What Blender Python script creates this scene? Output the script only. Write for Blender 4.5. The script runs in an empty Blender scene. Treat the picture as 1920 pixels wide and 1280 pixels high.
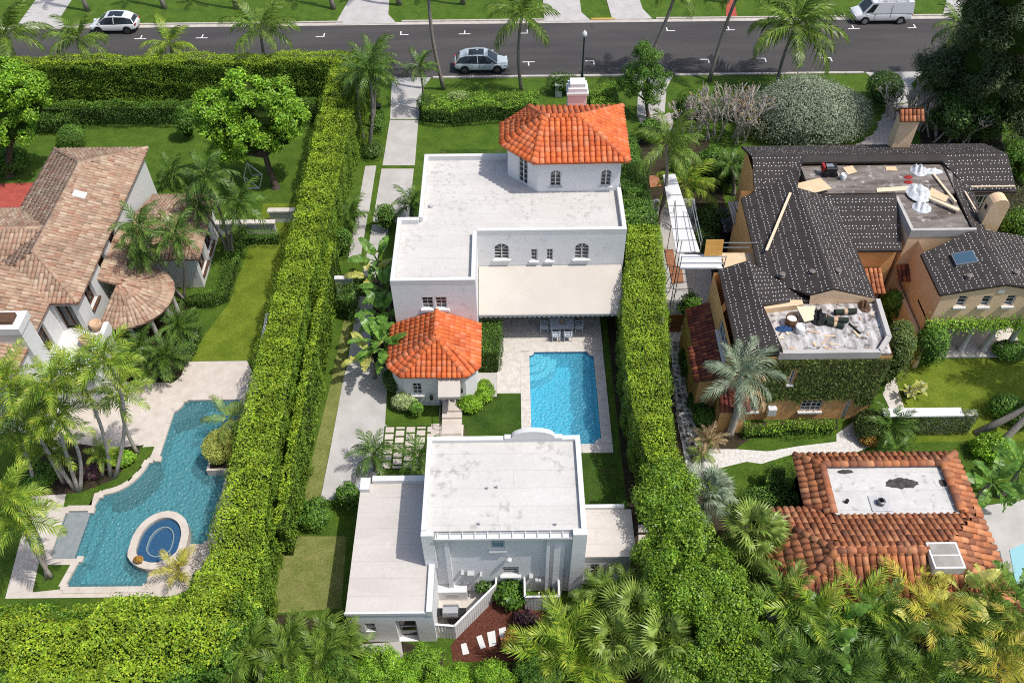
import bpy, math, random
import numpy as np
from mathutils import Vector, Matrix

# ---------------------------------------------------------------- camera, sky, sun, exposure
scene = bpy.context.scene
F_PX, PITCH, ROLL, CAM_H = 1650.0, math.radians(48.0), math.radians(0.65), 42.0   # metres, photo 1920 px wide
_fwd = Vector((0, math.cos(PITCH), -math.sin(PITCH))); _rt = Vector((1, 0, 0)); _up = _rt.cross(_fwd)
_c, _s = math.cos(ROLL), math.sin(ROLL)
_R = _rt * _c - _up * _s
_U = _rt * _s + _up * _c
cam_data = bpy.data.cameras.new("camera"); cam = bpy.data.objects.new("camera", cam_data)
scene.collection.objects.link(cam)
_m = Matrix((_R, _U, -_fwd)).transposed().to_4x4(); _m.translation = Vector((0, 0, CAM_H))
cam.matrix_world = _m
cam_data.sensor_width = 36.0; cam_data.lens = F_PX / 1920 * 36.0
cam_data.clip_start = 0.5; cam_data.clip_end = 1500
scene.camera = cam

SUN_EL, SUN_AZ = math.radians(62), math.radians(-17)     # azimuth measured from +X towards +Y
world = bpy.data.worlds.new("World"); scene.world = world; world.use_nodes = True
_wn = world.node_tree; _wn.nodes.clear()
_sky = _wn.nodes.new("ShaderNodeTexSky"); _sky.sky_type = 'NISHITA'; _sky.sun_disc = False
_sky.sun_elevation = SUN_EL; _sky.sun_rotation = math.pi / 2 - SUN_AZ; _sky.air_density = 1.0; _sky.dust_density = 2.5
_bg = _wn.nodes.new("ShaderNodeBackground"); _bg.inputs[1].default_value = 0.135
_wo = _wn.nodes.new("ShaderNodeOutputWorld")
_wn.links.new(_sky.outputs[0], _bg.inputs[0]); _wn.links.new(_bg.outputs[0], _wo.inputs[0])
sun_data = bpy.data.lights.new("sun", 'SUN'); sun_data.energy = 3.3; sun_data.angle = math.radians(0.7); sun_data.color = (1.0, 0.96, 0.9)
sun = bpy.data.objects.new("sun", sun_data); scene.collection.objects.link(sun)
_sd = Vector((math.cos(SUN_EL) * math.cos(SUN_AZ), math.cos(SUN_EL) * math.sin(SUN_AZ), math.sin(SUN_EL)))
sun.rotation_euler = (-_sd).to_track_quat('-Z', 'Y').to_euler()
scene.view_settings.view_transform = 'Standard'; scene.view_settings.look = 'None'
scene.view_settings.exposure = 0.22; scene.view_settings.gamma = 1.0
try: scene.view_settings.use_curve_mapping = False
except Exception: pass
scene.cycles.max_bounces = 6; scene.cycles.diffuse_bounces = 3; scene.cycles.glossy_bounces = 2
scene.cycles.transparent_max_bounces = 8; scene.cycles.transmission_bounces = 3
scene.cycles.use_adaptive_sampling = True; scene.cycles.adaptive_threshold = 0.01
scene.cycles.pixel_filter_type = 'BLACKMAN_HARRIS'; scene.cycles.filter_width = 1.05; scene.cycles.use_denoising = False
scene.cycles.caustics_reflective = False; scene.cycles.caustics_refractive = False

# ---------------------------------------------------------------- surveying: a pixel of the photo -> a point of the place
def _ray(px, py): return _R * ((px - 960) / F_PX) - _U * ((py - 640) / F_PX) + _fwd
def P(px, py, z=0.0):
    d = _ray(px, py); t = (z - CAM_H) / d.z
    return Vector((d.x * t, d.y * t, z))
def PY(px, py, Y):
    d = _ray(px, py); t = Y / d.y
    return Vector((d.x * t, Y, CAM_H + d.z * t))
def P2(px, py, z=0.0):
    p = P(px, py, z); return (p.x, p.y)

rng = np.random.default_rng(7); random.seed(7)
COL = scene.collection

# ---------------------------------------------------------------- materials
def new_mat(name):
    m = bpy.data.materials.new(name); m.use_nodes = True
    nt = m.node_tree; nt.nodes.clear()
    out = nt.nodes.new("ShaderNodeOutputMaterial"); b = nt.nodes.new("ShaderNodeBsdfPrincipled")
    nt.links.new(b.outputs[0], out.inputs[0])
    return m, nt, b, out
def N(nt, t, **k):
    n = nt.nodes.new(t)
    for a, v in k.items(): setattr(n, a, v)
    return n
def noise(nt, coord, scale, detail=4, rough=0.55, stretch=None):
    if stretch:
        mp = N(nt, "ShaderNodeMapping"); mp.inputs['Scale'].default_value = stretch
        nt.links.new(coord, mp.inputs[0]); coord = mp.outputs[0]
    n = N(nt, "ShaderNodeTexNoise"); n.inputs['Scale'].default_value = scale; n.inputs['Detail'].default_value = detail
    n.inputs['Roughness'].default_value = rough
    nt.links.new(coord, n.inputs['Vector']); return n.outputs[0]
def ramp(nt, fac, stops):
    r = N(nt, "ShaderNodeValToRGB"); cr = r.color_ramp
    while len(cr.elements) < len(stops): cr.elements.new(0.5)
    for e, (p, c) in zip(cr.elements, stops): e.position = p; e.color = (c[0], c[1], c[2], 1)
    nt.links.new(fac, r.inputs[0]); return r.outputs[0]
def mixc(nt, fac, a, b, mode='MIX'):
    m = N(nt, "ShaderNodeMix", data_type='RGBA', blend_type=mode)
    for s, v in ((0, fac), (6, a), (7, b)):
        if hasattr(v, 'is_output'): nt.links.new(v, m.inputs[s])
        elif isinstance(v, (int, float)): m.inputs[s].default_value = v
        else: m.inputs[s].default_value = (v[0], v[1], v[2], 1)
    return m.outputs[2]
def bump(nt, b, h, strength, dist=0.02):
    n = N(nt, "ShaderNodeBump"); n.inputs['Strength'].default_value = strength; n.inputs['Distance'].default_value = dist
    nt.links.new(h, n.inputs['Height'])
    if b is not None: nt.links.new(n.outputs[0], b.inputs['Normal'])
    return n.outputs[0]
def geo_pos(nt): return N(nt, "ShaderNodeNewGeometry").outputs['Position']

MATS = {}
def surf(name, c1, c2=None, scale=1.5, rough=0.8, bscale=30, bstr=0.0, bdist=0.02, c3=None, s3=8, t3=0.6, spec=0.3, metal=0.0, stretch=None, lo=0.35, hi=0.65, grain=0, gamp=0.25, seam=0, patchy=0):
    """two-tone noise surface with optional stains (c3) and fine relief"""
    if name in MATS: return MATS[name]
    m, nt, b, out = new_mat(name); pos = geo_pos(nt)
    col = c1
    if c2 is not None:
        col = ramp(nt, noise(nt, pos, scale, 5, 0.6, stretch), [(lo, c1), (hi, c2)])
    if c3 is not None:
        f = ramp(nt, noise(nt, pos, s3, 6, 0.65), [(t3, (0, 0, 0)), (min(1, t3 + 0.12), (1, 1, 1))])
        if patchy:
            f = mixc(nt, 1.0, f, ramp(nt, noise(nt, pos, patchy, 2, 0.5), [(0.42, (0.08, 0.08, 0.08)), (0.62, (1, 1, 1))]), 'MULTIPLY')
        col = mixc(nt, f, col, c3)
    if grain:
        g = ramp(nt, noise(nt, pos, grain, 3, 0.7), [(0.3, (1 - gamp,) * 3), (0.7, (1 + gamp,) * 3)]); col = mixc(nt, 1.0, col, g, 'MULTIPLY')
    if seam:
        bt = N(nt, "ShaderNodeTexBrick"); bt.inputs['Scale'].default_value = 1.0; bt.inputs['Brick Width'].default_value = seam * 9; bt.inputs['Row Height'].default_value = seam; bt.inputs['Mortar Size'].default_value = 0.018
        bt.inputs['Color1'].default_value = (1, 1, 1, 1); bt.inputs['Color2'].default_value = (0.965, 0.965, 0.96, 1); bt.inputs['Mortar'].default_value = (0.86, 0.855, 0.84, 1); nt.links.new(pos, bt.inputs['Vector'])
        col = mixc(nt, 1.0, col, bt.outputs[0], 'MULTIPLY')
    if hasattr(col, 'is_output'): nt.links.new(col, b.inputs['Base Color'])
    else: b.inputs['Base Color'].default_value = (*col, 1)
    b.inputs['Roughness'].default_value = rough; b.inputs['Metallic'].default_value = metal
    b.inputs['Specular IOR Level'].default_value = spec
    if bstr: bump(nt, b, noise(nt, pos, bscale, 4, 0.6, stretch), bstr, bdist)
    MATS[name] = m; return m

LEAF_GAIN = 1.72
def leafmat(name, cols, transl=0.3, rough=0.5, patch=0.35, spec=0.35, island=True, pscale=0.7):
    """foliage: a random tone for each leaf, slow drift of tone along the plant"""
    if name in MATS: return MATS[name]
    m, nt, b, out = new_mat(name)
    if island: r = N(nt, "ShaderNodeNewGeometry").outputs['Random Per Island']
    else: r = N(nt, "ShaderNodeObjectInfo").outputs['Random']
    n = len(cols); col = ramp(nt, r, [(i / max(1, n - 1), tuple(min(0.6, v * LEAF_GAIN) for v in c)) for i, c in enumerate(cols)])
    pn = noise(nt, geo_pos(nt), pscale, 3, 0.5)
    tone = ramp(nt, pn, [(0.3, (1 - patch,) * 3), (0.7, (1 + patch,) * 3)])
    col = mixc(nt, 1.0, col, tone, 'MULTIPLY')
    tuft = ramp(nt, noise(nt, geo_pos(nt), pscale * 4.5, 2, 0.6), [(0.32, (0.62,) * 3), (0.68, (1.3,) * 3)]); col = mixc(nt, 1.0, col, tuft, 'MULTIPLY')
    nt.links.new(col, b.inputs['Base Color']); b.inputs['Roughness'].default_value = rough
    b.inputs['Specular IOR Level'].default_value = spec
    if transl:
        t = N(nt, "ShaderNodeBsdfTranslucent"); nt.links.new(col, t.inputs[0])
        mx = N(nt, "ShaderNodeMixShader"); mx.inputs[0].default_value = transl
        nt.links.new(b.outputs[0], mx.inputs[1]); nt.links.new(t.outputs[0], mx.inputs[2]); nt.links.new(mx.outputs[0], out.inputs[0])
    MATS[name] = m; return m

def tilemat(name, cols, per_object, dirt=(0.06, 0.05, 0.045), dirt_t=0.62, rough=0.75):
    m, nt, b, out = new_mat(name)
    r = N(nt, "ShaderNodeObjectInfo").outputs['Random'] if per_object else N(nt, "ShaderNodeNewGeometry").outputs['Random Per Island']
    n = len(cols); col = ramp(nt, r, [(i / max(1, n - 1), c) for i, c in enumerate(cols)])
    pos = geo_pos(nt)
    f = ramp(nt, noise(nt, pos, 3.0, 6, 0.7), [(dirt_t, (0, 0, 0)), (min(1.0, dirt_t + 0.16), (1, 1, 1))])
    col = mixc(nt, f, col, dirt)
    f2 = ramp(nt, noise(nt, pos, 0.6, 3, 0.5), [(0.35, (0.86,) * 3), (0.65, (1.1,) * 3)])
    col = mixc(nt, 1.0, col, f2, 'MULTIPLY')
    nt.links.new(col, b.inputs['Base Color']); b.inputs['Roughness'].default_value = rough; b.inputs['Specular IOR Level'].default_value = 0.25
    bump(nt, b, noise(nt, pos, 25, 3), 0.25, 0.01)
    return m

def watermat(name, tint, body, bodyfac, wscale, bstr, bdist=0.06):
    m, nt, b, out = new_mat(name); nt.nodes.remove(b); pos = geo_pos(nt)
    h = noise(nt, pos, wscale, 3, 0.6)
    w = N(nt, "ShaderNodeTexVoronoi"); w.inputs['Scale'].default_value = wscale * 0.9; nt.links.new(pos, w.inputs['Vector'])
    hs = N(nt, "ShaderNodeMath", operation='ADD'); nt.links.new(h, hs.inputs[0]); nt.links.new(w.outputs[0], hs.inputs[1])
    nr = bump(nt, None, hs.outputs[0], bstr, bdist)
    tr = N(nt, "ShaderNodeBsdfTransparent"); tr.inputs[0].default_value = (*tint, 1)
    df = N(nt, "ShaderNodeBsdfDiffuse"); df.inputs[0].default_value = (*body, 1); nt.links.new(nr, df.inputs['Normal'])
    gl = N(nt, "ShaderNodeBsdfGlossy"); gl.inputs['Roughness'].default_value = 0.2; nt.links.new(nr, gl.inputs['Normal'])
    m1 = N(nt, "ShaderNodeMixShader"); m1.inputs[0].default_value = bodyfac
    nt.links.new(tr.outputs[0], m1.inputs[1]); nt.links.new(df.outputs[0], m1.inputs[2])
    fr = N(nt, "ShaderNodeFresnel"); fr.inputs[0].default_value = 1.33; nt.links.new(nr, fr.inputs['Normal'])
    m2 = N(nt, "ShaderNodeMixShader"); nt.links.new(fr.outputs[0], m2.inputs[0])
    nt.links.new(m1.outputs[0], m2.inputs[1]); nt.links.new(gl.outputs[0], m2.inputs[2]); nt.links.new(m2.outputs[0], out.inputs[0])
    return m

M = dict(
    grass=surf('grass', (0.055, 0.112, 0.012), (0.092, 0.158, 0.018), 0.9, 0.9, 60, 0.9, 0.05, c3=(0.055, 0.095, 0.015), s3=2.5, t3=0.58, spec=0.15, grain=9, gamp=0.3),
    grass_bright=surf('grass_bright', (0.115, 0.17, 0.014), (0.18, 0.235, 0.024), 0.9, 0.9, 60, 0.9, 0.05, c3=(0.09, 0.135, 0.014), s3=2.5, t3=0.58, spec=0.15, grain=9, gamp=0.28),
    grass_dry=surf('grass_dry', (0.16, 0.19, 0.045), (0.24, 0.25, 0.08), 1.2, 0.9, 60, 0.9, 0.05, c3=(0.28, 0.21, 0.10), s3=1.3, t3=0.6, spec=0.15, grain=9, gamp=0.25),
    grass_deep=surf('grass_deep', (0.034, 0.075, 0.010), (0.058, 0.112, 0.015), 1.0, 0.9, 60, 0.9, 0.05, c3=(0.12, 0.10, 0.045), s3=0.8, t3=0.6, spec=0.15, grain=9, gamp=0.3),
    soil=surf('soil', (0.035, 0.028, 0.018), (0.06, 0.045, 0.03), 2.5, 0.95, 18, 0.8, 0.06, c3=(0.03, 0.05, 0.012), s3=1.6, t3=0.55, spec=0.1),
    mulch=surf('mulch', (0.09, 0.03, 0.02), (0.17, 0.065, 0.045), 9, 0.95, 22, 1.0, 0.08, c3=(0.30, 0.17, 0.11), s3=14, t3=0.66, spec=0.1),
    asphalt=surf('asphalt', (0.052, 0.049, 0.0485), (0.074, 0.069, 0.067), 0.35, 0.85, 90, 0.25, 0.01, c3=(0.048, 0.043, 0.043), s3=1.1, t3=0.6, spec=0.25, stretch=(0.25, 1.6, 1), grain=14, gamp=0.12),
    concrete=surf('concrete', (0.40, 0.38, 0.36), (0.48, 0.46, 0.44), 0.8, 0.85, 50, 0.2, 0.01, c3=(0.33, 0.31, 0.29), s3=1.4, t3=0.62),
    kerb=surf('kerb', (0.40, 0.36, 0.32), (0.52, 0.48, 0.43), 1.1, 0.85, 50, 0.2, 0.01, c3=(0.2, 0.17, 0.14), s3=3, t3=0.62),
    kerb_yellow=surf('kerb_yellow', (0.55, 0.33, 0.05), (0.6, 0.42, 0.12), 2, 0.8),
    white_line=surf('white_line', (0.75, 0.75, 0.74), (0.62, 0.62, 0.61), 6, 0.7),
    stucco=surf('stucco', (0.71, 0.71, 0.715), (0.75, 0.75, 0.745), 1.2, 0.9, 4, 0.22, 0.03, spec=0.2, stretch=(0.5, 0.5, 1.2), c3=(0.60, 0.595, 0.585), s3=1.7, t3=0.58, grain=2, gamp=0.02),
    trim=surf('trim', (0.64, 0.64, 0.63), (0.60, 0.60, 0.585), 3, 0.6, spec=0.3),
    membrane=surf('membrane', (0.52, 0.50, 0.47), (0.58, 0.56, 0.53), 0.7, 0.85, 24, 0.25, 0.02, c3=(0.38, 0.365, 0.34), s3=2.4, t3=0.515, stretch=(0.6, 1.4, 1), lo=0.3, hi=0.7, seam=1.0, grain=5, gamp=0.05, patchy=0.35),
    membrane2=surf('membrane2', (0.49, 0.45, 0.41), (0.55, 0.51, 0.47), 0.6, 0.85, 24, 0.25, 0.02, c3=(0.6, 0.55, 0.49), s3=2.2, t3=0.6, stretch=(0.5, 1.5, 1), seam=0.9, grain=5, gamp=0.05),
    canvas=surf('canvas', (0.50, 0.455, 0.40), (0.54, 0.495, 0.44), 0.5, 0.85, spec=0.2),
    glass=surf('window_glass', (0.02, 0.025, 0.03), None, rough=0.06, spec=0.6),
    glass_sky=surf('skylight_blue', (0.05, 0.10, 0.15), None, rough=0.08, spec=0.6),
    glass_blue=surf('window_glass_blue', (0.10, 0.24, 0.28), None, rough=0.1, spec=0.6),
    coral=surf('coral_stone', (0.50, 0.46, 0.41), (0.62, 0.58, 0.53), 3.0, 0.85, 20, 0.35, 0.02, c3=(0.36, 0.33, 0.29), s3=5, t3=0.6),
    travertine=surf('travertine', (0.50, 0.435, 0.375), (0.585, 0.53, 0.475), 1.6, 0.75, 20, 0.25, 0.01, c3=(0.5, 0.42, 0.35), s3=2.2, t3=0.63),
    grout=surf('grout', (0.34, 0.31, 0.27), None),
    paver=surf('paver', (0.36, 0.33, 0.30), (0.46, 0.42, 0.39), 4, 0.85, 40, 0.3, 0.01),
    black_metal=surf('black_metal', (0.012, 0.012, 0.013), None, rough=0.4, spec=0.5),
    steel=surf('steel', (0.45, 0.46, 0.47), None, rough=0.4, metal=0.8),
    grey_box=surf('grey_box', (0.5, 0.5, 0.5), (0.42, 0.42, 0.42), 5, 0.55),
    orange_stucco=surf('orange_stucco', (0.66, 0.36, 0.14), (0.72, 0.42, 0.19), 1.1, 0.9, 12, 0.4, 0.03, c3=(0.40, 0.22, 0.09), s3=1.2, t3=0.64, spec=0.15),
    peach_stucco=surf('peach_stucco', (0.72, 0.50, 0.31), (0.77, 0.56, 0.37), 1.0, 0.9, 12, 0.4, 0.03, c3=(0.58, 0.38, 0.23), s3=1.3, t3=0.62, spec=0.15),
    felt=surf('roofing_felt', (0.032, 0.026, 0.024), (0.046, 0.038, 0.035), 1.2, 0.8, 30, 0.3, 0.01, c3=(0.05, 0.03, 0.025), s3=2.0, t3=0.64, spec=0.3),
    tin=surf('tin_cap', (0.72, 0.72, 0.70), None, rough=0.5),
    weathered=surf('weathered_deck', (0.10, 0.08, 0.068), (0.25, 0.22, 0.20), 1.0, 0.9, 24, 0.5, 0.02, c3=(0.46, 0.45, 0.43), s3=2.0, t3=0.57, stretch=(0.5, 2.0, 1), spec=0.15),
    weathered_light=surf('weathered_roof', (0.24, 0.22, 0.21), (0.58, 0.56, 0.55), 1.6, 0.9, 24, 0.5, 0.02, c3=(0.12, 0.10, 0.09), s3=2.2, t3=0.52, stretch=(2.2, 0.6, 1), spec=0.15),
    plywood=surf('plywood', (0.58, 0.42, 0.25), (0.66, 0.52, 0.34), 4, 0.8, stretch=(0.4, 3, 1)),
    plywood_dark=surf('plywood_orange', (0.52, 0.27, 0.06), (0.60, 0.33, 0.09), 3, 0.8, stretch=(0.4, 3, 1)),
    lumber=surf('lumber', (0.66, 0.52, 0.36), (0.72, 0.58, 0.42), 6, 0.8),
    bark=surf('palm_bark', (0.20, 0.175, 0.15), (0.31, 0.28, 0.245), 6, 0.95, 9, 0.8, 0.04, stretch=(1, 1, 6), spec=0.1),
    bark_dark=surf('dark_bark', (0.07, 0.055, 0.042), (0.15, 0.12, 0.10), 5, 0.95, 9, 0.8, 0.04, spec=0.1),
    bark_pale=surf('pale_bark', (0.36, 0.32, 0.28), (0.5, 0.46, 0.41), 5, 0.9, 9, 0.5, 0.03, spec=0.1),
    shell_path=surf('shell_path', (0.55, 0.53, 0.50), (0.72, 0.70, 0.67), 6, 0.9, 14, 0.9, 0.06, c3=(0.34, 0.31, 0.28), s3=7, t3=0.6),
    plastic_sheet=surf('plastic_sheet', (0.50, 0.52, 0.54), (0.60, 0.61, 0.63), 3, 0.55),
    red_cloth=surf('red_cloth', (0.30, 0.02, 0.02), None, rough=0.7),
    pool_plaster=surf('pool_plaster', (0.24, 0.66, 0.80), (0.29, 0.71, 0.84), 2, 0.6),
    pool_plaster_deep=surf('pool_plaster_teal', (0.22, 0.49, 0.54), (0.28, 0.55, 0.59), 2, 0.6),
    spa_tile=surf('spa_tile', (0.03, 0.085, 0.19), (0.07, 0.16, 0.30), 12, 0.4),
    clay_pot=surf('clay_pot', (0.5, 0.33, 0.2), (0.56, 0.4, 0.27), 4, 0.8),
    white_paint=surf('white_paint', (0.66, 0.66, 0.66), (0.60, 0.60, 0.60), 3, 0.5),
    rubber=surf('rubber', (0.015, 0.015, 0.016), None, rough=0.8),
    chrome_dark=surf('wheel_rim', (0.12, 0.12, 0.125), None, rough=0.35, metal=0.7),
    wood_dark=surf('dark_wood', (0.09, 0.045, 0.025), (0.13, 0.07, 0.04), 6, 0.6),
    terracotta_paving=surf('red_paving', (0.33, 0.06, 0.045), (0.40, 0.085, 0.06), 2, 0.85, 25, 0.4, 0.02),
)
M['water'] = watermat('pool_water', (0.52, 0.90, 0.98), (0.12, 0.50, 0.68), 0.34, 6.0, 0.8, 0.09)
M['water_teal'] = watermat('pool_water_teal', (0.52, 0.78, 0.82), (0.12, 0.33, 0.38), 0.36, 5.5, 0.8, 0.11)
M['water_clear'] = watermat('spa_water', (0.75, 0.88, 0.93), (0.06, 0.16, 0.28), 0.15, 6, 0.6, 0.05)
for n_, c_ in (('car_white', (0.66, 0.67, 0.68)), ('car_silver', (0.42, 0.48, 0.50)), ('van_white', (0.66, 0.67, 0.68))):
    mm = surf(n_, c_, None, rough=0.25, spec=0.5); mm.node_tree.nodes['Principled BSDF'].inputs['Coat Weight'].default_value = 0.6; M[n_] = mm

# ---------------------------------------------------------------- mesh helpers
def np_mesh(name, V, faces_n, k):
    """V (n,3), faces_n (m,k) int"""
    me = bpy.data.meshes.new(name)
    V = np.asarray(V, dtype=np.float32); Fi = np.asarray(faces_n, dtype=np.int32)
    me.vertices.add(len(V)); me.vertices.foreach_set('co', V.ravel())
    me.loops.add(Fi.size); me.loops.foreach_set('vertex_index', Fi.ravel())
    me.polygons.add(len(Fi)); me.polygons.foreach_set('loop_start', np.arange(0, Fi.size, k, dtype=np.int32))
    me.polygons.foreach_set('loop_total', np.full(len(Fi), k, dtype=np.int32))
    me.update(calc_edges=True); return me

def link(name, data, mat=None, parent=None, **props):
    o = bpy.data.objects.new(name, data); COL.objects.link(o)
    if mat is not None and data is not None:
        if len(data.materials) == 0: data.materials.append(mat)
    if parent is not None:
        o.parent = parent
        if parent.type == 'EMPTY': o.location = -parent.location          # meshes hold place coordinates
    for k, v in props.items(): o[k] = v
    return o
def thing(name, label, cat, loc=(0, 0, 0), group=None):
    o = bpy.data.objects.new(name, None); COL.objects.link(o); o.location = loc; o.empty_display_size = 0.3
    o['label'] = label; o['category'] = cat
    if group: o['group'] = group
    return o
def tag(o, label, cat, group=None):
    o['label'] = label; o['category'] = cat
    if group: o['group'] = group
    return o

class MB:
    def __init__(s): s.v = []; s.f = []; s.sm = False
    def vs(s, pts):
        i = len(s.v); s.v.extend([tuple(p) for p in pts]); return list(range(i, i + len(pts)))
    def poly(s, pts): s.f.append(s.vs(pts)); return s
    def box(s, x0, x1, y0, y1, z0, z1):
        a = s.vs([(x0, y0, z0), (x1, y0, z0), (x1, y1, z0), (x0, y1, z0), (x0, y0, z1), (x1, y0, z1), (x1, y1, z1), (x0, y1, z1)])
        for q in ((3, 2, 1, 0), (4, 5, 6, 7), (0, 1, 5, 4), (1, 2, 6, 5), (2, 3, 7, 6), (3, 0, 4, 7)): s.f.append([a[i] for i in q])
        return s
    def obox(s, c, dx, dy, dz, hx, hy, hz):
        """box about c with axes dx, dy, dz (unit) and half sizes"""
        c = Vector(c); dx, dy, dz = Vector(dx), Vector(dy), Vector(dz)
        a = s.vs([c + dx * (hx * i) + dy * (hy * j) + dz * (hz * k) for k in (-1, 1) for i, j in ((-1, -1), (1, -1), (1, 1), (-1, 1))])
        for q in ((3, 2, 1, 0), (4, 5, 6, 7), (0, 1, 5, 4), (1, 2, 6, 5), (2, 3, 7, 6), (3, 0, 4, 7)): s.f.append([a[i] for i in q])
        return s
    def bar(s, p, q, w, h=None):
        p, q = Vector(p), Vector(q); d = q - p; L = d.length
        if L < 1e-6: return s
        d /= L; up = Vector((0, 0, 1)) if abs(d.z) < 0.95 else Vector((1, 0, 0))
        x = d.cross(up).normalized(); y = x.cross(d)
        return s.obox((p + q) / 2, x, y, d, w / 2, (h or w) / 2, L / 2)
    def prism(s, pts, z0, z1):
        """pts (x,y) counter-clockwise"""
        n = len(pts)
        a = s.vs([(x, y, z0) for x, y in pts]); b = s.vs([(x, y, z1) for x, y in pts])
        s.f.append(a[::-1]); s.f.append(b)
        for i in range(n): j = (i + 1) % n; s.f.append([a[i], a[j], b[j], b[i]])
        return s
    def tube(s, pts, radii, seg=8, cap=True):
        pts = [Vector(p) for p in pts]; n = len(pts); rings = []
        for i, p in enumerate(pts):
            d = (pts[min(i + 1, n - 1)] - pts[max(i - 1, 0)]).normalized()
            up = Vector((0, 0, 1)) if abs(d.z) < 0.9 else Vector((0, 1, 0))
            x = d.cross(up).normalized(); y = d.cross(x)
            r = radii[i] if hasattr(radii, '__len__') else radii
            rings.append(s.vs([p + x * (r * math.cos(2 * math.pi * k / seg)) + y * (r * math.sin(2 * math.pi * k / seg)) for k in range(seg)]))
        for a, b in zip(rings[:-1], rings[1:]):
            for k in range(seg): s.f.append([a[k], a[(k + 1) % seg], b[(k + 1) % seg], b[k]])
        if cap: s.f.append(rings[0][::-1]); s.f.append(rings[-1])
        return s
    def lathe(s, c, prof, seg=16, cap=True):
        c = Vector(c); rings = [s.vs([c + Vector((r * math.cos(2 * math.pi * k / seg), r * math.sin(2 * math.pi * k / seg), z)) for k in range(seg)]) for r, z in prof]
        for a, b in zip(rings[:-1], rings[1:]):
            for k in range(seg): s.f.append([a[k], a[(k + 1) % seg], b[(k + 1) % seg], b[k]])
        if cap: s.f.append(rings[0][::-1]); s.f.append(rings[-1])
        return s
    def mesh(s, name, smooth=False):
        me = bpy.data.meshes.new(name); me.from_pydata(s.v, [], s.f); me.update()
        if smooth: me.polygons.foreach_set('use_smooth', [True] * len(me.polygons))
        return me
    def build(s, name, mat, parent=None, smooth=False, bevel=0.0, **props):
        o = link(name, s.mesh(name, smooth), mat, parent, **props)
        if bevel:
            bm = o.modifiers.new('bevel', 'BEVEL'); bm.width = bevel; bm.segments = 1; bm.limit_method = 'ANGLE'
        return o

def ccw(pts):
    a = sum(pts[i][0] * pts[(i + 1) % len(pts)][1] - pts[(i + 1) % len(pts)][0] * pts[i][1] for i in range(len(pts)))
    return pts if a > 0 else pts[::-1]
def structure(name, pts, z0, z1, mat, parent=None):
    o = MB().prism(ccw(pts), z0, z1).build(name, mat, parent)
    if parent is None: o['kind'] = 'structure'
    return o
def slabs_px(pxs, z=0.0): return [P2(x, y, z) for x, y in pxs]
def arc(cx, cy, r, a0, a1, n): return [(cx + r * math.cos(math.radians(a0 + (a1 - a0) * i / n)), cy + r * math.sin(math.radians(a0 + (a1 - a0) * i / n))) for i in range(n + 1)]

def wall_panel(mb, p0, p1, z0, z1, holes=(), depth=0.14):
    """wall face from p0 to p1 (left to right seen from outside) with real openings; holes = (u0,u1,z0,z1,arched)"""
    p0, p1 = Vector((p0[0], p0[1], 0)), Vector((p1[0], p1[1], 0)); L = (p1 - p0).length; d = (p1 - p0) / L
    n = d.cross(Vector((0, 0, 1)))
    W = lambda u, z, inn=0.0: p0 + d * u - n * inn + Vector((0, 0, z))
    us = sorted({0.0, L, *[h[0] for h in holes], *[h[1] for h in holes]}); zs = sorted({z0, z1, *[h[2] for h in holes], *[h[3] for h in holes]})
    for i in range(len(us) - 1):
        for j in range(len(zs) - 1):
            uc, zc = (us[i] + us[i + 1]) / 2, (zs[j] + zs[j + 1]) / 2
            if any(h[0] < uc < h[1] and h[2] < zc < h[3] for h in holes): continue
            mb.poly([W(us[i], zs[j]), W(us[i + 1], zs[j]), W(us[i + 1], zs[j + 1]), W(us[i], zs[j + 1])])
    for h in holes:
        u0, u1, a, b = h[:4]
        mb.poly([W(u0, a), W(u0, a, depth), W(u0, b, depth), W(u0, b)]); mb.poly([W(u1, b), W(u1, b, depth), W(u1, a, depth), W(u1, a)])
        mb.poly([W(u0, b), W(u0, b, depth), W(u1, b, depth), W(u1, b)]); mb.poly([W(u1, a), W(u1, a, depth), W(u0, a, depth), W(u0, a)])
        if len(h) > 4 and h[4]:
            r = (u1 - u0) / 2; uc = (u0 + u1) / 2; cz = b - r
            for sgn in (-1, 1):
                ptsa = [(uc + sgn * r * math.cos(t * math.pi / 12), cz + r * math.sin(t * math.pi / 12)) for t in range(7)]
                for (ua, za), (ub, zb) in zip(ptsa[:-1], ptsa[1:]):
                    ue = uc + sgn * r
                    mb.poly([W(ua, za, -0.002), W(ub, zb, -0.002), W(ub, b, -0.002), W(ua if ua != ue else ue, b, -0.002)])
                    mb.poly([W(ua, za), W(ua, za, depth), W(ub, zb, depth), W(ub, zb)])
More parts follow.
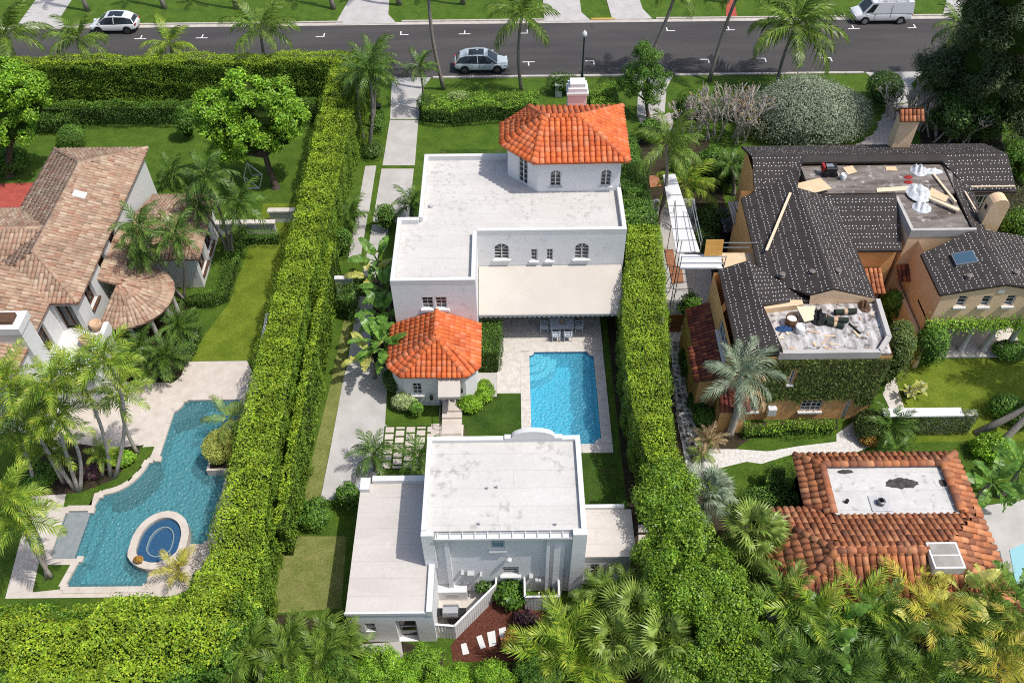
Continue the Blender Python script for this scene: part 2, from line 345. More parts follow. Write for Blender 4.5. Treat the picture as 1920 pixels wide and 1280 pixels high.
def window(root, p0, p1, u0, u1, z0, z1, cols=2, rows=2, depth=0.12, fw=0.06, arched=False, frame=None, glass=None, sill=True, name='window', proud=0.0, double=True, label=None):
    frame = frame or M['trim']; glass = glass or M['glass']
    p0, p1 = Vector((p0[0], p0[1], 0)), Vector((p1[0], p1[1], 0)); d = (p1 - p0).normalized(); n = d.cross(Vector((0, 0, 1)))
    W = lambda u, z, inn=0.0: p0 + d * u - n * inn + Vector((0, 0, z))
    Z = Vector((0, 0, 1)); m = MB(); dep = depth - 0.03
    def b(ua, ub, za, zb, inn, th): m.obox(W((ua + ub) / 2, (za + zb) / 2, inn), d, n, Z, abs(ub - ua) / 2, th / 2, abs(zb - za) / 2)
    b(u0, u0 + fw, z0, z1, dep - proud, 0.07); b(u1 - fw, u1, z0, z1, dep - proud, 0.07)
    b(u0 + fw, u1 - fw, z0, z0 + fw, dep - proud, 0.069); b(u0 + fw, u1 - fw, z1 - fw, z1, dep - proud, 0.069)
    if double and cols > 1 and u1 - u0 > 0.6: b((u0 + u1) / 2 - fw * 0.6, (u0 + u1) / 2 + fw * 0.6, z0 + fw, z1 - fw, dep - proud, 0.066)
    o = m.build(name, frame, root)
    if label: o['label'] = label
    m2 = MB(); m2.poly([W(u0, z0, depth - proud), W(u1, z0, depth - proud), W(u1, z1, depth - proud), W(u0, z1, depth - proud)]); g = m2.build('pane', glass, o)
    m = MB()
    ztop = z1 if not arched else z1 - (u1 - u0) / 2
    for i in range(1, cols): u = u0 + (u1 - u0) * i / cols; b(u - 0.016, u + 0.016, z0 + fw, ztop - fw * 0.2, dep - proud + 0.01, 0.045)
    for j in range(1, rows + (1 if arched else 0)): z = z0 + (ztop - z0) * j / rows; b(u0 + fw, u1 - fw, z - 0.016, z + 0.016, dep - proud + 0.008, 0.043)
    if arched:
        r = (u1 - u0) / 2
        for a in (45, 90, 135):
            q = W((u0 + u1) / 2 + (r - 0.02) * math.cos(math.radians(a)), ztop + (r - 0.02) * math.sin(math.radians(a)), dep - proud + 0.005)
            m.bar(W((u0 + u1) / 2, ztop, dep - proud + 0.005), q, 0.035)
    if m.f: m.build('muntin', frame, o)
    if sill:
        m = MB(); m.obox(W((u0 + u1) / 2, z0 - 0.06, -0.02), d, n, Z, (u1 - u0) / 2 + 0.1, 0.13, 0.055); m.build('sill', frame, o)
    return o

# barrel tiles ---------------------------------------------------------------
TILE_ME = {}
def tile_mesh(w, l, flare=0.95, h=0.36):
    k = (round(w, 3), round(l, 3))
    if k in TILE_ME: return TILE_ME[k]
    vs, fs = [], []
    for j, (y, s, dz) in enumerate(((0.0, 1.0, 0.014), (l * 1.06, flare, 0.0))):
        for i in range(6):
            a = math.pi * i / 5; vs.append((-math.cos(a) * w * 0.47 * s, y, math.sin(a) * w * h * s + dz))
    for i in range(5): fs.append((i, i + 1, 7 + i, 6 + i))
    vs += [(-0.47 * w, 0, 0.0), (0.47 * w, 0, 0.0)]
    fs.append((5, 4, 3, 2)); fs.append((5, 2, 1, 0))
    me = bpy.data.meshes.new('tile'); me.from_pydata(vs[:12], [], fs[:5] + [(5, 4, 3, 2), (5, 2, 1, 0)]); me.update()
    me.polygons.foreach_set('use_smooth', [True] * 5 + [False] * 2)
    TILE_ME[k] = me; return me
def inside(pt, poly):
    x, y = pt; c = False; n = len(poly)
    for i in range(n):
        (x0, y0), (x1, y1) = poly[i], poly[(i + 1) % n]
        if (y0 > y) != (y1 > y) and x < (x1 - x0) * (y - y0) / (y1 - y0) + x0: c = not c
    return c
class Tiles:
    """collects the barrel tiles of one roof; the 300 nearest become tiles of their own"""
    def __init__(s, w, l, mat_obj, mat_isl, jitter=0.02): s.w, s.l, s.mo, s.mi, s.j, s.ms = w, l, mat_obj, mat_isl, jitter, []
    def facet(s, poly, eave=None, margin=0.0, lift=0.02, skip=None):
        """poly: 3D corners, first edge = eave (left to right seen from outside/above)"""
        P3 = [Vector(p) for p in poly]; e = (P3[1] - P3[0]).normalized() if eave is None else Vector(eave).normalized()
        nrm = Vector((0, 0, 0))
        for i in range(len(P3)): nrm += (P3[i] - P3[0]).cross(P3[(i + 1) % len(P3)] - P3[0])
        nrm.normalize()
        if nrm.z < 0: nrm = -nrm
        u = nrm.cross(e).normalized()
        if u.z < 0: u = -u; 
        x = u.cross(nrm).normalized()
        o = P3[0]; q = [((p - o).dot(x), (p - o).dot(u)) for p in P3]
        a0, a1 = min(t[0] for t in q), max(t[0] for t in q); b0, b1 = min(t[1] for t in q), max(t[1] for t in q)
        n = max(1, round((a1 - a0) / s.w)); ws = (a1 - a0) / n
        for i in range(n):
            for j in range(int((b1 - b0) / s.l) + 1):
                a = a0 + (i + 0.5) * ws; b = b0 + j * s.l - 0.05
                if not inside((a, b + s.l * 0.5), q): continue
                if skip and skip(o + x * a + u * (b + s.l / 2)): continue
                p = o + x * (a + random.uniform(-1, 1) * s.j) + u * (b + random.uniform(-1, 1) * s.j) + nrm * (lift + random.uniform(0, 1) * s.j)
                t = random.uniform(-1, 1) * s.j * 1.2
                x2 = (x + u * t).normalized(); u2 = nrm.cross(x2)
                s.ms.append(Matrix(((x2.x, u2.x, nrm.x, p.x), (x2.y, u2.y, nrm.y, p.y), (x2.z, u2.z, nrm.z, p.z), (0, 0, 0, 1))))
    def ridge(s, p, q, scale=1.25, lift=0.05):
        p, q = Vector(p), Vector(q); d = (q - p); L = d.length; d.normalize(); n = max(1, int(L / s.l))
        x = d.cross(Vector((0, 0, 1))).normalized(); nz = x.cross(d)
        for i in range(n):
            c = p + d * (L * i / n) + nz * lift
            s.ms.append(Matrix(((x.x * scale, d.x, nz.x * scale, c.x), (x.y * scale, d.y, nz.y * scale, c.y), (x.z * scale, d.z, nz.z * scale, c.z), (0, 0, 0, 1))))
    def build(s, parent, limit=300, name='tile'):
        me = tile_mesh(s.w, s.l).copy(); me.materials.append(s.mo)
        C = Vector((0, 0, CAM_H)); s.ms.sort(key=lambda m: (m.translation - C).length)
        near, far = s.ms[:limit], s.ms[limit:]
        for m in near:
            o = bpy.data.objects.new(name, me); COL.objects.link(o); o.parent = parent; o.matrix_local = m
        if far:
            base = np.array([v.co[:] for v in me.vertices]); A = np.array([[list(r) for r in m] for m in far])
            V = np.einsum('mij,vj->mvi', A[:, :3, :3], base) + A[:, None, :3, 3]
            fq = np.array([list(p.vertices) for p in me.polygons]); Fa = (fq[None] + (np.arange(len(far)) * len(base))[:, None, None]).reshape(-1, 4)
            m2 = np_mesh('roof_tiles', V.reshape(-1, 3), Fa, 4); m2.polygons.foreach_set('use_smooth', [True] * len(m2.polygons))
            o = link('roof_tiles', m2, s.mi, None); o.parent = parent; o['kind'] = 'stuff'
def slab_facets(facets, th=0.12):
    """roof planes as a shell with thickness"""
    m = MB()
    for f in facets:
        f = [Vector(p) for p in f]; m.poly(f); g = [p - Vector((0, 0, th)) for p in f]; m.poly(g[::-1])
        for i in range(len(f)): j = (i + 1) % len(f); m.poly([f[j], f[i], g[i], g[j]])
    return m
ORANGE = [(0.52, 0.105, 0.03), (0.66, 0.155, 0.045), (0.70, 0.19, 0.065), (0.60, 0.13, 0.04), (0.68, 0.23, 0.11), (0.64, 0.15, 0.05), (0.56, 0.14, 0.06)]
CLAYMIX = [(0.17, 0.07, 0.04), (0.42, 0.15, 0.065), (0.50, 0.20, 0.085), (0.36, 0.12, 0.055), (0.56, 0.26, 0.13), (0.46, 0.17, 0.075), (0.24, 0.10, 0.06), (0.50, 0.21, 0.10)]
PALECLAY = [(0.30, 0.195, 0.135), (0.40, 0.28, 0.195), (0.36, 0.225, 0.155), (0.48, 0.375, 0.27), (0.33, 0.175, 0.115), (0.43, 0.315, 0.22), (0.25, 0.17, 0.12)]
REDCLAY = [(0.20, 0.05, 0.035), (0.13, 0.035, 0.03), (0.26, 0.07, 0.04), (0.34, 0.11, 0.05)]
M['t_orange_o'] = tilemat('orange_tile', ORANGE, True, (0.36, 0.16, 0.09), 0.67); M['t_orange_i'] = tilemat('orange_tiles', ORANGE, False, (0.36, 0.16, 0.09), 0.67)
M['t_clay_o'] = tilemat('clay_tile', CLAYMIX, True, dirt_t=0.61); M['t_clay_i'] = tilemat('clay_tiles', CLAYMIX, False, dirt_t=0.61)
M['t_pale_o'] = tilemat('pale_tile', PALECLAY, True, (0.2, 0.13, 0.1), 0.64); M['t_pale_i'] = tilemat('pale_tiles', PALECLAY, False, (0.2, 0.13, 0.1), 0.64)
M['t_red_o'] = tilemat('red_tile', REDCLAY, True, dirt_t=0.55); M['t_red_i'] = tilemat('red_tiles', REDCLAY, False, dirt_t=0.55)
M['mortar_orange'] = surf('orange_mortar', (0.50, 0.11, 0.035), (0.58, 0.14, 0.05), 2, 0.9)
M['mortar_clay'] = surf('clay_mortar', (0.12, 0.05, 0.03), (0.19, 0.08, 0.05), 2, 0.9)
M['mortar_pale'] = surf('pale_mortar', (0.26, 0.14, 0.10), (0.34, 0.20, 0.14), 2, 0.9)
# ================================================================ THE SETTING
GROUND_HOLES = []
structure('road', [(-150, 69.2), (150, 69.2), (150, 78.45), (-150, 78.45)], -0.2, 0.008, M['asphalt'])
structure('gutter', [(-150, 78.45), (150, 78.45), (150, 78.95), (-150, 78.95)], -0.2, 0.02, M['kerb'])
def kerb(x0, x1, y0, y1, z1, mat=M['kerb']):
    root = structure('kerb', [(x0, y0), (x1, y0), (x1, y1), (x0, y1)], -0.2, z1 - 0.012, M['grout'])
    x = max(x0, -42)
    while x < min(x1, 42):
        MB().box(x + 0.008, min(x + 2.4, x1) - 0.008, y0 - 0.006, y1 + 0.006, -0.05, z1 + random.uniform(-0.006, 0.006)).build('kerbstone', mat, root); x += 2.4
kerb(-80, -9.9, 68.95, 69.2, 0.12); kerb(-6.7, 11.9, 68.95, 69.2, 0.12); kerb(14.6, 31.2, 68.95, 69.2, 0.12); kerb(36.6, 80, 68.95, 69.2, 0.12)
kerb(-80, -46, 78.95, 79.12, 0.13); kerb(-41.4, -15.8, 78.95, 79.12, 0.13); kerb(-10.2, 3.4, 78.95, 79.12, 0.13)
kerb(7.9, 10.2, 78.95, 79.12, 0.13, M['kerb_yellow']); kerb(14.1, 42.2, 78.95, 79.12, 0.13); kerb(45.2, 80, 78.95, 79.12, 0.13)
def paving(name, pxs, mat, z=0.03, z0=-0.1, pz=0.0): return structure(name, slabs_px(pxs, pz), z0, z, mat)
for q in ([(28, 55), (68, 0), (100, -160), (170, -160), (135, 0), (114, 32), (122, 53)], [(628, 47), (655, 0), (680, -160), (730, -160), (730, 0), (728, 28), (744, 45)],
          [(1020, 42), (1018, 0), (1017, -160), (1086, -160), (1087, 0), (1090, 24), (1108, 40)], [(1148, 38), (1137, 0), (1125, -160), (1190, -160), (1199, 0), (1205, 18), (1223, 36)],
          [(1767, 31), (1775, 0), (1790, -160), (1840, -160), (1818, 0), (1812, 30)]):
    paving('driveway', q, M['concrete'], 0.05)
paving('path', [(1361, 33), (1362, 0), (1350, -160), (1368, -160), (1376, 0), (1382, 33)], M['terracotta_paving'], 0.05)
paving('driveway', [(1622, 136), (1732, 135), (1708, 158), (1722, 190), (1664, 198), (1660, 165)], M['concrete'], 0.03)
paving('driveway', [(1185, 146), (1262, 143), (1250, 165), (1246, 212), (1194, 218), (1197, 160)], M['concrete'], 0.03)

# parking marks: bar along the road, tick towards the kerb
def mark(px, py, kind, far):
    p = P(px, py, 0.01); m = MB(); z0, z1 = 0.0, 0.0135
    s = 1 if far else -1
    x0, x1 = (p.x - 0.55, p.x + 0.55) if kind == 'T' else ((p.x - 0.1, p.x + 0.7) if kind == 'L' else (p.x - 0.7, p.x + 0.1))
    m.box(x0, x1, p.y - 0.055, p.y + 0.055, z0, z1)
    t = {'T': 0.0, 'L': -0.045, 'J': 0.045}[kind]
    m.box(p.x + t - 0.055, p.x + t + 0.055, p.y + 0.055 * s if s > 0 else p.y - 0.62, p.y + 0.62 if s > 0 else p.y - 0.055, z0, z1)
    o = m.build('parking_mark', M['white_line']); o['kind'] = 'structure'
for a in ((263, 73, 'T', 1), (378, 71.5, 'T', 1), (606, 69, 'J', 1), (752, 65.5, 'L', 1), (871, 64, 'T', 1), (988, 62.5, 'J', 1), (1252, 58, 'L', 1), (1367, 56.5, 'T', 1), (1478, 55.5, 'T', 1), (1601, 54, 'T', 1),
          (1716, 52.5, 'J', 1), (991, 116.5, 'T', 0), (1112, 114.5, 'J', 0), (1327, 111.5, 'J', 0), (1433, 109.5, 'J', 0), (1556, 108.5, 'J', 0)): mark(*a)

# centre lot: drive of separate slabs
def slab(pxs, mat=M['concrete'], z=0.035, name='paving_slab', parent=None, gap=0.0):
    o = MB().prism(ccw(slabs_px(pxs)), -0.05, z).build(name, mat, parent); return o
drive = structure('driveway', slabs_px([(735, 147), (808, 146), (791, 170), (785, 224), (731.5, 224)]), -0.1, 0.03, M['concrete'])
for q in ([(731, 226), (784.4, 226), (777.7, 310.7), (717.3, 310.7)], [(715.6, 317), (776, 317), (766, 417), (699, 417)], [(685, 312), (705.5, 311), (692, 398), (669, 399)],
          [(668, 402), (690, 401), (675, 490), (652, 492)], [(698, 422), (730, 421), (722, 470), (690, 470)], [(688, 475), (712, 474), (706, 520), (680, 520)]): slab(q, parent=drive)
paving('motor_court', [(672, 556), (704, 556), (694, 668), (728, 690), (722, 796), (730, 801), (716, 880), (655, 940), (601, 936), (618, 850), (645, 706), (650, 690)], M['concrete'], 0.03)
bed = paving('planting_bed', [(700, 525), (742, 530), (735, 640), (728, 690), (690, 680), (700, 600)], M['soil'], 0.05)
# stepping grid with grass joints
grid = paving('paver_court', [(721, 799), (822, 797), (818, 880), (712, 882)], M['grass_deep'], 0.035)
a = P(722, 800); b = P(820, 798); rows = 5
xs0, ys0 = a.x, a.y; cw = (b.x - a.x) / 5; depth_t = a.y - P(716, 880).y; rh = depth_t / 6
for c in range(5):
    for r in range(-1, 7):
        y1 = ys0 - r * rh - (0.5 * rh if c % 2 else 0); y0 = y1 - rh
        y1c, y0c = min(y1, ys0), max(y0, ys0 - depth_t)
        if y1c - y0c < 0.15: continue
        MB().box(xs0 + c * cw + 0.06, xs0 + (c + 1) * cw - 0.06, y0c + 0.06, y1c - 0.06, 0.0, 0.055).build('paver', M['travertine'], grid)
# deck round the middle pool (x 1.08..5.14, y 29.7..36.9)
PX0, PX1, PY0, PY1 = 1.08, 5.14, 29.72, 36.85
deck = structure('pool_terrace', [(-2.2, 36.95), (5.78, 36.95), (5.78, 41.0), (-2.2, 41.0)], -0.2, 0.04, M['coral'])
structure('terrace', [(-0.95, 33.55), (0.55, 33.55), (0.55, 36.95), (-0.95, 36.95)], -0.2, 0.04, M['coral'])
structure('terrace', [(-2.3, 33.3), (-0.96, 33.3), (-0.96, 35.2), (-2.3, 35.2)], -0.2, 0.036, M['concrete'])
pool = structure('pool_basin', [(PX0, PY0), (PX1, PY0), (PX1, PY1), (PX0, PY1)], -1.9, -1.5, M['pool_plaster'])
pool['kind'] = 'structure'
def cut_corner(r=0.32): 
    return [(PX0, PY0)] + [(PX1 - r, PY0)] + [(PX1 - r + 0 * r, PY0 + r * 0.0)] 
outline = [(PX0, PY0), (PX1 - 0.38, PY0)] + arc(PX1, PY0, 0.38, 180, 90, 5) + arc(PX1, PY1, 0.38, 270, 180, 5) + arc(PX0, PY1, 0.30, 0, -90, 5)
# basin walls
m = MB()
for i in range(len(outline)):
    (x0, y0), (x1, y1) = outline[i], outline[(i + 1) % len(outline)]
    if abs(x0 - x1) + abs(y0 - y1) < 1e-4: continue
    m.poly([(x0, y0, -1.6), (x0, y0, 0.0), (x1, y1, 0.0), (x1, y1, -1.6)])
m.build('basin_wall', M['pool_plaster'], pool)
m = MB()
for i in range(len(outline)):
    (x0, y0), (x1, y1) = outline[i], outline[(i + 1) % len(outline)]
    if abs(x0 - x1) + abs(y0 - y1) < 1e-4: continue
    c0 = Vector((3.1, 33.3)); f = lambda x, y: (x + (c0.x - x) * 0.002, y + (c0.y - y) * 0.001)
    m.poly([(*f(x0, y0), -0.24), (*f(x0, y0), 0.0), (*f(x1, y1), 0.0), (*f(x1, y1), -0.24)])
m.build('tile_band', surf('waterline_tile', (0.03, 0.12, 0.25), (0.06, 0.2, 0.34), 8, 0.3), pool)
MB().lathe((3.1, 31.0, -1.5), [(0.14, 0), (0.14, 0.02)], 14).build('floor_drain', M['white_paint'], pool)
for k, (r, z) in enumerate(((1.75, -0.7), (1.3, -0.42), (0.85, -0.18))):
    pts = [(PX0 + 0.01, PY1 - 0.01)] + arc(PX0 + 0.01, PY1 - 0.01, r, -90, 0, 10); MB().prism(ccw(pts), -1.5, z).build('pool_step', surf('step_plaster', (0.55, 0.80, 0.86), None), pool)
m = MB(); m.poly([(x, y, -0.10) for x, y in ccw(outline)]); w_ = m.build('pool_water', M['water']); w_['kind'] = 'structure'
# coping stones, one by one
cop = structure('pool_coping', [(0.55, 36.96), (0.56, 36.95), (0.57, 36.96)], -0.2, 0.0, M['grout'])
def coping_line(x0, x1, y0, y1, n, horiz, parent=cop, z=0.05, mat=M['coral']):
    for i in range(n):
        t0, t1 = i / n, (i + 1) / n
        if horiz: MB().box(x0 + (x1 - x0) * t0 + 0.005, x0 + (x1 - x0) * t1 - 0.005, y0, y1, -0.15, z).build('coping_stone', mat, parent)
        else: MB().box(x0, x1, y0 + (y1 - y0) * t0 + 0.005, y0 + (y1 - y0) * t1 - 0.005, -0.15, z).build('coping_stone', mat, parent)
coping_line(0.5, PX0, 29.1, 36.9, 12, False); coping_line(PX1, 5.76, 29.1, 36.9, 12, False)
coping_line(PX0 + 0.005, PX1 - 0.005, 29.1, PY0, 7, True); coping_line(PX0 + 0.005, PX1 - 0.005, PY1, 36.94, 7, True)
for cx, cy, r, a0, a1 in ((PX1, PY0, 0.38, 180, 90), (PX1, PY1, 0.38, 270, 180), (PX0, PY1, 0.30, 0, -90)):
    MB().prism(ccw([(cx, cy)] + arc(cx, cy, r, a0, a1, 6)), -0.3, 0.046).build('corner_stone', M['coral'], cop)

# left lot
L_out = slabs_px([(345, 752), (453, 752), (430, 880), (388, 1020), (290, 1022), (290, 1100), (122, 1103), (132, 1052), (92, 1050), (122, 957), (173, 957), (178, 932)])
LW = -0.12
DECK_POLY = [(-20.73, 36.4), (-16.74, 36.4), (-15.3, 33.8), (-15.3, 22.0)] + slabs_px([(330, 1118), (10, 1122), (60, 930), (110, 800), (180, 660), (205, 655), (320, 720)])
# pool outline in metres, from survey
def _smooth(a, b, c, n=6):
    return [((1 - t) ** 2 * a[0] + 2 * t * (1 - t) * b[0] + t * t * c[0], (1 - t) ** 2 * a[1] + 2 * t * (1 - t) * b[1] + t * t * c[1]) for t in [i / n for i in range(n + 1)]]
lp = [(-19.9, 33.3), (-16.3, 33.3), (-16.2, 28.2), (-16.4, 23.5), (-19.0, 23.45), (-19.0, 21.1), (-23.2, 21.1), (-22.9, 22.7), (-24.55, 22.7), (-24.6, 25.65), (-23.2, 25.65), (-23.0, 26.6)] + \
     _smooth((-22.9, 26.65), (-21.2, 26.9), (-20.85, 28.9), 8) + [(-20.4, 29.0), (-20.35, 32.4)] + _smooth((-20.3, 32.45), (-20.0, 32.6), (-19.92, 33.1), 4)
hole = ccw(lp)
lb = structure('pool_basin', [(-24.6, 21.0), (-16.1, 21.0), (-16.1, 33.4), (-24.6, 33.4)], -1.7, -1.2, M['pool_plaster_deep'])
m = MB()
for i in range(len(hole)):
    (x0, y0), (x1, y1) = hole[i], hole[(i + 1) % len(hole)]; m.poly([(x0, y0, -1.3), (x0, y0, 0.05), (x1, y1, 0.05), (x1, y1, -1.3)])
m.build('basin_wall', M['pool_plaster_deep'], lb)
sh = M['coral_grey'] = surf('shelf_stone', (0.20, 0.23, 0.24), (0.26, 0.28, 0.29), 3, 0.7)
MB().box(-24.5, -23.25, 22.75, 25.6, -1.2, -0.035).build('tanning_shelf', sh, lb)
MB().box(-23.25, -22.95, 22.75, 25.6, -1.2, -0.25).build('pool_step', M['pool_plaster_deep'], lb); MB().box(-22.95, -22.6, 22.75, 25.6, -1.2, -0.55).build('pool_step', M['pool_plaster_deep'], lb)
for k in range(3): MB().box(-19.9 + k * 0.3, -19.02, 21.2, 22.4, -1.2, -0.55 + k * 0.22).build('pool_step', sh, lb)
MB().box(-23.1, -19.1, 21.12, 21.4, -1.2, -0.15).build('bench_ledge', sh, lb)
lc = structure('pool_coping', [(-16.2, 33.4), (-16.21, 33.41), (-16.22, 33.4)], -0.2, 0.0, M['grout'])
for i in range(len(hole)):
    p0, p1 = Vector((*hole[i], 0)), Vector((*hole[(i + 1) % len(hole)], 0)); d = p1 - p0; n = max(1, round(d.length / 0.8)); nn = Vector((d.y, -d.x, 0)).normalized()
    dp = p0 - Vector((*hole[i - 1], 0)); turn = abs(math.degrees(dp.angle(d)))
    if math.hypot(p0.x + 18.7, p0.y - 23.6) > 1.45 and turn > 45: MB().box(p0.x - 0.17, p0.x + 0.17, p0.y - 0.17, p0.y + 0.17, -0.07, 0.083).build('corner_stone', M['travertine'], lc)
    for k in range(n):
        a, b = p0 + d * (k / n), p0 + d * ((k + 1) / n)
        if math.hypot((a.x + b.x) / 2 + 18.7, (a.y + b.y) / 2 - 23.6) < 1.5: continue
        MB().obox((a + b) / 2 + nn * 0.15, d.normalized(), nn, Vector((0, 0, 1)), (b - a).length / 2 - 0.006, 0.17, 0.07 + 0.004 * (i % 2)).build('coping_stone', M['travertine'], lc)
from mathutils.geometry import tessellate_polygon
def holed(name, outer, holes, z, mat):
    loops = [[Vector((x, y, 0)) for x, y in ccw(outer)]] + [[Vector((x, y, 0)) for x, y in ccw(h)][::-1] for h in holes]
    flat = [v for l in loops for v in l]; tri = tessellate_polygon(loops); m = MB(); m.vs([(v.x, v.y, z) for v in flat])
    for t in tri:
        a, b, c = (flat[i] for i in t); m.f.append(list(t) if (b - a).cross(c - a).z > 0 else list(t)[::-1])
    o = m.build(name, mat); o['kind'] = 'structure'; return o
ext = lambda x0, x1, y0, y1: [(x0, y0), (x1, y0), (x1, y1), (x0, y1)]
holed('ground', ext(-300, 300, -60, 400), [hole, ext(PX0 - 0.05, PX1 + 0.05, PY0 - 0.05, PY1 + 0.05)], 0.0, M['grass'])
holed('pool_water', hole, [], -0.06, M['water_teal'])
holed('pool_floor', hole, [], -1.19, M['pool_plaster_deep'])
holed('pool_deck', DECK_POLY, [hole], 0.03, M['travertine'])
# curved underwater shelf and the raised spa
pts = [(-22.35, 26.6), (-21.6, 27.05), (-20.95, 27.9), (-20.8, 28.75), (-20.3, 28.7), (-20.5, 27.7), (-21.2, 26.75), (-22.2, 26.2)]
MB().prism(ccw(pts), -1.2, -0.2).build('bench_ledge', sh, lb)
MB().prism(ccw([(-20.3, 32.5), (-19.0, 33.25), (-18.7, 32.9), (-19.2, 32.2), (-20.25, 31.7)]), -1.2, -0.2).build('bench_ledge', sh, lb)
c = P(300, 1008, 0.45); spa = thing('raised_spa', 'raised oval spa with white stone rim and dark blue tile', 'spa', (c.x, c.y, 0))
def oval(cx, cy, rx, ry, n=28, flat=0.0):
    return [(cx + rx * math.cos(t) , cy + ry * math.sin(t) - flat * (0.5 if math.sin(t) < -0.6 else 0)) for t in [2 * math.pi * i / n for i in range(n)]]
def ring(name, o, i, z0, z1, mat, parent):
    m = MB(); n = len(o)
    for k in range(n):
        j = (k + 1) % n
        m.poly([(*o[k], z1), (*o[j], z1), (*i[j], z1), (*i[k], z1)]); m.poly([(*o[k], z0), (*o[j], z0), (*o[j], z1), (*o[k], z1)]); m.poly([(*i[j], z0), (*i[k], z0), (*i[k], z1), (*i[j], z1)])
    return m.build(name, mat, parent)
def spa_pts(rx, ry): return [(c.x + rx * x, c.y - 0.1 + ry * y) for x, y in [(math.cos(t), math.sin(t)) if math.sin(t) > -0.1 else (math.copysign(min(1, abs(math.cos(t)) * 1.15), math.cos(t)), -0.1 + (math.sin(t) + 0.1) * 0.98) for t in [2 * math.pi * i / 32 for i in range(32)]]]
ring('rim', spa_pts(1.5, 1.75), spa_pts(1.1, 1.35), -1.0, 0.45, M['travertine'], spa)
ring('seat_ledge', spa_pts(1.1, 1.35), spa_pts(0.68, 0.92), -0.6, 0.2, M['spa_tile'], spa)
ring('step_edge', spa_pts(0.68, 0.92), spa_pts(0.62, 0.86), -0.6, 0.23, M['coral'], spa)
MB().prism(ccw(spa_pts(0.66, 0.9)), -0.6, 0.06).build('spa_floor', M['spa_tile'], spa)
m = MB(); m.poly([(x, y, 0.3) for x, y in ccw(spa_pts(1.1, 1.35))]); m.build('spa_water', M['water_clear'], spa)
# lawns and beds of the left lot
structure('lawn', slabs_px([(62, 1110), (120, 1104), (132, 1060), (100, 1050), (75, 1050)]), -0.05, 0.06, M['grass'])
structure('lawn', slabs_px([(120, 950), (172, 950), (177, 925), (240, 905), (280, 862), (290, 838), (210, 842), (130, 900)]), -0.05, 0.07, M['grass'])
structure('planting_bed', slabs_px([(130, 830), (210, 842), (270, 835), (215, 900), (150, 925), (55, 930), (70, 860)]), -0.05, 0.075, M['soil'])
structure('planting_bed', slabs_px([(205, 640), (350, 560), (365, 640), (340, 705), (325, 718), (220, 715)]), -0.05, 0.05, M['soil'])
structure('lawn', [(-20.6, 36.45), (-15.0, 36.45), (-14.6, 52), (-18.5, 52), (-18.6, 48), (-19.0, 41.5)], -0.05, 0.01, M['grass_bright'])
structure('lawn', [(-5.6, 49.2), (7.2, 49.2), (7.2, 58.5), (-5.6, 58.5)], -0.05, 0.01, M['grass_deep'])
structure('lawn', [(23.3, 29.6), (40, 29.6), (40, 35.9), (23.6, 35.9)], -0.05, 0.01, M['grass_bright'])
structure('patio', slabs_px([(-60, 346), (70, 343), (40, 392), (-60, 395)]), -0.05, 0.03, M['terracotta_paving'])
structure('lawn', slabs_px([(515, 1005), (650, 1005), (640, 1140), (505, 1150)]), -0.05, 0.012, M['grass_dry'])
structure('lawn', slabs_px([(650, 575), (662, 580), (645, 706), (600, 936), (570, 960), (575, 900), (620, 720)]), -0.05, 0.012, M['grass_dry'])
structure('lawn', slabs_px([(1090, 848), (1150, 850), (1180, 950), (1100, 950)]), -0.05, 0.012, M['grass_deep'])
structure('lawn', slabs_px([(865, 740), (978, 740), (978, 815), (865, 815)]), -0.05, 0.012, M['grass_deep'])
structure('mulch_bed', slabs_px([(845, 1210), (930, 1100), (960, 1100), (1000, 1145), (1080, 1145), (1080, 1240), (850, 1240)]), -0.05, 0.02, M['mulch'])
structure('service_yard', slabs_px([(815, 1195), (818, 1080), (935, 1080), (935, 1105), (852, 1195)]), -0.05, 0.03, M['coral'])
structure('planting_bed', [(-40, 8), (-3.5, 8), (-3.5, 17.5), (-11, 19.5), (-40, 19.5)], -0.05, 0.014, M['soil'])
structure('planting_bed', [(-1.5, 8), (28, 8), (28, 19.0), (6, 19.0), (4, 17.5), (-1.5, 16.6)], -0.05, 0.014, M['soil'])
structure('planting_bed', [(6.2, 19), (12, 19), (13.5, 23.5), (10, 27), (9.6, 60), (6.4, 60), (6.2, 36)], -0.05, 0.009, M['soil'])
structure('planting_bed', [(10.3, 40), (16, 40), (16, 60), (10.3, 60)], -0.05, 0.011, M['soil'])
structure('planting_bed', [(30, 42), (38, 42), (40, 66), (35, 66), (31, 52)], -0.05, 0.011, M['soil'])
structure('concrete_pad', slabs_px([(672, 1208), (752, 1202), (758, 1240), (672, 1245)]), -0.05, 0.03, M['concrete'])
# right lot ground
structure('side_yard', [(9.6, 36.5), (12.6, 36.5), (13.8, 44), (13.8, 52), (9.8, 52)], -0.05, 0.018, M['concrete'])
structure('path', slabs_px([(1255, 625), (1300, 625), (1300, 665), (1285, 720), (1300, 780), (1312, 830), (1370, 840), (1450, 845), (1560, 820), (1600, 790), (1650, 830), (1600, 850), (1490, 850), (1420, 872), (1350, 880), (1320, 900), (1290, 890), (1270, 790), (1262, 700)]), -0.05, 0.025, M['shell_path'])
structure('lawn', slabs_px([(1380, 842), (1420, 812), (1480, 806), (1568, 806), (1568, 828), (1500, 836), (1440, 846)]), -0.05, 0.05, M['grass'])
structure('planting_bed', slabs_px([(1330, 800), (1570, 780), (1570, 806), (1480, 806), (1420, 812), (1380, 842), (1330, 842)]), -0.05, 0.045, M['soil'])
structure('lawn', slabs_px([(1335, 905), (1350, 878), (1400, 866), (1440, 872), (1435, 900), (1400, 915), (1380, 930)]), -0.05, 0.05, M['grass'])
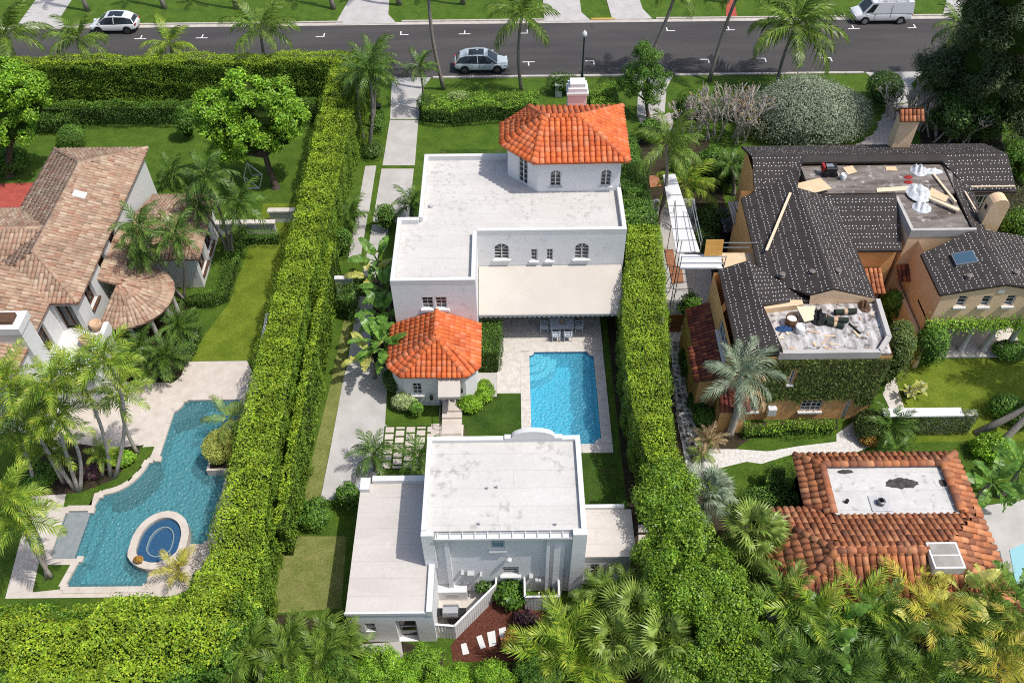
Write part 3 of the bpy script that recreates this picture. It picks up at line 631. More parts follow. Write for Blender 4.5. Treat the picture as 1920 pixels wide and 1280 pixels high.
structure('terrace', slabs_px([(1835, 950), (1960, 930), (1990, 1060), (1880, 1075)]), -0.05, 0.03, M['concrete'])
structure('terrace', slabs_px([(1655, 740), (1672, 690), (1700, 780), (1680, 790)]), -0.05, 0.03, M['coral'])
# crazy paving stones on the white side path
path_stones = structure('stone_path', slabs_px([(1262, 632), (1298, 632), (1300, 640)]), -0.05, 0.027, M['trim'])
M['path_stone'] = surf('path_stone', (0.13, 0.12, 0.11), (0.30, 0.28, 0.26), 2, 0.85, 20, 0.4, 0.02)
for (x0, y0, x1, y1, w) in ((1276, 640, 1270, 720, 26), (1270, 720, 1285, 800, 26), (1285, 800, 1312, 868, 30)):
    n = 10
    for i in range(n):
        for j in range(3):
            t = (i + random.random() * 0.6) / n; px = x0 + (x1 - x0) * t + (j - 1) * w * 0.36 + random.uniform(-2, 2); py = y0 + (y1 - y0) * t
            q = P(px, py); k = random.randint(5, 7); r = random.uniform(0.10, 0.19); a0 = random.random() * 6
            pts = [(q.x + r * random.uniform(0.75, 1.15) * math.cos(a0 + 6.283 * h / k), q.y + r * random.uniform(0.75, 1.15) * math.sin(a0 + 6.283 * h / k)) for h in range(k)]
            MB().prism(pts, 0.0, 0.04).build('path_stone', M['path_stone'], path_stones)
# paver paths on the right: separate bricks on a bed
def paver_patch(pxs, w=0.5, l=0.28, ang=0.5):
    poly = slabs_px(pxs); root = structure('paved_path', poly, -0.05, 0.018, M['grout'])
    xs = [p[0] for p in poly]; ys = [p[1] for p in poly]; cx, cy = sum(xs) / len(xs), sum(ys) / len(ys); R_ = max(max(xs) - min(xs), max(ys) - min(ys))
    ca, sa = math.cos(ang), math.sin(ang); me = MB().box(-w / 2 + 0.012, w / 2 - 0.012, -l / 2 + 0.012, l / 2 - 0.012, -0.02, 0.04).mesh('paver'); me.materials.append(M['paver'])
    n = int(R_ / l) + 2
    for j in range(-n, n):
        for i in range(-n, n):
            u, v = (i + 0.5 * (j % 2)) * w, j * l; x, y = cx + ca * u - sa * v, cy + sa * u + ca * v
            if inside((x, y), poly):
                o = bpy.data.objects.new('paver', me); COL.objects.link(o); o.parent = root; o.location = (x, y, random.uniform(0, 0.006)); o.rotation_euler = (0, 0, ang)
paver_patch([(1664, 200), (1722, 192), (1700, 240), (1680, 276), (1600, 276), (1640, 250)])
paver_patch([(1196, 219), (1262, 214), (1262, 250), (1208, 252)], ang=0.75)
# stepping stones
for nm, lst, mt in (('stepping_stone', [((893, 1194), (903, 1190), (911, 1213), (901, 1217)), ((913, 1186), (928, 1182), (931, 1209), (918, 1213)), ((935, 1179), (948, 1175), (951, 1194), (938, 1198)), ((864, 1208), (874, 1205), (880, 1225), (868, 1228))], M['trim']),
                    ('stepping_stone', [((1196, 984), (1214, 984), (1215, 998), (1196, 998)), ((1197, 1003), (1215, 1003), (1216, 1018), (1197, 1018)), ((1198, 1023), (1216, 1023), (1217, 1038), (1198, 1038)), ((1199, 1043), (1217, 1043), (1218, 1058), (1199, 1058))], M['coral'])):
    for i, q in enumerate(lst):
        o = slab(list(q), mt, 0.06, nm); tag(o, (['white stepping slab in the red mulch, second from the left', 'white stepping slab in the red mulch, third from the left', 'white stepping slab in the red mulch, rightmost', 'white stepping slab in the red mulch, leftmost'] if mt is M['trim'] else ['stepping slab beside the annex, farthest of four', 'stepping slab beside the annex, second farthest', 'stepping slab beside the annex, third farthest', 'stepping slab beside the annex, nearest of four'])[i], 'stepping stone', 'slabs in the mulch' if mt is M['trim'] else 'slabs beside the annex')

# ================================================================ THE WHITE HOUSE
def parapet(m, pts, th, z0, z1):
    """pts outer corners (open polyline), thickness inward to the left of travel"""
    for a, b in zip(pts[:-1], pts[1:]):
        a, b = Vector((*a, 0)), Vector((*b, 0)); d = (b - a).normalized(); n = Vector((-d.y, d.x, 0))
        m.obox((a + b) / 2 + n * th / 2 + Vector((0, 0, (z0 + z1) / 2)), d, n, Vector((0, 0, 1)), (b - a).length / 2, th / 2, (z1 - z0) / 2)
H1 = thing('white_house', 'white stucco house with flat roof, orange tiled tower and cream awning by the blue pool', 'house', (0, 42, 0))
ZR = 6.6
fm = [(-2.08, 41.0), (7.1, 41.0)]
w1 = [(1.02, 1.97, 4.23, 5.52, True), (3.32, 3.74, 4.08, 5.04), (4.30, 4.72, 4.08, 5.04), (6.05, 6.97, 4.17, 5.48, True)]
m = MB(); wall_panel(m, fm[0], fm[1], 0, ZR, w1)
fw = [(-7.02, 36.7), (-2.08, 36.7)]; w2 = [(1.70, 2.38, 4.28, 5.22), (2.50, 3.18, 4.28, 5.22)]
wall_panel(m, fw[0], fw[1], 0, ZR, w2)
for a, b in (((-2.08, 36.7), (-2.08, 41.0)), ((7.1, 41.0), (7.1, 48.85)), ((7.1, 48.85), (-5.72, 48.85)), ((-5.72, 48.85), (-5.72, 42.35)), ((-5.72, 42.35), (-7.02, 42.35)), ((-7.02, 42.35), (-7.02, 36.7))): wall_panel(m, a, b, 0, ZR)
m.build('wall', M['stucco'], H1)
# roof deck and parapets
outl = [(-7.02, 36.7), (-2.08, 36.7), (-2.08, 41.0), (7.1, 41.0), (7.1, 48.85), (-5.72, 48.85), (-5.72, 42.35), (-7.02, 42.35)]
m = MB(); ins = [(-6.9, 36.8), (-2.2, 36.8), (-2.2, 41.1), (7.0, 41.1), (7.0, 48.75), (-5.62, 48.75), (-5.62, 42.25), (-6.9, 42.25)]
m.prism(ins, 5.9, 6.24); m.build('roof_deck', M['membrane'], H1)
m = MB(); th = 0.26
for x0, x1, y0, y1 in ((-7.02, -2.08, 36.7, 36.7 + th), (-2.08, 7.1, 41.0, 41.0 + th), (7.1 - th, 7.1, 41.0 + th, 45.1), (-5.72, -0.2, 48.85 - th, 48.85), (-5.72, -5.72 + th, 42.35, 48.85 - th), (-7.02, -5.72, 42.35 - th, 42.35), (-7.02, -7.02 + th, 36.7 + th, 42.35 - th), (-2.08 - th, -2.08, 36.7 + th, 41.0)):
    m.box(x0 - 0.004, x1 + 0.004, y0 - 0.004, y1 + 0.004, 6.2, ZR + 0.005)
m.build('parapet', M['trim'], H1, bevel=0.02)
m = MB().box(-6.2, -5.75, 42.4, 42.75, 5.9, 6.95); 
w_lab = ['arched window above the awning, left one', 'small window above the awning, left of the pair', 'small window above the awning, right of the pair', 'arched window above the awning, right one']
for h, lab in zip(w1, w_lab): window(H1, *fm, h[0], h[1], h[2], h[3], 2, 3, arched=len(h) > 4, label=lab)
for h in w2: window(H1, *fw, h[0], h[1], h[2], h[3], 2, 3, double=False)
MB().box(-5.4, -3.7, 36.55, 36.72, 4.08, 4.17).build('sill', M['trim'], H1)
# tower
TW = [(1.75, 45.15), (7.0, 45.15), (7.0, 50.4), (1.5, 50.4), (-0.15, 48.7), (-0.15, 46.95)]
m = MB(); tw_h = [(0.79, 1.50, 6.66, 7.92, True), (4.01, 4.70, 6.66, 7.92, True)]
wall_panel(m, TW[0], TW[1], 0.0, 8.78, tw_h)
cham = (TW[5], TW[0]); Lc = (Vector(TW[0]) - Vector(TW[5])).length
wall_panel(m, cham[0], cham[1], 0.0, 8.78, [(0.95, 1.75, 6.3, 8.25)])
for i in (1, 2, 3, 4): wall_panel(m, TW[i], TW[i + 1], 0.0, 8.78)
tower = m.build('tower_wall', M['stucco'], H1)
for h in tw_h: window(H1, TW[0], TW[1], *h[:4], 2, 3, arched=True)
window(H1, cham[0], cham[1], 0.95, 1.75, 6.3, 8.25, 2, 5, name='door', sill=False)
EV = [(1.45, 44.7, 8.8), (7.42, 44.76, 8.8), (7.52, 50.85, 8.8), (1.32, 50.9, 8.8), (-0.56, 48.87, 8.8), (-0.6, 46.68, 8.8)]
A_, B_ = (2.2, 47.75, 10.12), (4.45, 47.75, 10.12)
fac = [[EV[0], EV[1], B_, A_], [EV[1], EV[2], B_], [EV[2], EV[3], A_, B_], [EV[3], EV[4], A_], [EV[4], EV[5], A_], [EV[5], EV[0], A_]]
rf = slab_facets(fac, 0.1).build('tower_roof', M['mortar_orange'], H1)
T = Tiles(0.36, 0.37, M['t_orange_o'], M['t_orange_i'], 0.012)
for f in fac: T.facet(f)
for e in (EV[0], EV[3], EV[4], EV[5]): T.ridge(e, A_)
for e in (EV[1], EV[2]): T.ridge(e, B_)
T.ridge(A_, B_); T.build(rf)
m = MB(); cc = PY(1083, 160, 51.3); m.box(cc.x - 0.62, cc.x + 0.62, 50.86, 51.9, 0, cc.z); m.build('chimney', M['stucco'], H1)
MB().box(cc.x - 0.72, cc.x + 0.72, 50.76, 52.0, cc.z - 0.45, cc.z - 0.3).box(cc.x - 0.5, cc.x + 0.5, 50.98, 51.8, cc.z, cc.z + 0.25).build('chimney_cap', M['trim'], H1)
# awning: sloping canvas with scalloped valance
a0, a1, b0, b1 = PY(897, 499, 40.97), PY(1166, 498, 40.97), P(896, 590, 2.6), P(1164, 588, 2.6)
yv = b0.y
m = MB(); nseg = 9
for i in range(nseg):
    t0, t1 = i / nseg, (i + 1) / nseg
    sg = lambda t: -0.02 * math.sin(math.pi * (t * nseg % 1))
    l0, l1, r0, r1 = (Vector((-2.05, 40.97, a0.z)), Vector((-2.05, yv, 2.6)), Vector((7.0, 40.97, a0.z)), Vector((7.0, yv, 2.6)))
    m.poly([l1.lerp(r1, t0), l1.lerp(r1, t1), l0.lerp(r0, t1), l0.lerp(r0, t0)])
    m.poly([l0.lerp(r0, t0) - Vector((0, 0, .02)), l0.lerp(r0, t1) - Vector((0, 0, .02)), l1.lerp(r1, t1) - Vector((0, 0, .02)), l1.lerp(r1, t0) - Vector((0, 0, .02))])
aw = m.build('awning', M['canvas'], H1)
m = MB(); n = 30
for i in range(n):
    x0, x1 = -2.05 + 9.05 * i / n, -2.05 + 9.05 * (i + 1) / n; k = 5
    pts = [(x0, yv - 0.01, 2.6), (x1, yv - 0.01, 2.6)] + [(x1 + (x0 - x1) * j / k, yv - 0.01 + random.uniform(-.004, .004), 2.42 - 0.1 * math.sin(math.pi * j / k)) for j in range(k + 1)]
    m.poly(pts)
m.build('valance', M['canvas'], aw)
m = MB(); m.bar((-2.05, yv, 2.55), (7.0, yv, 2.55), 0.06)
for x in (-2.0, 2.5, 6.95): m.bar((x, 40.9, 2.4), (x, yv, 2.53), 0.045)
m.build('awning_frame', M['white_paint'], aw)
MB().box(-2.04, 7.05, 40.85, 40.99, 0.1, 2.35).build('glazed_doors', M['glass'], H1)
# pavilion
PE = [(-6.5, 32.5, 2.92), (-2.63, 32.45, 2.92), (-1.9, 33.15, 2.92), (-1.92, 36.68, 2.92), (-7.3, 36.68, 2.92), (-7.3, 33.3, 2.92)]
pa, pb = (-4.45, 34.55, 4.12), (-4.45, 36.68, 4.12)
fac = [[PE[0], PE[1], pa], [PE[1], PE[2], pa], [PE[2], PE[3], pb, pa], [PE[4], PE[5], pa, pb], [PE[5], PE[0], pa]]
rf = slab_facets(fac, 0.1).build('pavilion_roof', M['mortar_orange'], H1)
T = Tiles(0.30, 0.34, M['t_orange_o'], M['t_orange_i'], 0.01)
for f in fac: T.facet(f)
for e in (PE[0], PE[1], PE[2], PE[5]): T.ridge(e, pa)
T.ridge(pa, pb); T.build(rf)
PW = [(-6.35, 32.72), (-2.75, 32.68), (-2.12, 33.3), (-2.12, 36.7), (-7.08, 36.7), (-7.08, 33.45)]
wz = PY(775, 739, 32.72), PY(790, 718, 32.72)
d0 = PY(836, 745, 32.7).x; 
m = MB(); uw = wz[0].x - PW[0][0]; ud = (PY(834, 745, 32.7).x - PW[0][0], PY(860, 745, 32.7).x - PW[0][0])
hs = [(uw, uw + (wz[1].x - wz[0].x), wz[0].z, wz[1].z), (ud[0], ud[1], 0.45, 2.3)]
wall_panel(m, PW[0], PW[1], 0, 2.9, hs)
for i in (1, 2, 4, 5): wall_panel(m, PW[i], PW[(i + 1) % 6], 0, 2.9)
m.build('pavilion_wall', M['stucco'], H1)
window(H1, PW[0], PW[1], *hs[0], 2, 3, double=False); window(H1, PW[0], PW[1], *hs[1], 2, 3, name='door', sill=False, frame=M['black_metal'])
cx0, cx1 = PW[0][0] + ud[0] - 0.25, PW[0][0] + ud[1] + 0.2
m = MB(); yc = 31.55
m.poly([(cx0, yc, 2.25), (cx1, yc, 2.25), (cx1, 32.66, 2.78), (cx0, 32.66, 2.78)]); m.poly([(cx0, yc, 2.05), (cx1, yc, 2.05), (cx1, yc, 2.25), (cx0, yc, 2.25)])
m.poly([(cx0, 32.66, 2.05), (cx0, yc, 2.05), (cx0, yc, 2.25), (cx0, 32.66, 2.78)]); m.poly([(cx1, yc, 2.05), (cx1, 32.66, 2.05), (cx1, 32.66, 2.78), (cx1, yc, 2.25)])
m.build('door_canopy', M['canvas'], H1)
for k in range(3): MB().box(cx0 + 0.1, cx1, 31.95 - k * 0.4 - (0 if k < 2 else 0.7), 32.7 - k * 0.4 - 0.35 * (k > 0) , 0.0, 0.45 - k * 0.15).build('step', M['travertine'], H1)
m = MB()
for x in (cx0 + 0.02,):
    for i in range(7): m.bar((x, 32.6 - i * 0.3, 0.05), (x, 32.6 - i * 0.3, 1.25 - i * 0.06), 0.025)
    m.bar((x, 32.65, 1.28), (x, 30.75, 0.9), 0.04)
m.build('railing', M['black_metal'], H1)
structure('path', [(cx0, 30.3), (cx1 + 0.1, 30.3), (cx1 + 0.1, 31.2), (cx0, 31.2)], -0.05, 0.05, M['travertine'])
structure('path', [(PX0 - 0.6 - 5.3, 30.4), (cx0 - 0.02, 30.4), (cx0 - 0.02, 31.3), (PX0 - 0.6 - 5.3, 31.3)], -0.05, 0.045, M['travertine'])
def lantern(x, y, z, n=(0, -1)):
    m = MB(); m.lathe((x + n[0] * 0.16, y + n[1] * 0.16, z), [(0.02, 0.22), (0.09, 0.16), (0.1, -0.12), (0.03, -0.2)], 6); m.bar((x, y, z + 0.2), (x + n[0] * 0.16, y + n[1] * 0.16, z + 0.24), 0.03)
    m.build('wall_lantern', M['black_metal'], H1)
q = PY(809, 742, 32.7); lantern(q.x, 32.7, q.z); q = PY(865, 727, 32.72); lantern(q.x, 32.66, q.z); lantern(-2.12, 34.0, 2.1, (1, 0))
for px, py in ((808, 388), (1017, 352)):
    q = P(px, py, 6.24); MB().lathe((q.x, q.y, 6.24), [(0.14, 0), (0.14, 0.16), (0.09, 0.2)], 10).build('roof_vent', M['grey_box'], H1)
# ================================================================ GUEST HOUSE
H2 = thing('guest_house', 'two-storey white guest house with flat roof and low garage wing in front of the pool', 'house', (-1, 22, 0))
GX0, GX1, GY0, GY1 = -4.27, 3.33, 20.65, 25.9
m = MB(); f2 = [(GX0, GY0), (GX1, GY0)]
def hol(px0, py0, px1, py1, Y, x0):
    a, b = PY(px0, py0, Y), PY(px1, py1, Y); return (a.x - x0, b.x - x0, a.z, b.z)
g1, g2 = hol(921, 1029, 946, 1008, GY0, GX0), hol(942, 1077, 973, 1062, GY0, GX0)
wall_panel(m, *f2, 0, 5.95, [g1, g2], 0.16)
for a, b in (((GX1, GY0), (GX1, GY1)), ((GX1, GY1), (GX0, GY1)), ((GX0, GY1), (GX0, GY0))): wall_panel(m, a, b, 0, 6.2)
m.build('wall', M['stucco'], H2)
window(H2, *f2, *g1, 1, 2, glass=M['glass_blue']); window(H2, *f2, *g2, 1, 3)
MB().box(GX0 + 0.1, GX1 - 0.1, GY0 + 0.05, GY1 - 0.1, 5.6, 5.98).build('roof_deck', M['membrane'], H2)
m = MB().box(GX0 - 0.004, GX0 + 0.24, GY0 - 0.004, GY1 + 0.004, 5.9, 6.205).box(GX1 - 0.24, GX1 + 0.004, GY0 - 0.004, GY1 + 0.004, 5.9, 6.205).box(GX0 + 0.24, GX1 - 0.24, GY1 - 0.24, GY1 + 0.004, 5.9, 6.203)
ca, cb = PY(959, 815, 25.9), PY(1040, 815, 25.9); r = (cb.x - ca.x) / 2; cx = (ca.x + cb.x) / 2
pts = [(cx - r - 0.35, 6.19), (cx + r + 0.35, 6.19), (cx + r + 0.35, 6.32)] + [(cx + r * math.cos(t * math.pi / 12), 6.32 + 0.55 * math.sin(t * math.pi / 12)) for t in range(13)] + [(cx - r - 0.35, 6.32)]
va = m.vs([(x, GY1 - 0.25, z) for x, z in pts]); vb = m.vs([(x, GY1 + 0.01, z) for x, z in pts]); m.f.append(va); m.f.append(vb[::-1])
for i in range(len(pts)): j = (i + 1) % len(pts); m.f.append([va[j], va[i], vb[i], vb[j]])
m.build('parapet', M['trim'], H2)
# corner buttresses, gutter on brackets
MB().box(GX1 - 0.62, GX1 + 0.02, GY0 - 0.32, GY0 + 0.02, 0, 6.17).build('buttress', M['stucco'], H2); MB().box(GX0 - 0.02, GX0 + 0.55, GY0 - 0.25, GY0 + 0.02, 3.0, 6.1).build('buttress', M['stucco'], H2)
MB().box(GX0 + 0.6, GX1 - 0.66, GY0 - 0.34, GY0 - 0.31, 5.78, 5.93).box(GX0 + 0.6, GX1 - 0.66, GY0 - 0.31, GY0 - 0.02, 5.78, 5.80).build('gutter', M['trim'], H2)
m = MB()
for i in range(11): x = GX0 + 0.7 + i * 0.58; m.box(x, x + 0.04, GY0 - 0.31, GY0 + 0.05, 5.86, 5.9)
m.build('gutter_bracket', M['trim'], H2)
for px, w in ((843, 0.22), (1026, 0.16)):
    x = PY(px, 1060, GY0).x; MB().box(x - w / 2, x + w / 2, GY0 - 0.22, GY0 + 0.01, 0, 5.4).build('pilaster', M['stucco'], H2)
MB().box(GX1 - 1.45, GX1 - 0.95, GY0 - 0.16, GY0 + 0.01, 0, 4.7).build('pilaster', M['stucco'], H2)
# garage wing
m = MB(); gf = [(-7.9, 18.05), (-3.85, 18.05)]; gh = [hol(749, 1200, 780, 1166, 18.05, -7.9), hol(687, 1184, 702, 1168, 18.05, -7.9)]
gh[0] = (gh[0][0], gh[0][1], 0.05, 2.35)
wall_panel(m, *gf, 0, 3.2, gh, 0.3)
for a, b in (((-3.85, 18.05), (-3.85, 20.66)), ((-7.9, 25.3), (-7.9, 18.05)), ((-4.26, 25.3), (-7.9, 25.3))): wall_panel(m, a, b, 0, 3.2)
m.build('garage_wall', M['stucco'], H2)
window(H2, *gf, *gh[0], 1, 2, depth=0.28, name='garage_door', sill=False, fw=0.1); window(H2, *gf, *gh[1], 2, 2, sill=False)
MB().prism([(-7.904, 18.046), (-3.846, 18.046), (-3.846, 20.64), (-4.28, 20.64), (-4.28, 25.304), (-7.904, 25.304)], 3.0, 3.21).build('garage_roof', M['membrane2'], H2)
for bb in ((-4.12, -3.84, 18.0, 20.64, 2.95, 3.42), (-7.3, -4.28, 25.1, 25.42, 3.0, 3.5), (-7.95, -4.13, 18.0, 18.1, 3.05, 3.25)): MB().box(*bb).build('garage_parapet', M['trim'], H2)
m = MB(); m.lathe((-7.75, 25.0, 0), [(0.3, 0), (0.3, 3.1), (0.36, 3.15), (0.36, 3.3), (0.2, 3.45)], 8); m.box(-7.9, -7.4, 24.6, 25.3, 2.9, 3.5); m.build('corner_post', M['trim'], H2)
# annex
m = MB(); af = [(3.34, 21.0), (5.75, 21.0)]; ah = [hol(1104, 1083, 1124, 1057, 21.0, 3.34)]
wall_panel(m, *af, 0, 2.95, ah); wall_panel(m, (5.75, 21.0), (5.75, 23.5), 0, 2.95); wall_panel(m, (5.75, 23.5), (3.34, 23.5), 0, 2.95); m.build('annex_wall', M['stucco'], H2)
window(H2, *af, *ah[0], 2, 4, double=False)
MB().box(3.34, 5.95, 20.9, 23.55, 2.9, 3.02).build('annex_roof', M['membrane2'], H2); MB().box(3.34, 5.6, 23.56, 23.75, 2.7, 3.2).build('annex_parapet', M['trim'], H2)
for px, py in ((914, 916), (932, 914), (899, 983), (1042, 984)):
    q = P(px, py, 5.98); MB().lathe((q.x, q.y, 5.98), [(0.05, 0), (0.05, 0.22)], 8).build('vent_pipe', M['grey_box'], H2)
for px, py, w, h in ((883, 1079, 0.35, 0.5), (867, 1075, 0.14, 0.2), (902, 1078, 0.12, 0.18), (996, 1082, 0.2, 0.25), (1006, 1087, 0.14, 0.18), (1012, 1087, 0.14, 0.18)):
    q = PY(px, py, GY0 - 0.15); MB().box(q.x - w / 2, q.x + w / 2, GY0 - 0.25, GY0 - 0.0, q.z - h / 2, q.z + h / 2).build('meter_box', M['grey_box'], H2, bevel=0.01)
m = MB()
for px in (866, 881, 897): q = PY(px, 1095, GY0 - 0.08); m.bar((q.x, GY0 - 0.08, 0.05), (q.x, GY0 - 0.08, 1.3), 0.05)
m.build('conduit', M['grey_box'], H2)
q = PY(955, 1050, GY0 - 0.2); MB().lathe((q.x, GY0 - 0.18, q.z), [(0.03, 0.1), (0.12, 0.06), (0.12, -0.06), (0.03, -0.1)], 10).build('wall_lamp', M['white_paint'], H2)
# slatted white fences, slat by slat
def slat_fence(pts, h, label, w=0.14):
    root = thing('picket_fence', label, 'fence', (pts[0][0], pts[0][1], 0))
    for (a, b) in zip(pts[:-1], pts[1:]):
        a, b = Vector((*a, 0)), Vector((*b, 0)); L = (b - a).length; d = (b - a) / L; n = max(1, int(L / w)); nn = Vector((-d.y, d.x, 0))
        me = MB().obox((0, 0, h / 2), d, nn, (0, 0, 1), w * 0.44, 0.02, h / 2).mesh('slat'); me.materials.append(M['white_paint'])
        for i in range(n):
            o = bpy.data.objects.new('slat', me); COL.objects.link(o); o.parent = root; o.location = a + d * ((i + 0.5) * L / n) - root.location
        m = MB(); m.obox((a + b) / 2 + Vector((0, 0, h + 0.02)), d, nn, (0, 0, 1), L / 2, 0.05, 0.025); m.build('cap_rail', M['white_paint'], root); m = MB(); m.obox((a + b) / 2 + nn * 0.045 + Vector((0, 0, h * 0.3)), d, nn, (0, 0, 1), L / 2, 0.02, 0.04); m.build('rail', M['white_paint'], root)
fa, fb, fc = P2(820, 1194), P2(855, 1197), P2(931, 1120)
slat_fence([fa, fb, fc, (fc[0] + 0.02, GY0)], 1.45, 'white slatted fence running diagonally round the grill yard')
ea, eb = P2(984, 1143), P2(1047, 1142); slat_fence([(ea[0], GY0), ea, eb, (eb[0], GY0)], 1.45, 'small white slatted enclosure round the pool pumps')
q = P(849, 1124); ac = thing('generator', 'beige generator box standing against the wall in the service yard', 'generator', (q.x, q.y, 0))
MB().box(q.x - 0.75, q.x + 0.75, q.y, q.y + 0.7, 0.05, 0.85).build('cabinet', M['white_paint'], ac, bevel=0.03); MB().box(q.x - 0.3, q.x + 0.3, q.y - 0.01, q.y, 0.25, 0.6).build('grille', M['grey_box'], ac); MB().box(q.x - 0.8, q.x + 0.8, q.y - 0.05, q.y + 0.75, 0.0, 0.05).build('base', M['concrete'], ac)
q = P(847, 1160); gr = thing('barbecue_grill', 'black and silver barbecue grill inside the white fence', 'grill', (q.x, q.y, 0))
MB().box(q.x - 0.4, q.x + 0.4, q.y - 0.28, q.y + 0.28, 0.1, 0.8).build('cart', M['black_metal'], gr)
m = MB()
for i in range(9): pass
pr = [(q.y - 0.32, 0.8), (q.y - 0.32, 0.95), (q.y - 0.2, 1.12), (q.y + 0.1, 1.16), (q.y + 0.3, 1.02), (q.y + 0.32, 0.8)]
va = m.vs([(q.x - 0.38, y, z) for y, z in pr]); vb = m.vs([(q.x + 0.38, y, z) for y, z in pr]); m.f.append(va); m.f.append(vb[::-1])
for i in range(6): j = (i + 1) % 6; m.f.append([va[j], va[i], vb[i], vb[j]])
m.build('lid', M['steel'], gr); MB().bar((q.x - 0.3, q.y - 0.38, 0.95), (q.x + 0.3, q.y - 0.38, 0.95), 0.04).build('handle', M['black_metal'], gr)
for s in (-1, 1): MB().box(q.x + s * 0.41 if s > 0 else q.x - 0.75, q.x + 0.75 if s > 0 else q.x - 0.41, q.y - 0.2, q.y + 0.2, 0.78, 0.83).build('side_shelf', M['black_metal'], gr)
for px, py in ((1014, 1130), (1034, 1131)):
    q = P(px, py); pp = thing('pool_pump', 'white and black pool pump in the small enclosure, %s one' % ('left' if px < 1020 else 'right'), 'pump', (q.x, q.y, 0), 'pool pumps')
    MB().lathe((q.x, q.y, 0.0), [(0.25, 0), (0.28, 0.3), (0.22, 0.62), (0.08, 0.7)], 12).build('filter_tank', M['black_metal'], pp, smooth=True)
    MB().tube([(q.x - 0.35, q.y - 0.2, 0.1), (q.x - 0.35, q.y - 0.2, 0.75), (q.x + 0.3, q.y - 0.2, 0.75), (q.x + 0.3, q.y - 0.2, 0.3)], 0.05, 8).tube([(q.x - 0.1, q.y - 0.3, 0.1), (q.x - 0.1, q.y - 0.3, 0.6), (q.x - 0.1, q.y + 0.3, 0.6)], 0.045, 8).build('pipe', M['white_paint'], pp)
# hedge gate in black iron
g0, g1 = P2(669, 556), P2(701, 556); gt = thing('iron_gate', 'black iron bar gate across the garden path by the banana plants', 'gate', (g0[0], g0[1], 0))
m = MB(); n = 11; hz = 1.55
for i in range(n): x = g0[0] + (g1[0] - g0[0]) * i / (n - 1); MB().bar((x, g0[1], 0.08), (x, g0[1], hz), 0.028).build('bar', M['black_metal'], gt)
for zz in (0.2, hz - 0.15): MB().bar((g0[0], g0[1], zz), (g1[0], g0[1], zz), 0.04).build('rail', M['black_metal'], gt)
pg = MB().box(g0[0] - 2.2, g0[0] - 0.05, g0[1] - 0.12, g0[1] + 0.12, 0, 1.75).box(g0[0] - 2.25, g0[0] + 0.0, g0[1] - 0.17, g0[1] + 0.17, 1.75, 1.82).build('garden_wall', M['trim']); tag(pg, 'white garden wall with flat cap beside the black iron gate', 'wall')
# ================================================================ LEFT HOUSE (pale clay tiles)
H3 = thing('clay_roof_house', 'large white house with weathered pink clay tile roofs beside the freeform pool', 'house', (-29, 42, 0))
E_ = 5.5; R_ = 6.65
m = MB()
rw = [(-25.65, 36.45), (-25.65, 51.0)]
hs = []
for px, py in ((205, 448), (189, 492), (166, 548)):
    y = P(px, py, 4.4).y - 36.45; hs.append((y - 0.55, y + 0.55, 3.5, 5.0))
wall_panel(m, *rw, 0, E_ - 0.02, hs, 0.3)
wall_panel(m, (-25.65, 51.0), (-31.4, 51.0), 0, E_ - 0.02); wall_panel(m, (-31.4, 51.0), (-31.4, 45), 0, E_ - 0.02)
bd = [(0.2, 1.25, 3.0, 5.1)]
wall_panel(m, (-27.2, 36.45), (-25.65, 36.45), 0, E_ - 0.02, bd, 0.25)
bw = [(0.7, 2.3, 3.2, 5.0)]
wall_panel(m, (-27.2, 31.0), (-27.2, 36.45), 0, E_ - 0.02, [(2.4, 4.2, 3.1, 5.0)], 0.25); wall_panel(m, (-34, 31.0), (-27.2, 31.0), 0, E_ - 0.02)
m.build('wall', M['trim'], H3)
for h in hs: window(H3, *rw, *h, 2, 3, depth=0.28, frame=M['wood_dark'])
window(H3, (-27.2, 36.45), (-25.65, 36.45), *bd[0], 2, 1, depth=0.25, frame=M['wood_dark'], sill=False, name='door'); window(H3, (-27.2, 31.0), (-27.2, 36.45), 2.4, 4.2, 3.1, 5.0, 4, 3, depth=0.25, frame=M['wood_dark'], sill=False)
MB().box(-27.2, -24.2, 32.6, 36.45, 2.75, 2.95).build('balcony_floor', M['trim'], H3)
MB().box(-27.1, -24.3, 32.7, 36.3, 0.0, 2.75).build('balcony_base', M['trim'], H3)
MB().box(-24.5, -24.2, 32.6, 36.45, 2.95, 3.7).build('balcony_wall', M['trim'], H3)
c0, c1, c2, c3 = (-25.3, 51.4, E_), (-31.8, 51.4, E_), (-31.8, 36.25, E_), (-25.3, 36.25, E_)
ra, rb = (-28.55, 48.15, R_), (-28.55, 39.5, R_)
fac = [[c0, c1, ra], [c3, c0, ra, rb], [c1, c2, rb, ra], [c2, c3, rb]]
e0, e1 = (-29.0, 41.6, R_ - 0.02), (-50, 41.6, R_ - 0.02)
fac2 = [[(-50, 38.3, E_), (-31.8, 38.3, E_), (-28.6, 41.55, R_), (-50, 41.6, R_)], [(-31.8, 44.9, E_), (-50, 44.9, E_), (-50, 41.6, R_), (-28.6, 41.65, R_)]]
fac3 = [[(-27.0, 31.0, E_), (-27.0, 36.24, E_), (-27.0, 37.5, E_ + 0.02), (-30.2, 38.6, R_ - 0.05), (-30.2, 31.0, R_ - 0.05)], [(-33.4, 38, E_), (-33.4, 31.0, E_), (-30.2, 31.0, R_ - 0.05), (-30.2, 38.6, R_ - 0.05)]]
rf = slab_facets(fac + fac2 + fac3, 0.14).build('main_roof', M['mortar_pale'], H3)
T = Tiles(0.26, 0.40, M['t_pale_o'], M['t_pale_i'], 0.02)
for f in fac + fac2 + fac3: T.facet(f)
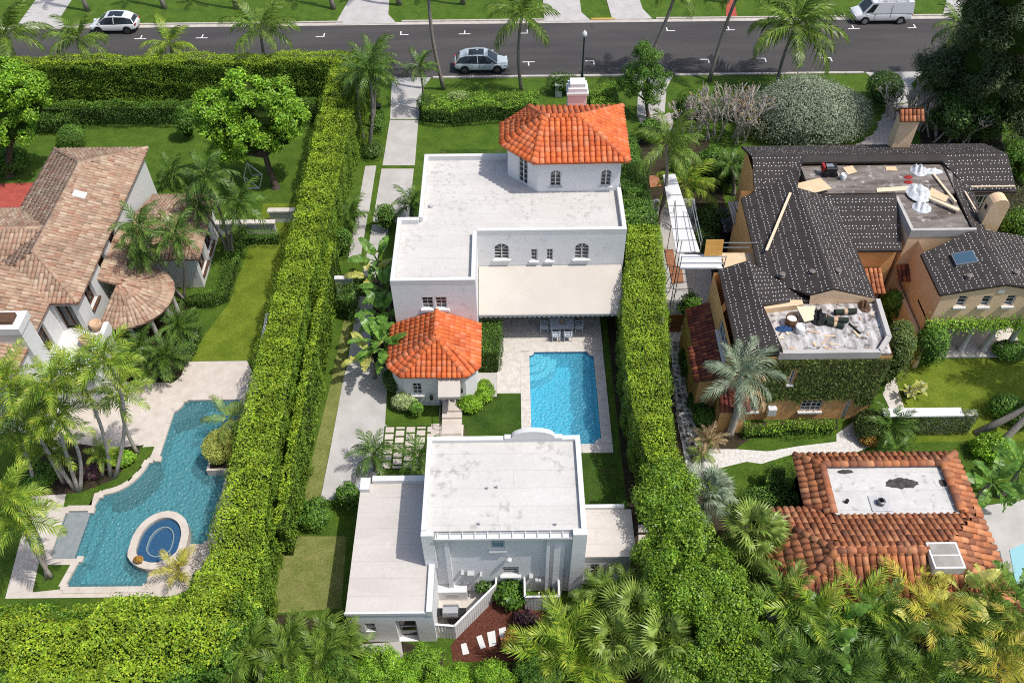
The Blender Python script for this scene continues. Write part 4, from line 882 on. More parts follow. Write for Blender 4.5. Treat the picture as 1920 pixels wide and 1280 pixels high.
for a, b in ((c0, ra), (c1, ra), (c3, rb), (ra, rb), (e0, e1)): T.ridge(a, b)
T.build(rf)
# second low wing, lean-to and round roof
s0, s1, s2, s3 = (-25.2, 42.65, 3.0), (-20.4, 42.65, 3.0), (-20.75, 49.3, 3.0), (-25.2, 49.3, 3.0); ga, gb = (-25.2, 46.0, 4.05), (-23.2, 46.0, 4.05)
fac = [[s0, s1, gb, ga], [s1, s2, gb], [s2, s3, ga, gb]]
n = 14; cx, cy, rr = -24.0, 39.2, 2.75; ap = (-24.4, 39.4, 4.15)
rim = [(cx + rr * math.cos(math.radians(a)), cy + rr * math.sin(math.radians(a)), 3.0) for a in np.linspace(-112, 78, n + 1)]
facr = [[rim[i], rim[i + 1], ap] for i in range(n)]
lean = [[(-23.3, 41.6, 3.3), (-23.3, 44.4, 3.3), (-25.6, 44.4, 4.24), (-25.6, 39.5, 4.24), (-24.3, 39.5, 3.71)]]
rf = slab_facets(fac + facr + lean, 0.12).build('low_roof', M['mortar_pale'], H3)
T = Tiles(0.25, 0.38, M['t_pale_o'], M['t_pale_i'], 0.02)
for f in fac + facr: T.facet(f)
T.facet(lean[0], eave=(0, 1, 0))
for a, b in ((s1, gb), (s2, gb), (ga, gb)): T.ridge(a, b)
T.build(rf)
m = MB(); wall_panel(m, (-25.3, 43.1), (-20.95, 43.1), 0, 2.95); lw = [(-20.95, 43.1), (-21.1, 48.9)]; lh = [(0.5, 1.9, 0.7, 2.4), (2.6, 4.0, 0.7, 2.4)]
wall_panel(m, *lw, 0, 2.95, lh, 0.25); wall_panel(m, (-21.1, 48.9), (-25.3, 48.9), 0, 2.95); m.build('low_wall', M['trim'], H3)
for h in lh: window(H3, *lw, *h, 2, 2, depth=0.22, frame=M['wood_dark'])
for a in (-75, -45, -15, 15): 
    x, y = cx + 2.45 * math.cos(math.radians(a)), cy + 2.45 * math.sin(math.radians(a)); MB().lathe((x, y, 0), [(0.22, 0), (0.22, 0.15), (0.15, 0.25), (0.14, 2.6), (0.2, 2.7), (0.2, 2.88)], 10).build('column', M['coral'], H3, smooth=True)
q = P(150, 368, 6.35); MB().obox((q.x, q.y, q.z + 0.08), (0.94, 0, -0.34), (0, 1, 0), (0.34, 0, 0.94), 0.4, 0.3, 0.12).build('skylight', M['white_paint'], H3, bevel=0.02)
# chimney
q = P(14, 600, 7.2); m = MB().box(q.x - 0.75, q.x + 0.75, q.y - 0.6, q.y + 0.6, 0, 7.0); m.box(q.x - 0.85, q.x + 0.85, q.y - 0.7, q.y + 0.7, 6.75, 7.2); m.build('chimney', M['trim'], H3)
MB().box(q.x - 0.45, q.x + 0.4, q.y - 0.35, q.y + 0.35, 7.2, 7.45).build('chimney_cap', M['wood_dark'], H3)
z0 = 3.4; lo = [P(-60, 712, z0), P(40, 692, z0), P(47, 656, z0), P(-60, 640, z0)]; lo[0].z = lo[1].z = 3.2; lo[2].z = lo[3].z = 3.7
rf = slab_facets([lo], 0.12).build('porch_roof', M['mortar_pale'], H3); T = Tiles(0.25, 0.38, M['t_pale_o'], M['t_pale_i'], 0.02); T.facet(lo); T.build(rf, 150)
MB().box(lo[0].x, lo[1].x - 0.3, lo[0].y + 0.3, lo[2].y, 0, 3.1).build('porch_wall', M['trim'], H3)
for px, py in ((181, 612), (162, 640)):
    q = P(px, py, 3.2); o = MB().lathe((q.x, q.y, 2.95), [(0.22, 0), (0.34, 0.3), (0.36, 0.6), (0.30, 0.62), (0.28, 0.5)], 14).build('clay_pot', M['clay_pot'], None, smooth=True)
    tag(o, 'round tan clay pot on the white balcony, ' + ('nearer the round roof' if px == 181 else 'nearer the pool palms'), 'pot')
m = MB()
for i in range(9): m.bar((-26.0 + i * 0.18, 32.62, 2.95), (-26.0 + i * 0.18, 32.62, 3.75), 0.02)
m.bar((-26.1, 32.62, 3.75), (-24.4, 32.62, 3.75), 0.04); m.build('railing', M['black_metal'], H3)
for q, lab in (([(403, 411), (512, 411), (512, 421), (403, 421)], 'long low white garden wall behind the small palms on the left lawn'), ([(505, 389), (549, 388), (549, 398), (505, 399)], 'short white garden wall with cap close to the tall hedge')):
    a = P2(*q[0], 1.1); b = P2(*q[2], 1.1); x0, x1 = a[0], b[0]; y0 = (a[1] + b[1]) / 2
    w = thing('garden_wall', lab, 'wall', ((x0 + x1) / 2, y0, 0)); MB().box(x0, x1, y0 - 0.12, y0 + 0.12, 0, 1.0).build('wall_body', M['trim'], w); MB().box(x0 - 0.08, x1 + 0.08, y0 - 0.22, y0 + 0.22, 1.0, 1.12).build('wall_cap', M['coral'], w)
# folding white goal frame on the lawn
yb = P(465, 354).y; G = [PY(463, 306, yb), PY(492, 328, yb - 0.3), PY(487, 354, yb), PY(465, 355, yb), PY(457, 332, yb + 0.1), PY(473, 329, yb + 0.9)]
for g in (G[2], G[3]): g.z = 0.03
m = MB()
for a, b in ((0, 1), (1, 2), (2, 3), (3, 4), (4, 0), (0, 5), (5, 1), (4, 2)): m.bar(G[a], G[b], 0.06)
o = m.build('goal_frame', M['white_paint']); tag(o, 'white folding goal frame standing on the shaded lawn under the tree', 'goal')
w = MB().tube([P(490, 640, .3) , P(497, 610, .35), P(500, 590, .4), P(501, 588, .6)], 0.1, 8).build('white_hose', M['white_paint']); tag(w, 'white curved pipe along the lawn edge by the hedge', 'pipe')
# planter wall at the pool
pl = thing('pool_planter', 'low pale stone planter at the hedge side of the freeform pool', 'planter', (-16.2, 29, 0)); MB().box(-17.3, -15.7, 27.9, 30.8, -1.0, 0.45).build('planter_wall', M['travertine'], pl); MB().box(-17.15, -15.8, 28.05, 30.6, 0.3, 0.47).build('planter_soil', M['soil'], pl)

# ================================================================ RIGHT HOUSE (roof stripped to black felt)
H4 = thing('orange_house', 'orange stucco house with roofs stripped to dark felt and dotted with tin caps', 'house', (20, 40, 0))
DOTS = []
def dots(poly, d=0.27, pair=(0.22, 0.42), keep=0.93, margin=0.25, rows=None):
    P3 = [Vector(p) for p in poly]; e = (P3[1] - P3[0]).normalized(); nr = (P3[1] - P3[0]).cross(P3[2] - P3[0]).normalized()
    if nr.z < 0: nr = -nr
    u = nr.cross(e); u = u if u.z > 0 else -u; o = P3[0]; q = [((p - o).dot(e), (p - o).dot(u)) for p in P3]
    b = min(t[1] for t in q) + margin; b1 = max(t[1] for t in q); k = 0; a0, a1 = min(t[0] for t in q), max(t[0] for t in q)
    while b < b1 - 0.1:
        a = a0 + 0.12 + random.random() * 0.1
        while a < a1:
            if random.random() < keep and inside((a, b), q):
                DOTS.append((o + e * (a + random.gauss(0, 0.025)) + u * (b + random.gauss(0, 0.02)) + nr * 0.012, e, u))
            a += d * random.uniform(0.9, 1.1)
        b += pair[k % 2] * random.uniform(0.9, 1.1); k += 1
RZ = 6.7
Ub = [(32.8, 50.6, 5.7), (16.0, 50.6, 5.7), (16.1, 48.05, RZ), (33.0, 48.05, RZ)]
Ufl = [(15.9, 45.35, 5.7), (17.0, 45.35, 5.7), (19.3, 47.6, 6.5), (19.3, 48.05, RZ), (16.1, 48.05, RZ)]
Ufs = [(19.3, 47.6, 6.5), (28.9, 47.6, 6.5), (28.9, 48.05, RZ), (19.3, 48.05, RZ)]
Ufr = [(30.0, 45.3, 5.7), (33.0, 45.3, 5.7), (33.0, 48.05, RZ), (28.9, 48.05, RZ), (28.6, 47.6, 6.5)]
Gl = [(14.7, 45.2, 5.7), (14.7, 38.7, 5.7), (18.2, 35.25, 6.95), (18.2, 44.2, 6.95), (17.0, 45.35, 6.5)]
Gl = [(14.75, 38.4, 5.75), (14.95, 44.9, 5.75), (17.2, 45.35, 6.5), (18.2, 44.3, 6.95), (18.2, 35.3, 6.95), (17.0, 35.3, 6.52)]
Gl = [(14.95, 44.9, 5.75), (14.75, 38.3, 5.75), (15.2, 36.9, 5.9), (17.0, 35.3, 6.5), (18.2, 35.3, 6.95), (18.2, 44.4, 6.95), (19.3, 47.5, 7.0), (17.1, 45.45, 6.5)]
Gr = [(20.9, 35.4, 6.0), (20.9, 39.5, 6.0), (20.6, 44.4, 6.1), (18.2, 44.4, 6.95), (18.2, 35.3, 6.95)]
U = [(21.4, 40.55, 5.0), (24.3, 40.55, 5.0), (24.6, 44.3, 6.4), (19.9, 44.3, 6.4)]
F1 = [(12.35, 38.2, 5.75), (12.3, 31.3, 5.75), (14.5, 31.3, 6.5), (14.1, 34.6, 6.5), (14.0, 38.2, 6.5)]
F2 = [(14.05, 34.7, 6.3), (17.2, 35.35, 5.95), (15.6, 36.6, 6.2), (14.0, 38.2, 6.52)]
Bs = [(29.6, 41.0, 5.5), (30.2, 45.3, 5.7), (28.7, 47.7, 6.3), (28.4, 41.0, 6.2)]
W1 = [(25.05, 39.75, 5.4), (25.05, 36.25, 5.4), (28.63, 36.25, 6.2), (28.63, 41.2, 6.2)]
W2 = [(32.5, 36.25, 5.35), (32.5, 41.2, 5.35), (28.63, 41.2, 6.2), (28.63, 36.25, 6.2)]
dark = [Ub, Ufl, Ufs, Ufr, Gl, Gr, U, F1, F2, Bs, W1, W2]
rf4 = slab_facets(dark, 0.15).build('felt_roof', M['felt'], H4)
for f in (Ufl, Ufr, U): dots(f, 0.24)
dots(Ub, 0.2, (0.3, 0.3), 0.5)
for f in (F1, W1): dots(f, 0.22, (0.25, 0.42))
dots(Gl, 0.22, (0.26, 0.44)); dots(Gr, 0.2, (0.3, 0.3), 0.9); dots(F2, 0.22, (0.3, 0.3)); dots(W2, 0.2, (0.3, 0.3)); dots(Bs, 0.2, (0.25, 0.3), 0.6)
from mathutils.bvhtree import BVHTree
_me = rf4.data; _me.calc_loop_triangles(); _bv = BVHTree.FromPolygons([v.co.copy() for v in _me.vertices], [tuple(t.vertices) for t in _me.loop_triangles])
V = []; Fd = []
for c, e, u in DOTS:
    hit = _bv.ray_cast(Vector((c.x, c.y, 12)), Vector((0, 0, -1)))
    if hit[0] is None: continue
    c = hit[0] + Vector((0, 0, 0.012)); nh = hit[1] if hit[1].z > 0 else -hit[1]; e = (e - nh * e.dot(nh)).normalized(); u = nh.cross(e)
    s = 0.033; i = len(V); V += [c + e * s * math.cos(t) + u * s * math.sin(t) for t in (0, 1.05, 2.09, 3.14, 4.19, 5.24)]; Fd.append(range(i, i + 6))
o = link('tin_caps', np_mesh('tin_caps', np.array([v[:] for v in V]), np.array([list(f) for f in Fd]), 6), M['tin'], None, kind='stuff'); o.parent = rf4
# walls
m = MB()
def blk(x0, x1, y0, y1, z): wall_panel(m, (x0, y0), (x1, y0), 0, z); wall_panel(m, (x1, y0), (x1, y1), 0, z); wall_panel(m, (x1, y1), (x0, y1), 0, z); wall_panel(m, (x0, y1), (x0, y0), 0, z)
blk(16.3, 32.6, 45.7, 50.3, 5.62); blk(15.1, 20.6, 38.6, 45.69, 5.7); blk(21.3, 24.2, 40.9, 45.68, 4.95)
m.build('wall', M['orange_stucco'], H4)
m = MB(); iv = [(12.05, 31.35), (20.75, 31.35)]
ih = [hol(1477, 719, 1493, 694, 31.35, 12.05), hol(1391, 770, 1425, 753, 31.35, 12.05), hol(1498, 770, 1545, 750, 31.35, 12.05), hol(1574, 787, 1598, 750, 31.35, 12.05)]
wall_panel(m, *iv, 0, 5.7, ih); wall_panel(m, (20.75, 31.35), (21.0, 35.3), 0, 5.7); wall_panel(m, (12.05, 38.0), (12.05, 31.35), 0, 5.7, [(3.2, 5.6, 4.1, 5.3)]); wall_panel(m, (15.1, 38.0), (12.05, 38.0), 0, 5.7); wall_panel(m, (21.0, 35.3), (20.6, 38.6), 0, 5.7)
m.build('ivy_wall', M['orange_stucco'], H4)
window(H4, *iv, *ih[0], 1, 3, double=False); window(H4, *iv, *ih[1], 4, 2); window(H4, *iv, *ih[2], 4, 3); window(H4, *iv, *ih[3], 3, 4, name='door', sill=False); window(H4, (12.05, 38.0), (12.05, 31.35), 3.2, 5.6, 4.1, 5.3, 4, 2)
# B block and wing
m = MB(); wall_panel(m, (24.6, 41.0), (29.5, 41.0), 0, 6.0); wall_panel(m, (24.6, 45.6), (24.6, 41.0), 0, 6.0); wall_panel(m, (29.5, 41.0), (29.5, 45.7), 0, 5.4)
wf = [(25.3, 36.35), (32.3, 36.35)]; ww = [(1.03 + 1.43 * i, 1.58 + 1.43 * i, 4.3, 5.15) for i in range(4)]
wall_panel(m, *wf, 2.9, 5.4, ww); wall_panel(m, (25.3, 41.0), (25.3, 36.35), 0, 5.4); wall_panel(m, (25.3, 38.4), (32.3, 38.4), 0, 2.9)
m.poly([(25.3, 36.35, 5.4), (32.3, 36.35, 5.4), (28.63, 36.35, 6.1)]); m.box(25.3, 32.3, 36.36, 38.39, 2.75, 2.9)
m.build('peach_wall', M['peach_stucco'], H4)
for h in ww: window(H4, *wf, *h, 1, 3, double=False)
uw_ = [(30.3, 45.68), (32.5, 45.68)]; window(H4, *uw_, 0.3, 1.5, 3.9, 5.2, 4, 2, proud=0.16, frame=M['trim'])
q = PY(1882, 543, 36.35); MB().lathe((q.x, 36.34, q.z), [(0.0, 0.0), (0.2, 0.0)], 8, cap=False).f
o = MB(); o.obox((28.63, 36.33, 5.55), (1, 0, 0), (0, 1, 0), (0, 0, 1), 0.2, 0.02, 0.14); o.build('gable_vent', M['trim'], H4)
for i, x in enumerate((26.9, 28.35, 29.8, 31.2)):
    MB().lathe((x, 36.6, 0), [(0.3, 0), (0.3, 0.12), (0.2, 0.2), (0.17, 1.2), (0.16, 2.05), (0.3, 2.2), (0.34, 2.35)], 12).build('column', M['coral'], H4, smooth=True)
    pts = [(x - 0.62, 2.95), (x - 0.55, 2.75), (x - 0.3, 2.35), (x + 0.3, 2.35), (x + 0.55, 2.75), (x + 0.62, 2.95)]
    m = MB(); va = m.vs([(a, 36.42, b) for a, b in pts]); vb = m.vs([(a, 36.8, b) for a, b in pts]); m.f.append(va); m.f.append(vb[::-1])
    for k in range(6): j = (k + 1) % 6; m.f.append([va[j], va[k], vb[k], vb[j]])
    m.build('arch_springer', M['peach_stucco'], H4)
structure('loggia_floor', [(25.3, 36.0), (32.3, 36.0), (32.3, 38.4), (25.3, 38.4)], -0.1, 0.1, M['coral'])
# flat roofs
MB().prism([(19.3, 44.7), (24.6, 44.7), (28.5, 44.6), (29.3, 47.6), (19.3, 47.6)], 5.6, 6.2).build('flat_deck', M['weathered'], H4)
MB().box(24.7, 28.4, 41.15, 44.7, 5.6, 6.08).build('flat_deck', M['weathered'], H4)
m = MB().box(24.58, 28.6, 40.97, 41.17, 5.7, 6.25); m.build('deck_kerb', M['concrete'], H4); MB().box(24.58, 24.78, 41.17, 44.3, 5.7, 6.25).build('deck_kerb', M['concrete'], H4)
MB().prism([(14.45, 31.5), (20.7, 31.5), (21.0, 35.3), (14.1, 35.3)], 5.0, 5.72).build('flat_deck', M['weathered_light'], H4)
MB().box(14.5, 20.0, 31.3, 31.55, 5.5, 6.02).build('deck_parapet', M['concrete'], H4)
m = MB(); m.prism(ccw([(20.0, 31.3), (20.9, 32.4), (20.65, 32.55), (19.9, 31.55)]), 5.5, 6.02); m.build('deck_parapet', M['concrete'], H4)
m = MB(); m.prism(ccw([(20.65, 32.55), (20.9, 32.4), (21.1, 35.35), (20.85, 35.35)]), 5.5, 6.05); m.build('deck_parapet', M['concrete'], H4)
MB().prism(ccw([(14.1, 34.55), (16.6, 34.9), (16.6, 35.28), (14.05, 35.25)]), 5.5, 6.1).build('exposed_sheathing', M['plywood'], H4)
m = MB(); m.poly([(14.52, 31.32, 6.5), (14.12, 34.6, 6.5), (14.4, 34.6, 5.73), (14.8, 31.32, 5.73)]); m.build('exposed_sheathing', M['plywood'], H4)
m = MB(); m.poly([(17.1, 35.28, 5.7), (20.85, 35.38, 5.7), (20.85, 35.38, 6.0), (18.2, 35.28, 6.85), (17.0, 35.28, 6.4)]); m.build('gable_wall', M['peach_stucco'], H4)
# lean-to red tile roofs on the alley side, small tile hoods by the courtyard
def small_roof(poly, eave=None, mat='red', th=0.1, w=0.26, l=0.36, limit=300):
    r = slab_facets([poly], th).build('tile_roof', M['mortar_clay'], H4); t = Tiles(w, l, M['t_%s_o' % mat], M['t_%s_i' % mat], 0.015); t.facet(poly, eave); t.build(r, limit)
small_roof([(10.75, 37.6, 3.0), (10.75, 34.6, 3.0), (12.04, 34.6, 3.6), (12.04, 37.6, 3.6)]); small_roof([(10.45, 34.6, 2.9), (10.45, 31.9, 2.9), (12.04, 31.9, 3.62), (12.04, 34.6, 3.62)])
small_roof([(11.7, 30.2, 2.35), (13.4, 30.2, 2.35), (13.4, 31.34, 2.9), (11.7, 31.34, 2.9)])
small_roof([(21.4, 39.2, 2.6), (23.6, 39.2, 2.6), (23.6, 40.88, 3.2), (21.4, 40.88, 3.2)], mat='clay'); q = P(1707, 520, 3.0); small_roof([(q.x - 0.75, 40.0, 2.9), (q.x + 0.75, 40.0, 2.9), (q.x + 0.75, 40.96, 3.4), (q.x - 0.75, 40.96, 3.4)], mat='red')
MB().box(10.7, 12.04, 31.95, 37.5, 0, 2.85).build('lean_to_wall', M['orange_stucco'], H4); MB().box(11.8, 13.3, 30.4, 31.34, 0, 2.3).build('porch_wall', M['orange_stucco'], H4)
MB().box(24.9, 25.15, 35.2, 41.0, 0.0, 1.9).build('court_wall', M['peach_stucco'], H4)
# roof fittings
o = MB(); 
def on_facet(px, py, f):
    a, b, c = Vector(f[0]), Vector(f[1]), Vector(f[2]); n = (b - a).cross(c - a); d = _ray(px, py); C = Vector((0, 0, CAM_H)); t = (a - C).dot(n) / d.dot(n); return C + d * t, (n if n.z > 0 else -n).normalized()
p, n = on_facet(1808, 487, W1); e = Vector((0, 1, 0)); u = n.cross(e); m = MB().obox(p + n * 0.09, u, e, n, 0.62, 0.5, 0.1); sk = m.build('skylight', M['steel'], H4); MB().obox(p + n * 0.2, u, e, n, 0.56, 0.44, 0.012).build('pane', M['glass_sky'], sk)
for px, py, f in ((1522, 512, Gl), (1571, 510, Gr), (1466, 517, F2), (1816, 520, W1), (1905, 513, W2)):
    p, n = on_facet(px, py, f); MB().lathe((p.x, p.y, p.z - 0.05), [(0.2, 0.0), (0.2, 0.06), (0.09, 0.1), (0.09, 0.2), (0.19, 0.23), (0.04, 0.28)], 10).build('roof_vent', surf('vent_brown', (0.16, 0.14, 0.125), None, rough=0.6), H4)
# chimneys
q = PY(1706, 215, 50.2); m = MB().box(q.x - 0.62, q.x + 0.62, 49.8, 50.6, 0, q.z - 0.1); m.build('chimney', M['peach_stucco'], H4); cp = slab_facets([[(q.x - 0.8, 49.6, q.z - 0.1), (q.x + 0.8, 49.6, q.z - 0.1), (q.x + 0.8, 50.2, q.z + 0.4), (q.x - 0.8, 50.2, q.z + 0.4)], [(q.x + 0.8, 50.8, q.z - 0.1), (q.x - 0.8, 50.8, q.z - 0.1), (q.x - 0.8, 50.2, q.z + 0.4), (q.x + 0.8, 50.2, q.z + 0.4)]], 0.08).build('chimney_cap', M['mortar_clay'], H4)
T = Tiles(0.27, 0.4, M['t_clay_o'], M['t_clay_i'], 0.01); T.facet([(q.x - 0.8, 49.6, q.z - 0.1), (q.x + 0.8, 49.6, q.z - 0.1), (q.x + 0.8, 50.2, q.z + 0.4), (q.x - 0.8, 50.2, q.z + 0.4)]); T.facet([(q.x + 0.8, 50.8, q.z - 0.1), (q.x - 0.8, 50.8, q.z - 0.1), (q.x - 0.8, 50.2, q.z + 0.4), (q.x + 0.8, 50.2, q.z + 0.4)]); T.build(cp)
q = PY(1880, 370, 42.6); x0, x1, zt = q.x - 0.75, q.x + 0.45, q.z + 0.1; pts = [(x0, 0), (x1, 0), (x1, zt - 0.6)] + [((x0 + x1) / 2 + 0.6 * math.cos(t * math.pi / 10), zt - 0.6 + 0.6 * math.sin(t * math.pi / 10)) for t in range(1, 10)] + [(x0, zt - 0.6)]
m = MB(); va = m.vs([(x, 42.2, z) for x, z in pts]); vb = m.vs([(x, 43.0, z) for x, z in pts]); m.f.append(va); m.f.append(vb[::-1])
for i in range(len(pts)): j = (i + 1) % len(pts); m.f.append([va[j], va[i], vb[i], vb[j]])
m.build('chimney', M['peach_stucco'], H4); MB().box(x0 - 0.004, x0 + 0.1, 42.45, 42.75, zt - 1.0, zt - 0.65).box(x1 - 0.1, x1 + 0.004, 42.45, 42.75, zt - 1.0, zt - 0.65).build('flue_opening', M['rubber'], H4)
q = P(1689, 625, 3.4); o = MB().box(q.x - 0.4, q.x + 0.4, q.y - 0.35, q.y + 0.35, 0, 3.4).build('corner_pier', M['peach_stucco'], H4); MB().box(q.x - 0.46, q.x + 0.46, q.y - 0.41, q.y + 0.41, 3.4, 3.5).build('pier_cap', M['travertine'], H4)
for px, py, w, h, mt in ((1362, 770, 0.75, 0.55, 'glass_blue'), (1446, 768, 0.5, 0.6, 'white_paint')):
    q = PY(px, py, 31.2); MB().box(q.x - w / 2, q.x + w / 2, 30.95, 31.34, q.z - h / 2, q.z + h / 2).build('utility_box', M[mt], H4, bevel=0.02)
# balcony at the alley
q = P(1390, 395, 3.4); MB().box(q.x - 0.7, q.x + 0.8, q.y - 1.2, q.y + 1.0, 3.2, 3.4).build('balcony_floor', M['concrete'], H4)
m = MB()
for i in range(8): m.bar((q.x - 0.68, q.y - 1.1 + i * 0.3, 3.4), (q.x - 0.68, q.y - 1.1 + i * 0.3, 4.3), 0.02)
m.bar((q.x - 0.68, q.y - 1.15, 4.3), (q.x - 0.68, q.y + 1.0, 4.3), 0.035).bar((q.x - 0.68, q.y - 1.15, 4.3), (q.x + 0.7, q.y - 1.15, 4.3), 0.035).build('balcony_railing', M['black_metal'], H4)
# ---- loose things on the roofs
def sheet(name, pxs, z, th, mat, label, cat, group=None, tilt=0.0):
    pts = [P(x, y, z) for x, y in pxs]; m = MB(); a = [Vector((p.x, p.y, z + tilt * (i in (2, 3)))) for i, p in enumerate(pts)]
    nn = Vector((0, 0, th)); ia = m.vs(a); ib = m.vs([p + nn for p in a]); m.f += [ia[::-1], ib]
    for i in range(len(pts)): j = (i + 1) % len(pts); m.f.append([ia[i], ia[j], ib[j], ib[i]])
    o = m.build(name, mat); tag(o, label, cat, group); return o
sheet('plywood_sheet', [(1487, 346), (1538, 334), (1560, 354), (1507, 367)][::-1], 6.5, 0.03, M['plywood'], 'large plywood sheet jutting over the edge of the upper flat roof', 'plywood')
sheet('plywood_sheet', [(1580, 315), (1598, 311), (1607, 323), (1590, 328)][::-1], 6.22, 0.03, M['plywood'], 'small square plywood piece beside the white bucket', 'plywood')
sheet('plywood_sheet', [(1660, 313), (1680, 313), (1682, 321), (1661, 320)][::-1], 6.22, 0.03, M['plywood'], 'small plywood offcut in the middle of the upper flat roof', 'plywood')
sheet('plywood_sheet', [(1643, 354), (1712, 349), (1712, 357), (1644, 361)][::-1], 6.22, 0.05, M['lumber'], 'long pale plywood strip along the front edge of the upper flat roof', 'plywood')
sheet('plywood_sheet', [(1746, 353), (1779, 370), (1772, 380), (1739, 366)][::-1], 6.22, 0.06, M['plywood'], 'plywood board lying askew beside the crumpled plastic', 'plywood')
sheet('plywood_sheet', [(1735, 366), (1799, 392), (1797, 397), (1733, 369)][::-1], 6.3, 0.05, M['lumber'], 'narrow pale board crossing below the askew plywood', 'board')
def stick(name, a, b, za, zb, w, mat, label, cat):
    p, q = P(*a, za), P(*b, zb); o = MB().bar(p, q, w, w * 0.6).build(name, mat); tag(o, label, cat); return o
stick('lumber_beam', (1750, 326), (1792, 379), 6.3, 6.3, 0.14, M['lumber'], 'long pale timber beam across the corner of the flat roof', 'beam')
stick('lumber_beam', (1482, 362), (1437, 470), 6.85, 6.2, 0.16, M['lumber'], 'long pale timber lying diagonally on the dark left roof slope', 'beam')
stick('lumber_beam', (1820, 350), (1903, 349), 6.12, 6.1, 0.1, M['lumber'], 'thin pale batten laid along the right-hand upper roof slope', 'batten')
stick('lumber_beam', (1809, 359), (1832, 398), 6.0, 5.95, 0.1, M['lumber'], 'thin timber leaning along the narrow roof edge near the rounded chimney', 'beam')
def crumple(px, py, z, rx, ry, h, mat, name, label, cat):
    q = P(px, py, z); n = 18; V_ = []; Fq = []
    for i in range(n + 1):
        for j in range(n + 1):
            a, b = i / n * 2 - 1, j / n * 2 - 1; rr = math.hypot(a, b); s = 1 / max(1, rr / max(abs(a), abs(b), 1e-6)) if rr else 1
            x, y = a * s, b * s; k = max(0, 1 - (x * x + y * y)); V_.append((q.x + x * rx * random.uniform(.96, 1.04), q.y + y * ry * random.uniform(.96, 1.04), z + 0.02 + h * k * (0.62 + 0.4 * math.sin(x * 7.1 + y * 4.3 + rx) * math.cos(y * 8.3 - x * 3.2) + random.uniform(-.2, .2))))
    for i in range(n):
        for j in range(n): k = i * (n + 1) + j; Fq.append((k, k + n + 1, k + n + 2, k + 1))
    me = bpy.data.meshes.new(name); me.from_pydata(V_, [], Fq); me.polygons.foreach_set('use_smooth', [True] * len(me.polygons)); o = link(name, me, mat); tag(o, label, cat); return o
crumple(1722, 321, 6.2, 0.55, 0.6, 0.5, M['plastic_sheet'], 'plastic_bag', 'bulging white plastic bag at the back of the upper flat roof', 'bag'); crumple(1747, 322, 6.2, 0.75, 0.3, 0.25, M['plastic_sheet'], 'plastic_sheeting', 'flat tail of white plastic beside the bulging bag', 'plastic sheet')
crumple(1722, 362, 6.2, 0.8, 0.95, 0.5, M['plastic_sheet'], 'plastic_sheeting', 'large heap of crumpled clear plastic where the two flat roofs meet', 'plastic sheet'); crumple(1728, 390, 6.08, 0.6, 0.55, 0.4, M['plastic_sheet'], 'plastic_sheeting', 'small crumpled plastic heap on the lower flat deck', 'plastic sheet')
for py, lab in ((333, 'farther'), (342, 'nearer')): crumple(1703, py, 6.2, 0.28, 0.18, 0.14, M['red_cloth'], 'red_bundle', 'dark red bundle on the upper flat roof, the %s of two' % lab, 'bundle')
def bucket(px, py, z, r, h, mat, label, name='bucket'):
    q = P(px, py, z); b = thing(name, label, 'bucket', (q.x, q.y, z)); MB().lathe((q.x, q.y, z), [(r * 0.85, 0.0), (r, h), (r * 0.93, h), (r * 0.8, 0.05)], 14, cap=False).build('shell', mat, b, smooth=True)
    MB().lathe((q.x, q.y, z), [(r * 0.8, h * 0.75), (0.01, h * 0.78)], 14).build('contents', M['white_paint'], b)
bucket(1580, 336, 6.2, 0.2, 0.4, M['white_paint'], 'round white bucket on the grey upper flat roof'); bucket(1500, 621, 5.72, 0.3, 0.4, M['white_paint'], 'white bucket in the sun at the left of the messy flat roof'); bucket(1482, 607, 5.72, 0.36, 0.55, M['wood_dark'], 'dark round drum on the messy flat roof', 'drum')
q = P(1549, 328, 6.2); km = thing('roofing_kettle', 'dark wheeled machine with red side on the upper flat roof', 'machine', (q.x, q.y, 6.2)); MB().box(q.x - 0.2, q.x + 0.6, q.y - 0.2, q.y + 0.35, 6.4, 6.85).build('tank', M['black_metal'], km, bevel=0.05); MB().box(q.x - 0.35, q.x - 0.2, q.y - 0.1, q.y + 0.4, 6.5, 6.9).build('side_panel', M['red_cloth'], km); MB().box(q.x - 0.15, q.x + 0.3, q.y - 0.1, q.y + 0.2, 6.86, 6.95).build('top_panel', M['steel'], km)
for s in (0, 0.55): MB().tube([(q.x - 0.1 + s, q.y - 0.32, 6.4), (q.x - 0.1 + s, q.y - 0.2, 6.4)], 0.2, 12).build('wheel', M['rubber'], km)
def roll(a, b, z, r, label, band=True):
    p, q = P(*a, z + r), P(*b, z + r); t = thing('felt_roll', label, 'roll', ((p + q) / 2 - Vector((0, 0, r)))); MB().tube([p, q], r, 12).build('roll_body', surf('felt_roll_green', (0.02, 0.028, 0.02), None, rough=0.8), t, smooth=False)
    if band: d = q - p; MB().tube([p + d * 0.42, p + d * 0.58], r * 1.02, 12).build('label_band', M['clay_pot'], t)
roll((1565, 585), (1605, 583), 5.72, 0.17, 'dark green felt roll with pale band, farthest on the messy flat roof'); roll((1543, 598), (1590, 600), 5.72, 0.16, 'dark felt roll with pale band in the middle of the messy flat roof'); roll((1550, 604), (1582, 612), 5.72, 0.15, 'short dark felt roll lying across the middle of the messy flat roof'); roll((1592, 606), (1614, 625), 5.72, 0.05, 'thin dark tube lying alone near the right of the messy roof', False)
sheet('paint_board', [(1491, 581), (1527, 580), (1525, 600), (1508, 604)][::-1], 5.95, 0.05, surf('cream_board', (0.62, 0.56, 0.4), None), 'cream board propped by the dark bag on the messy flat roof', 'board', tilt=0.25)
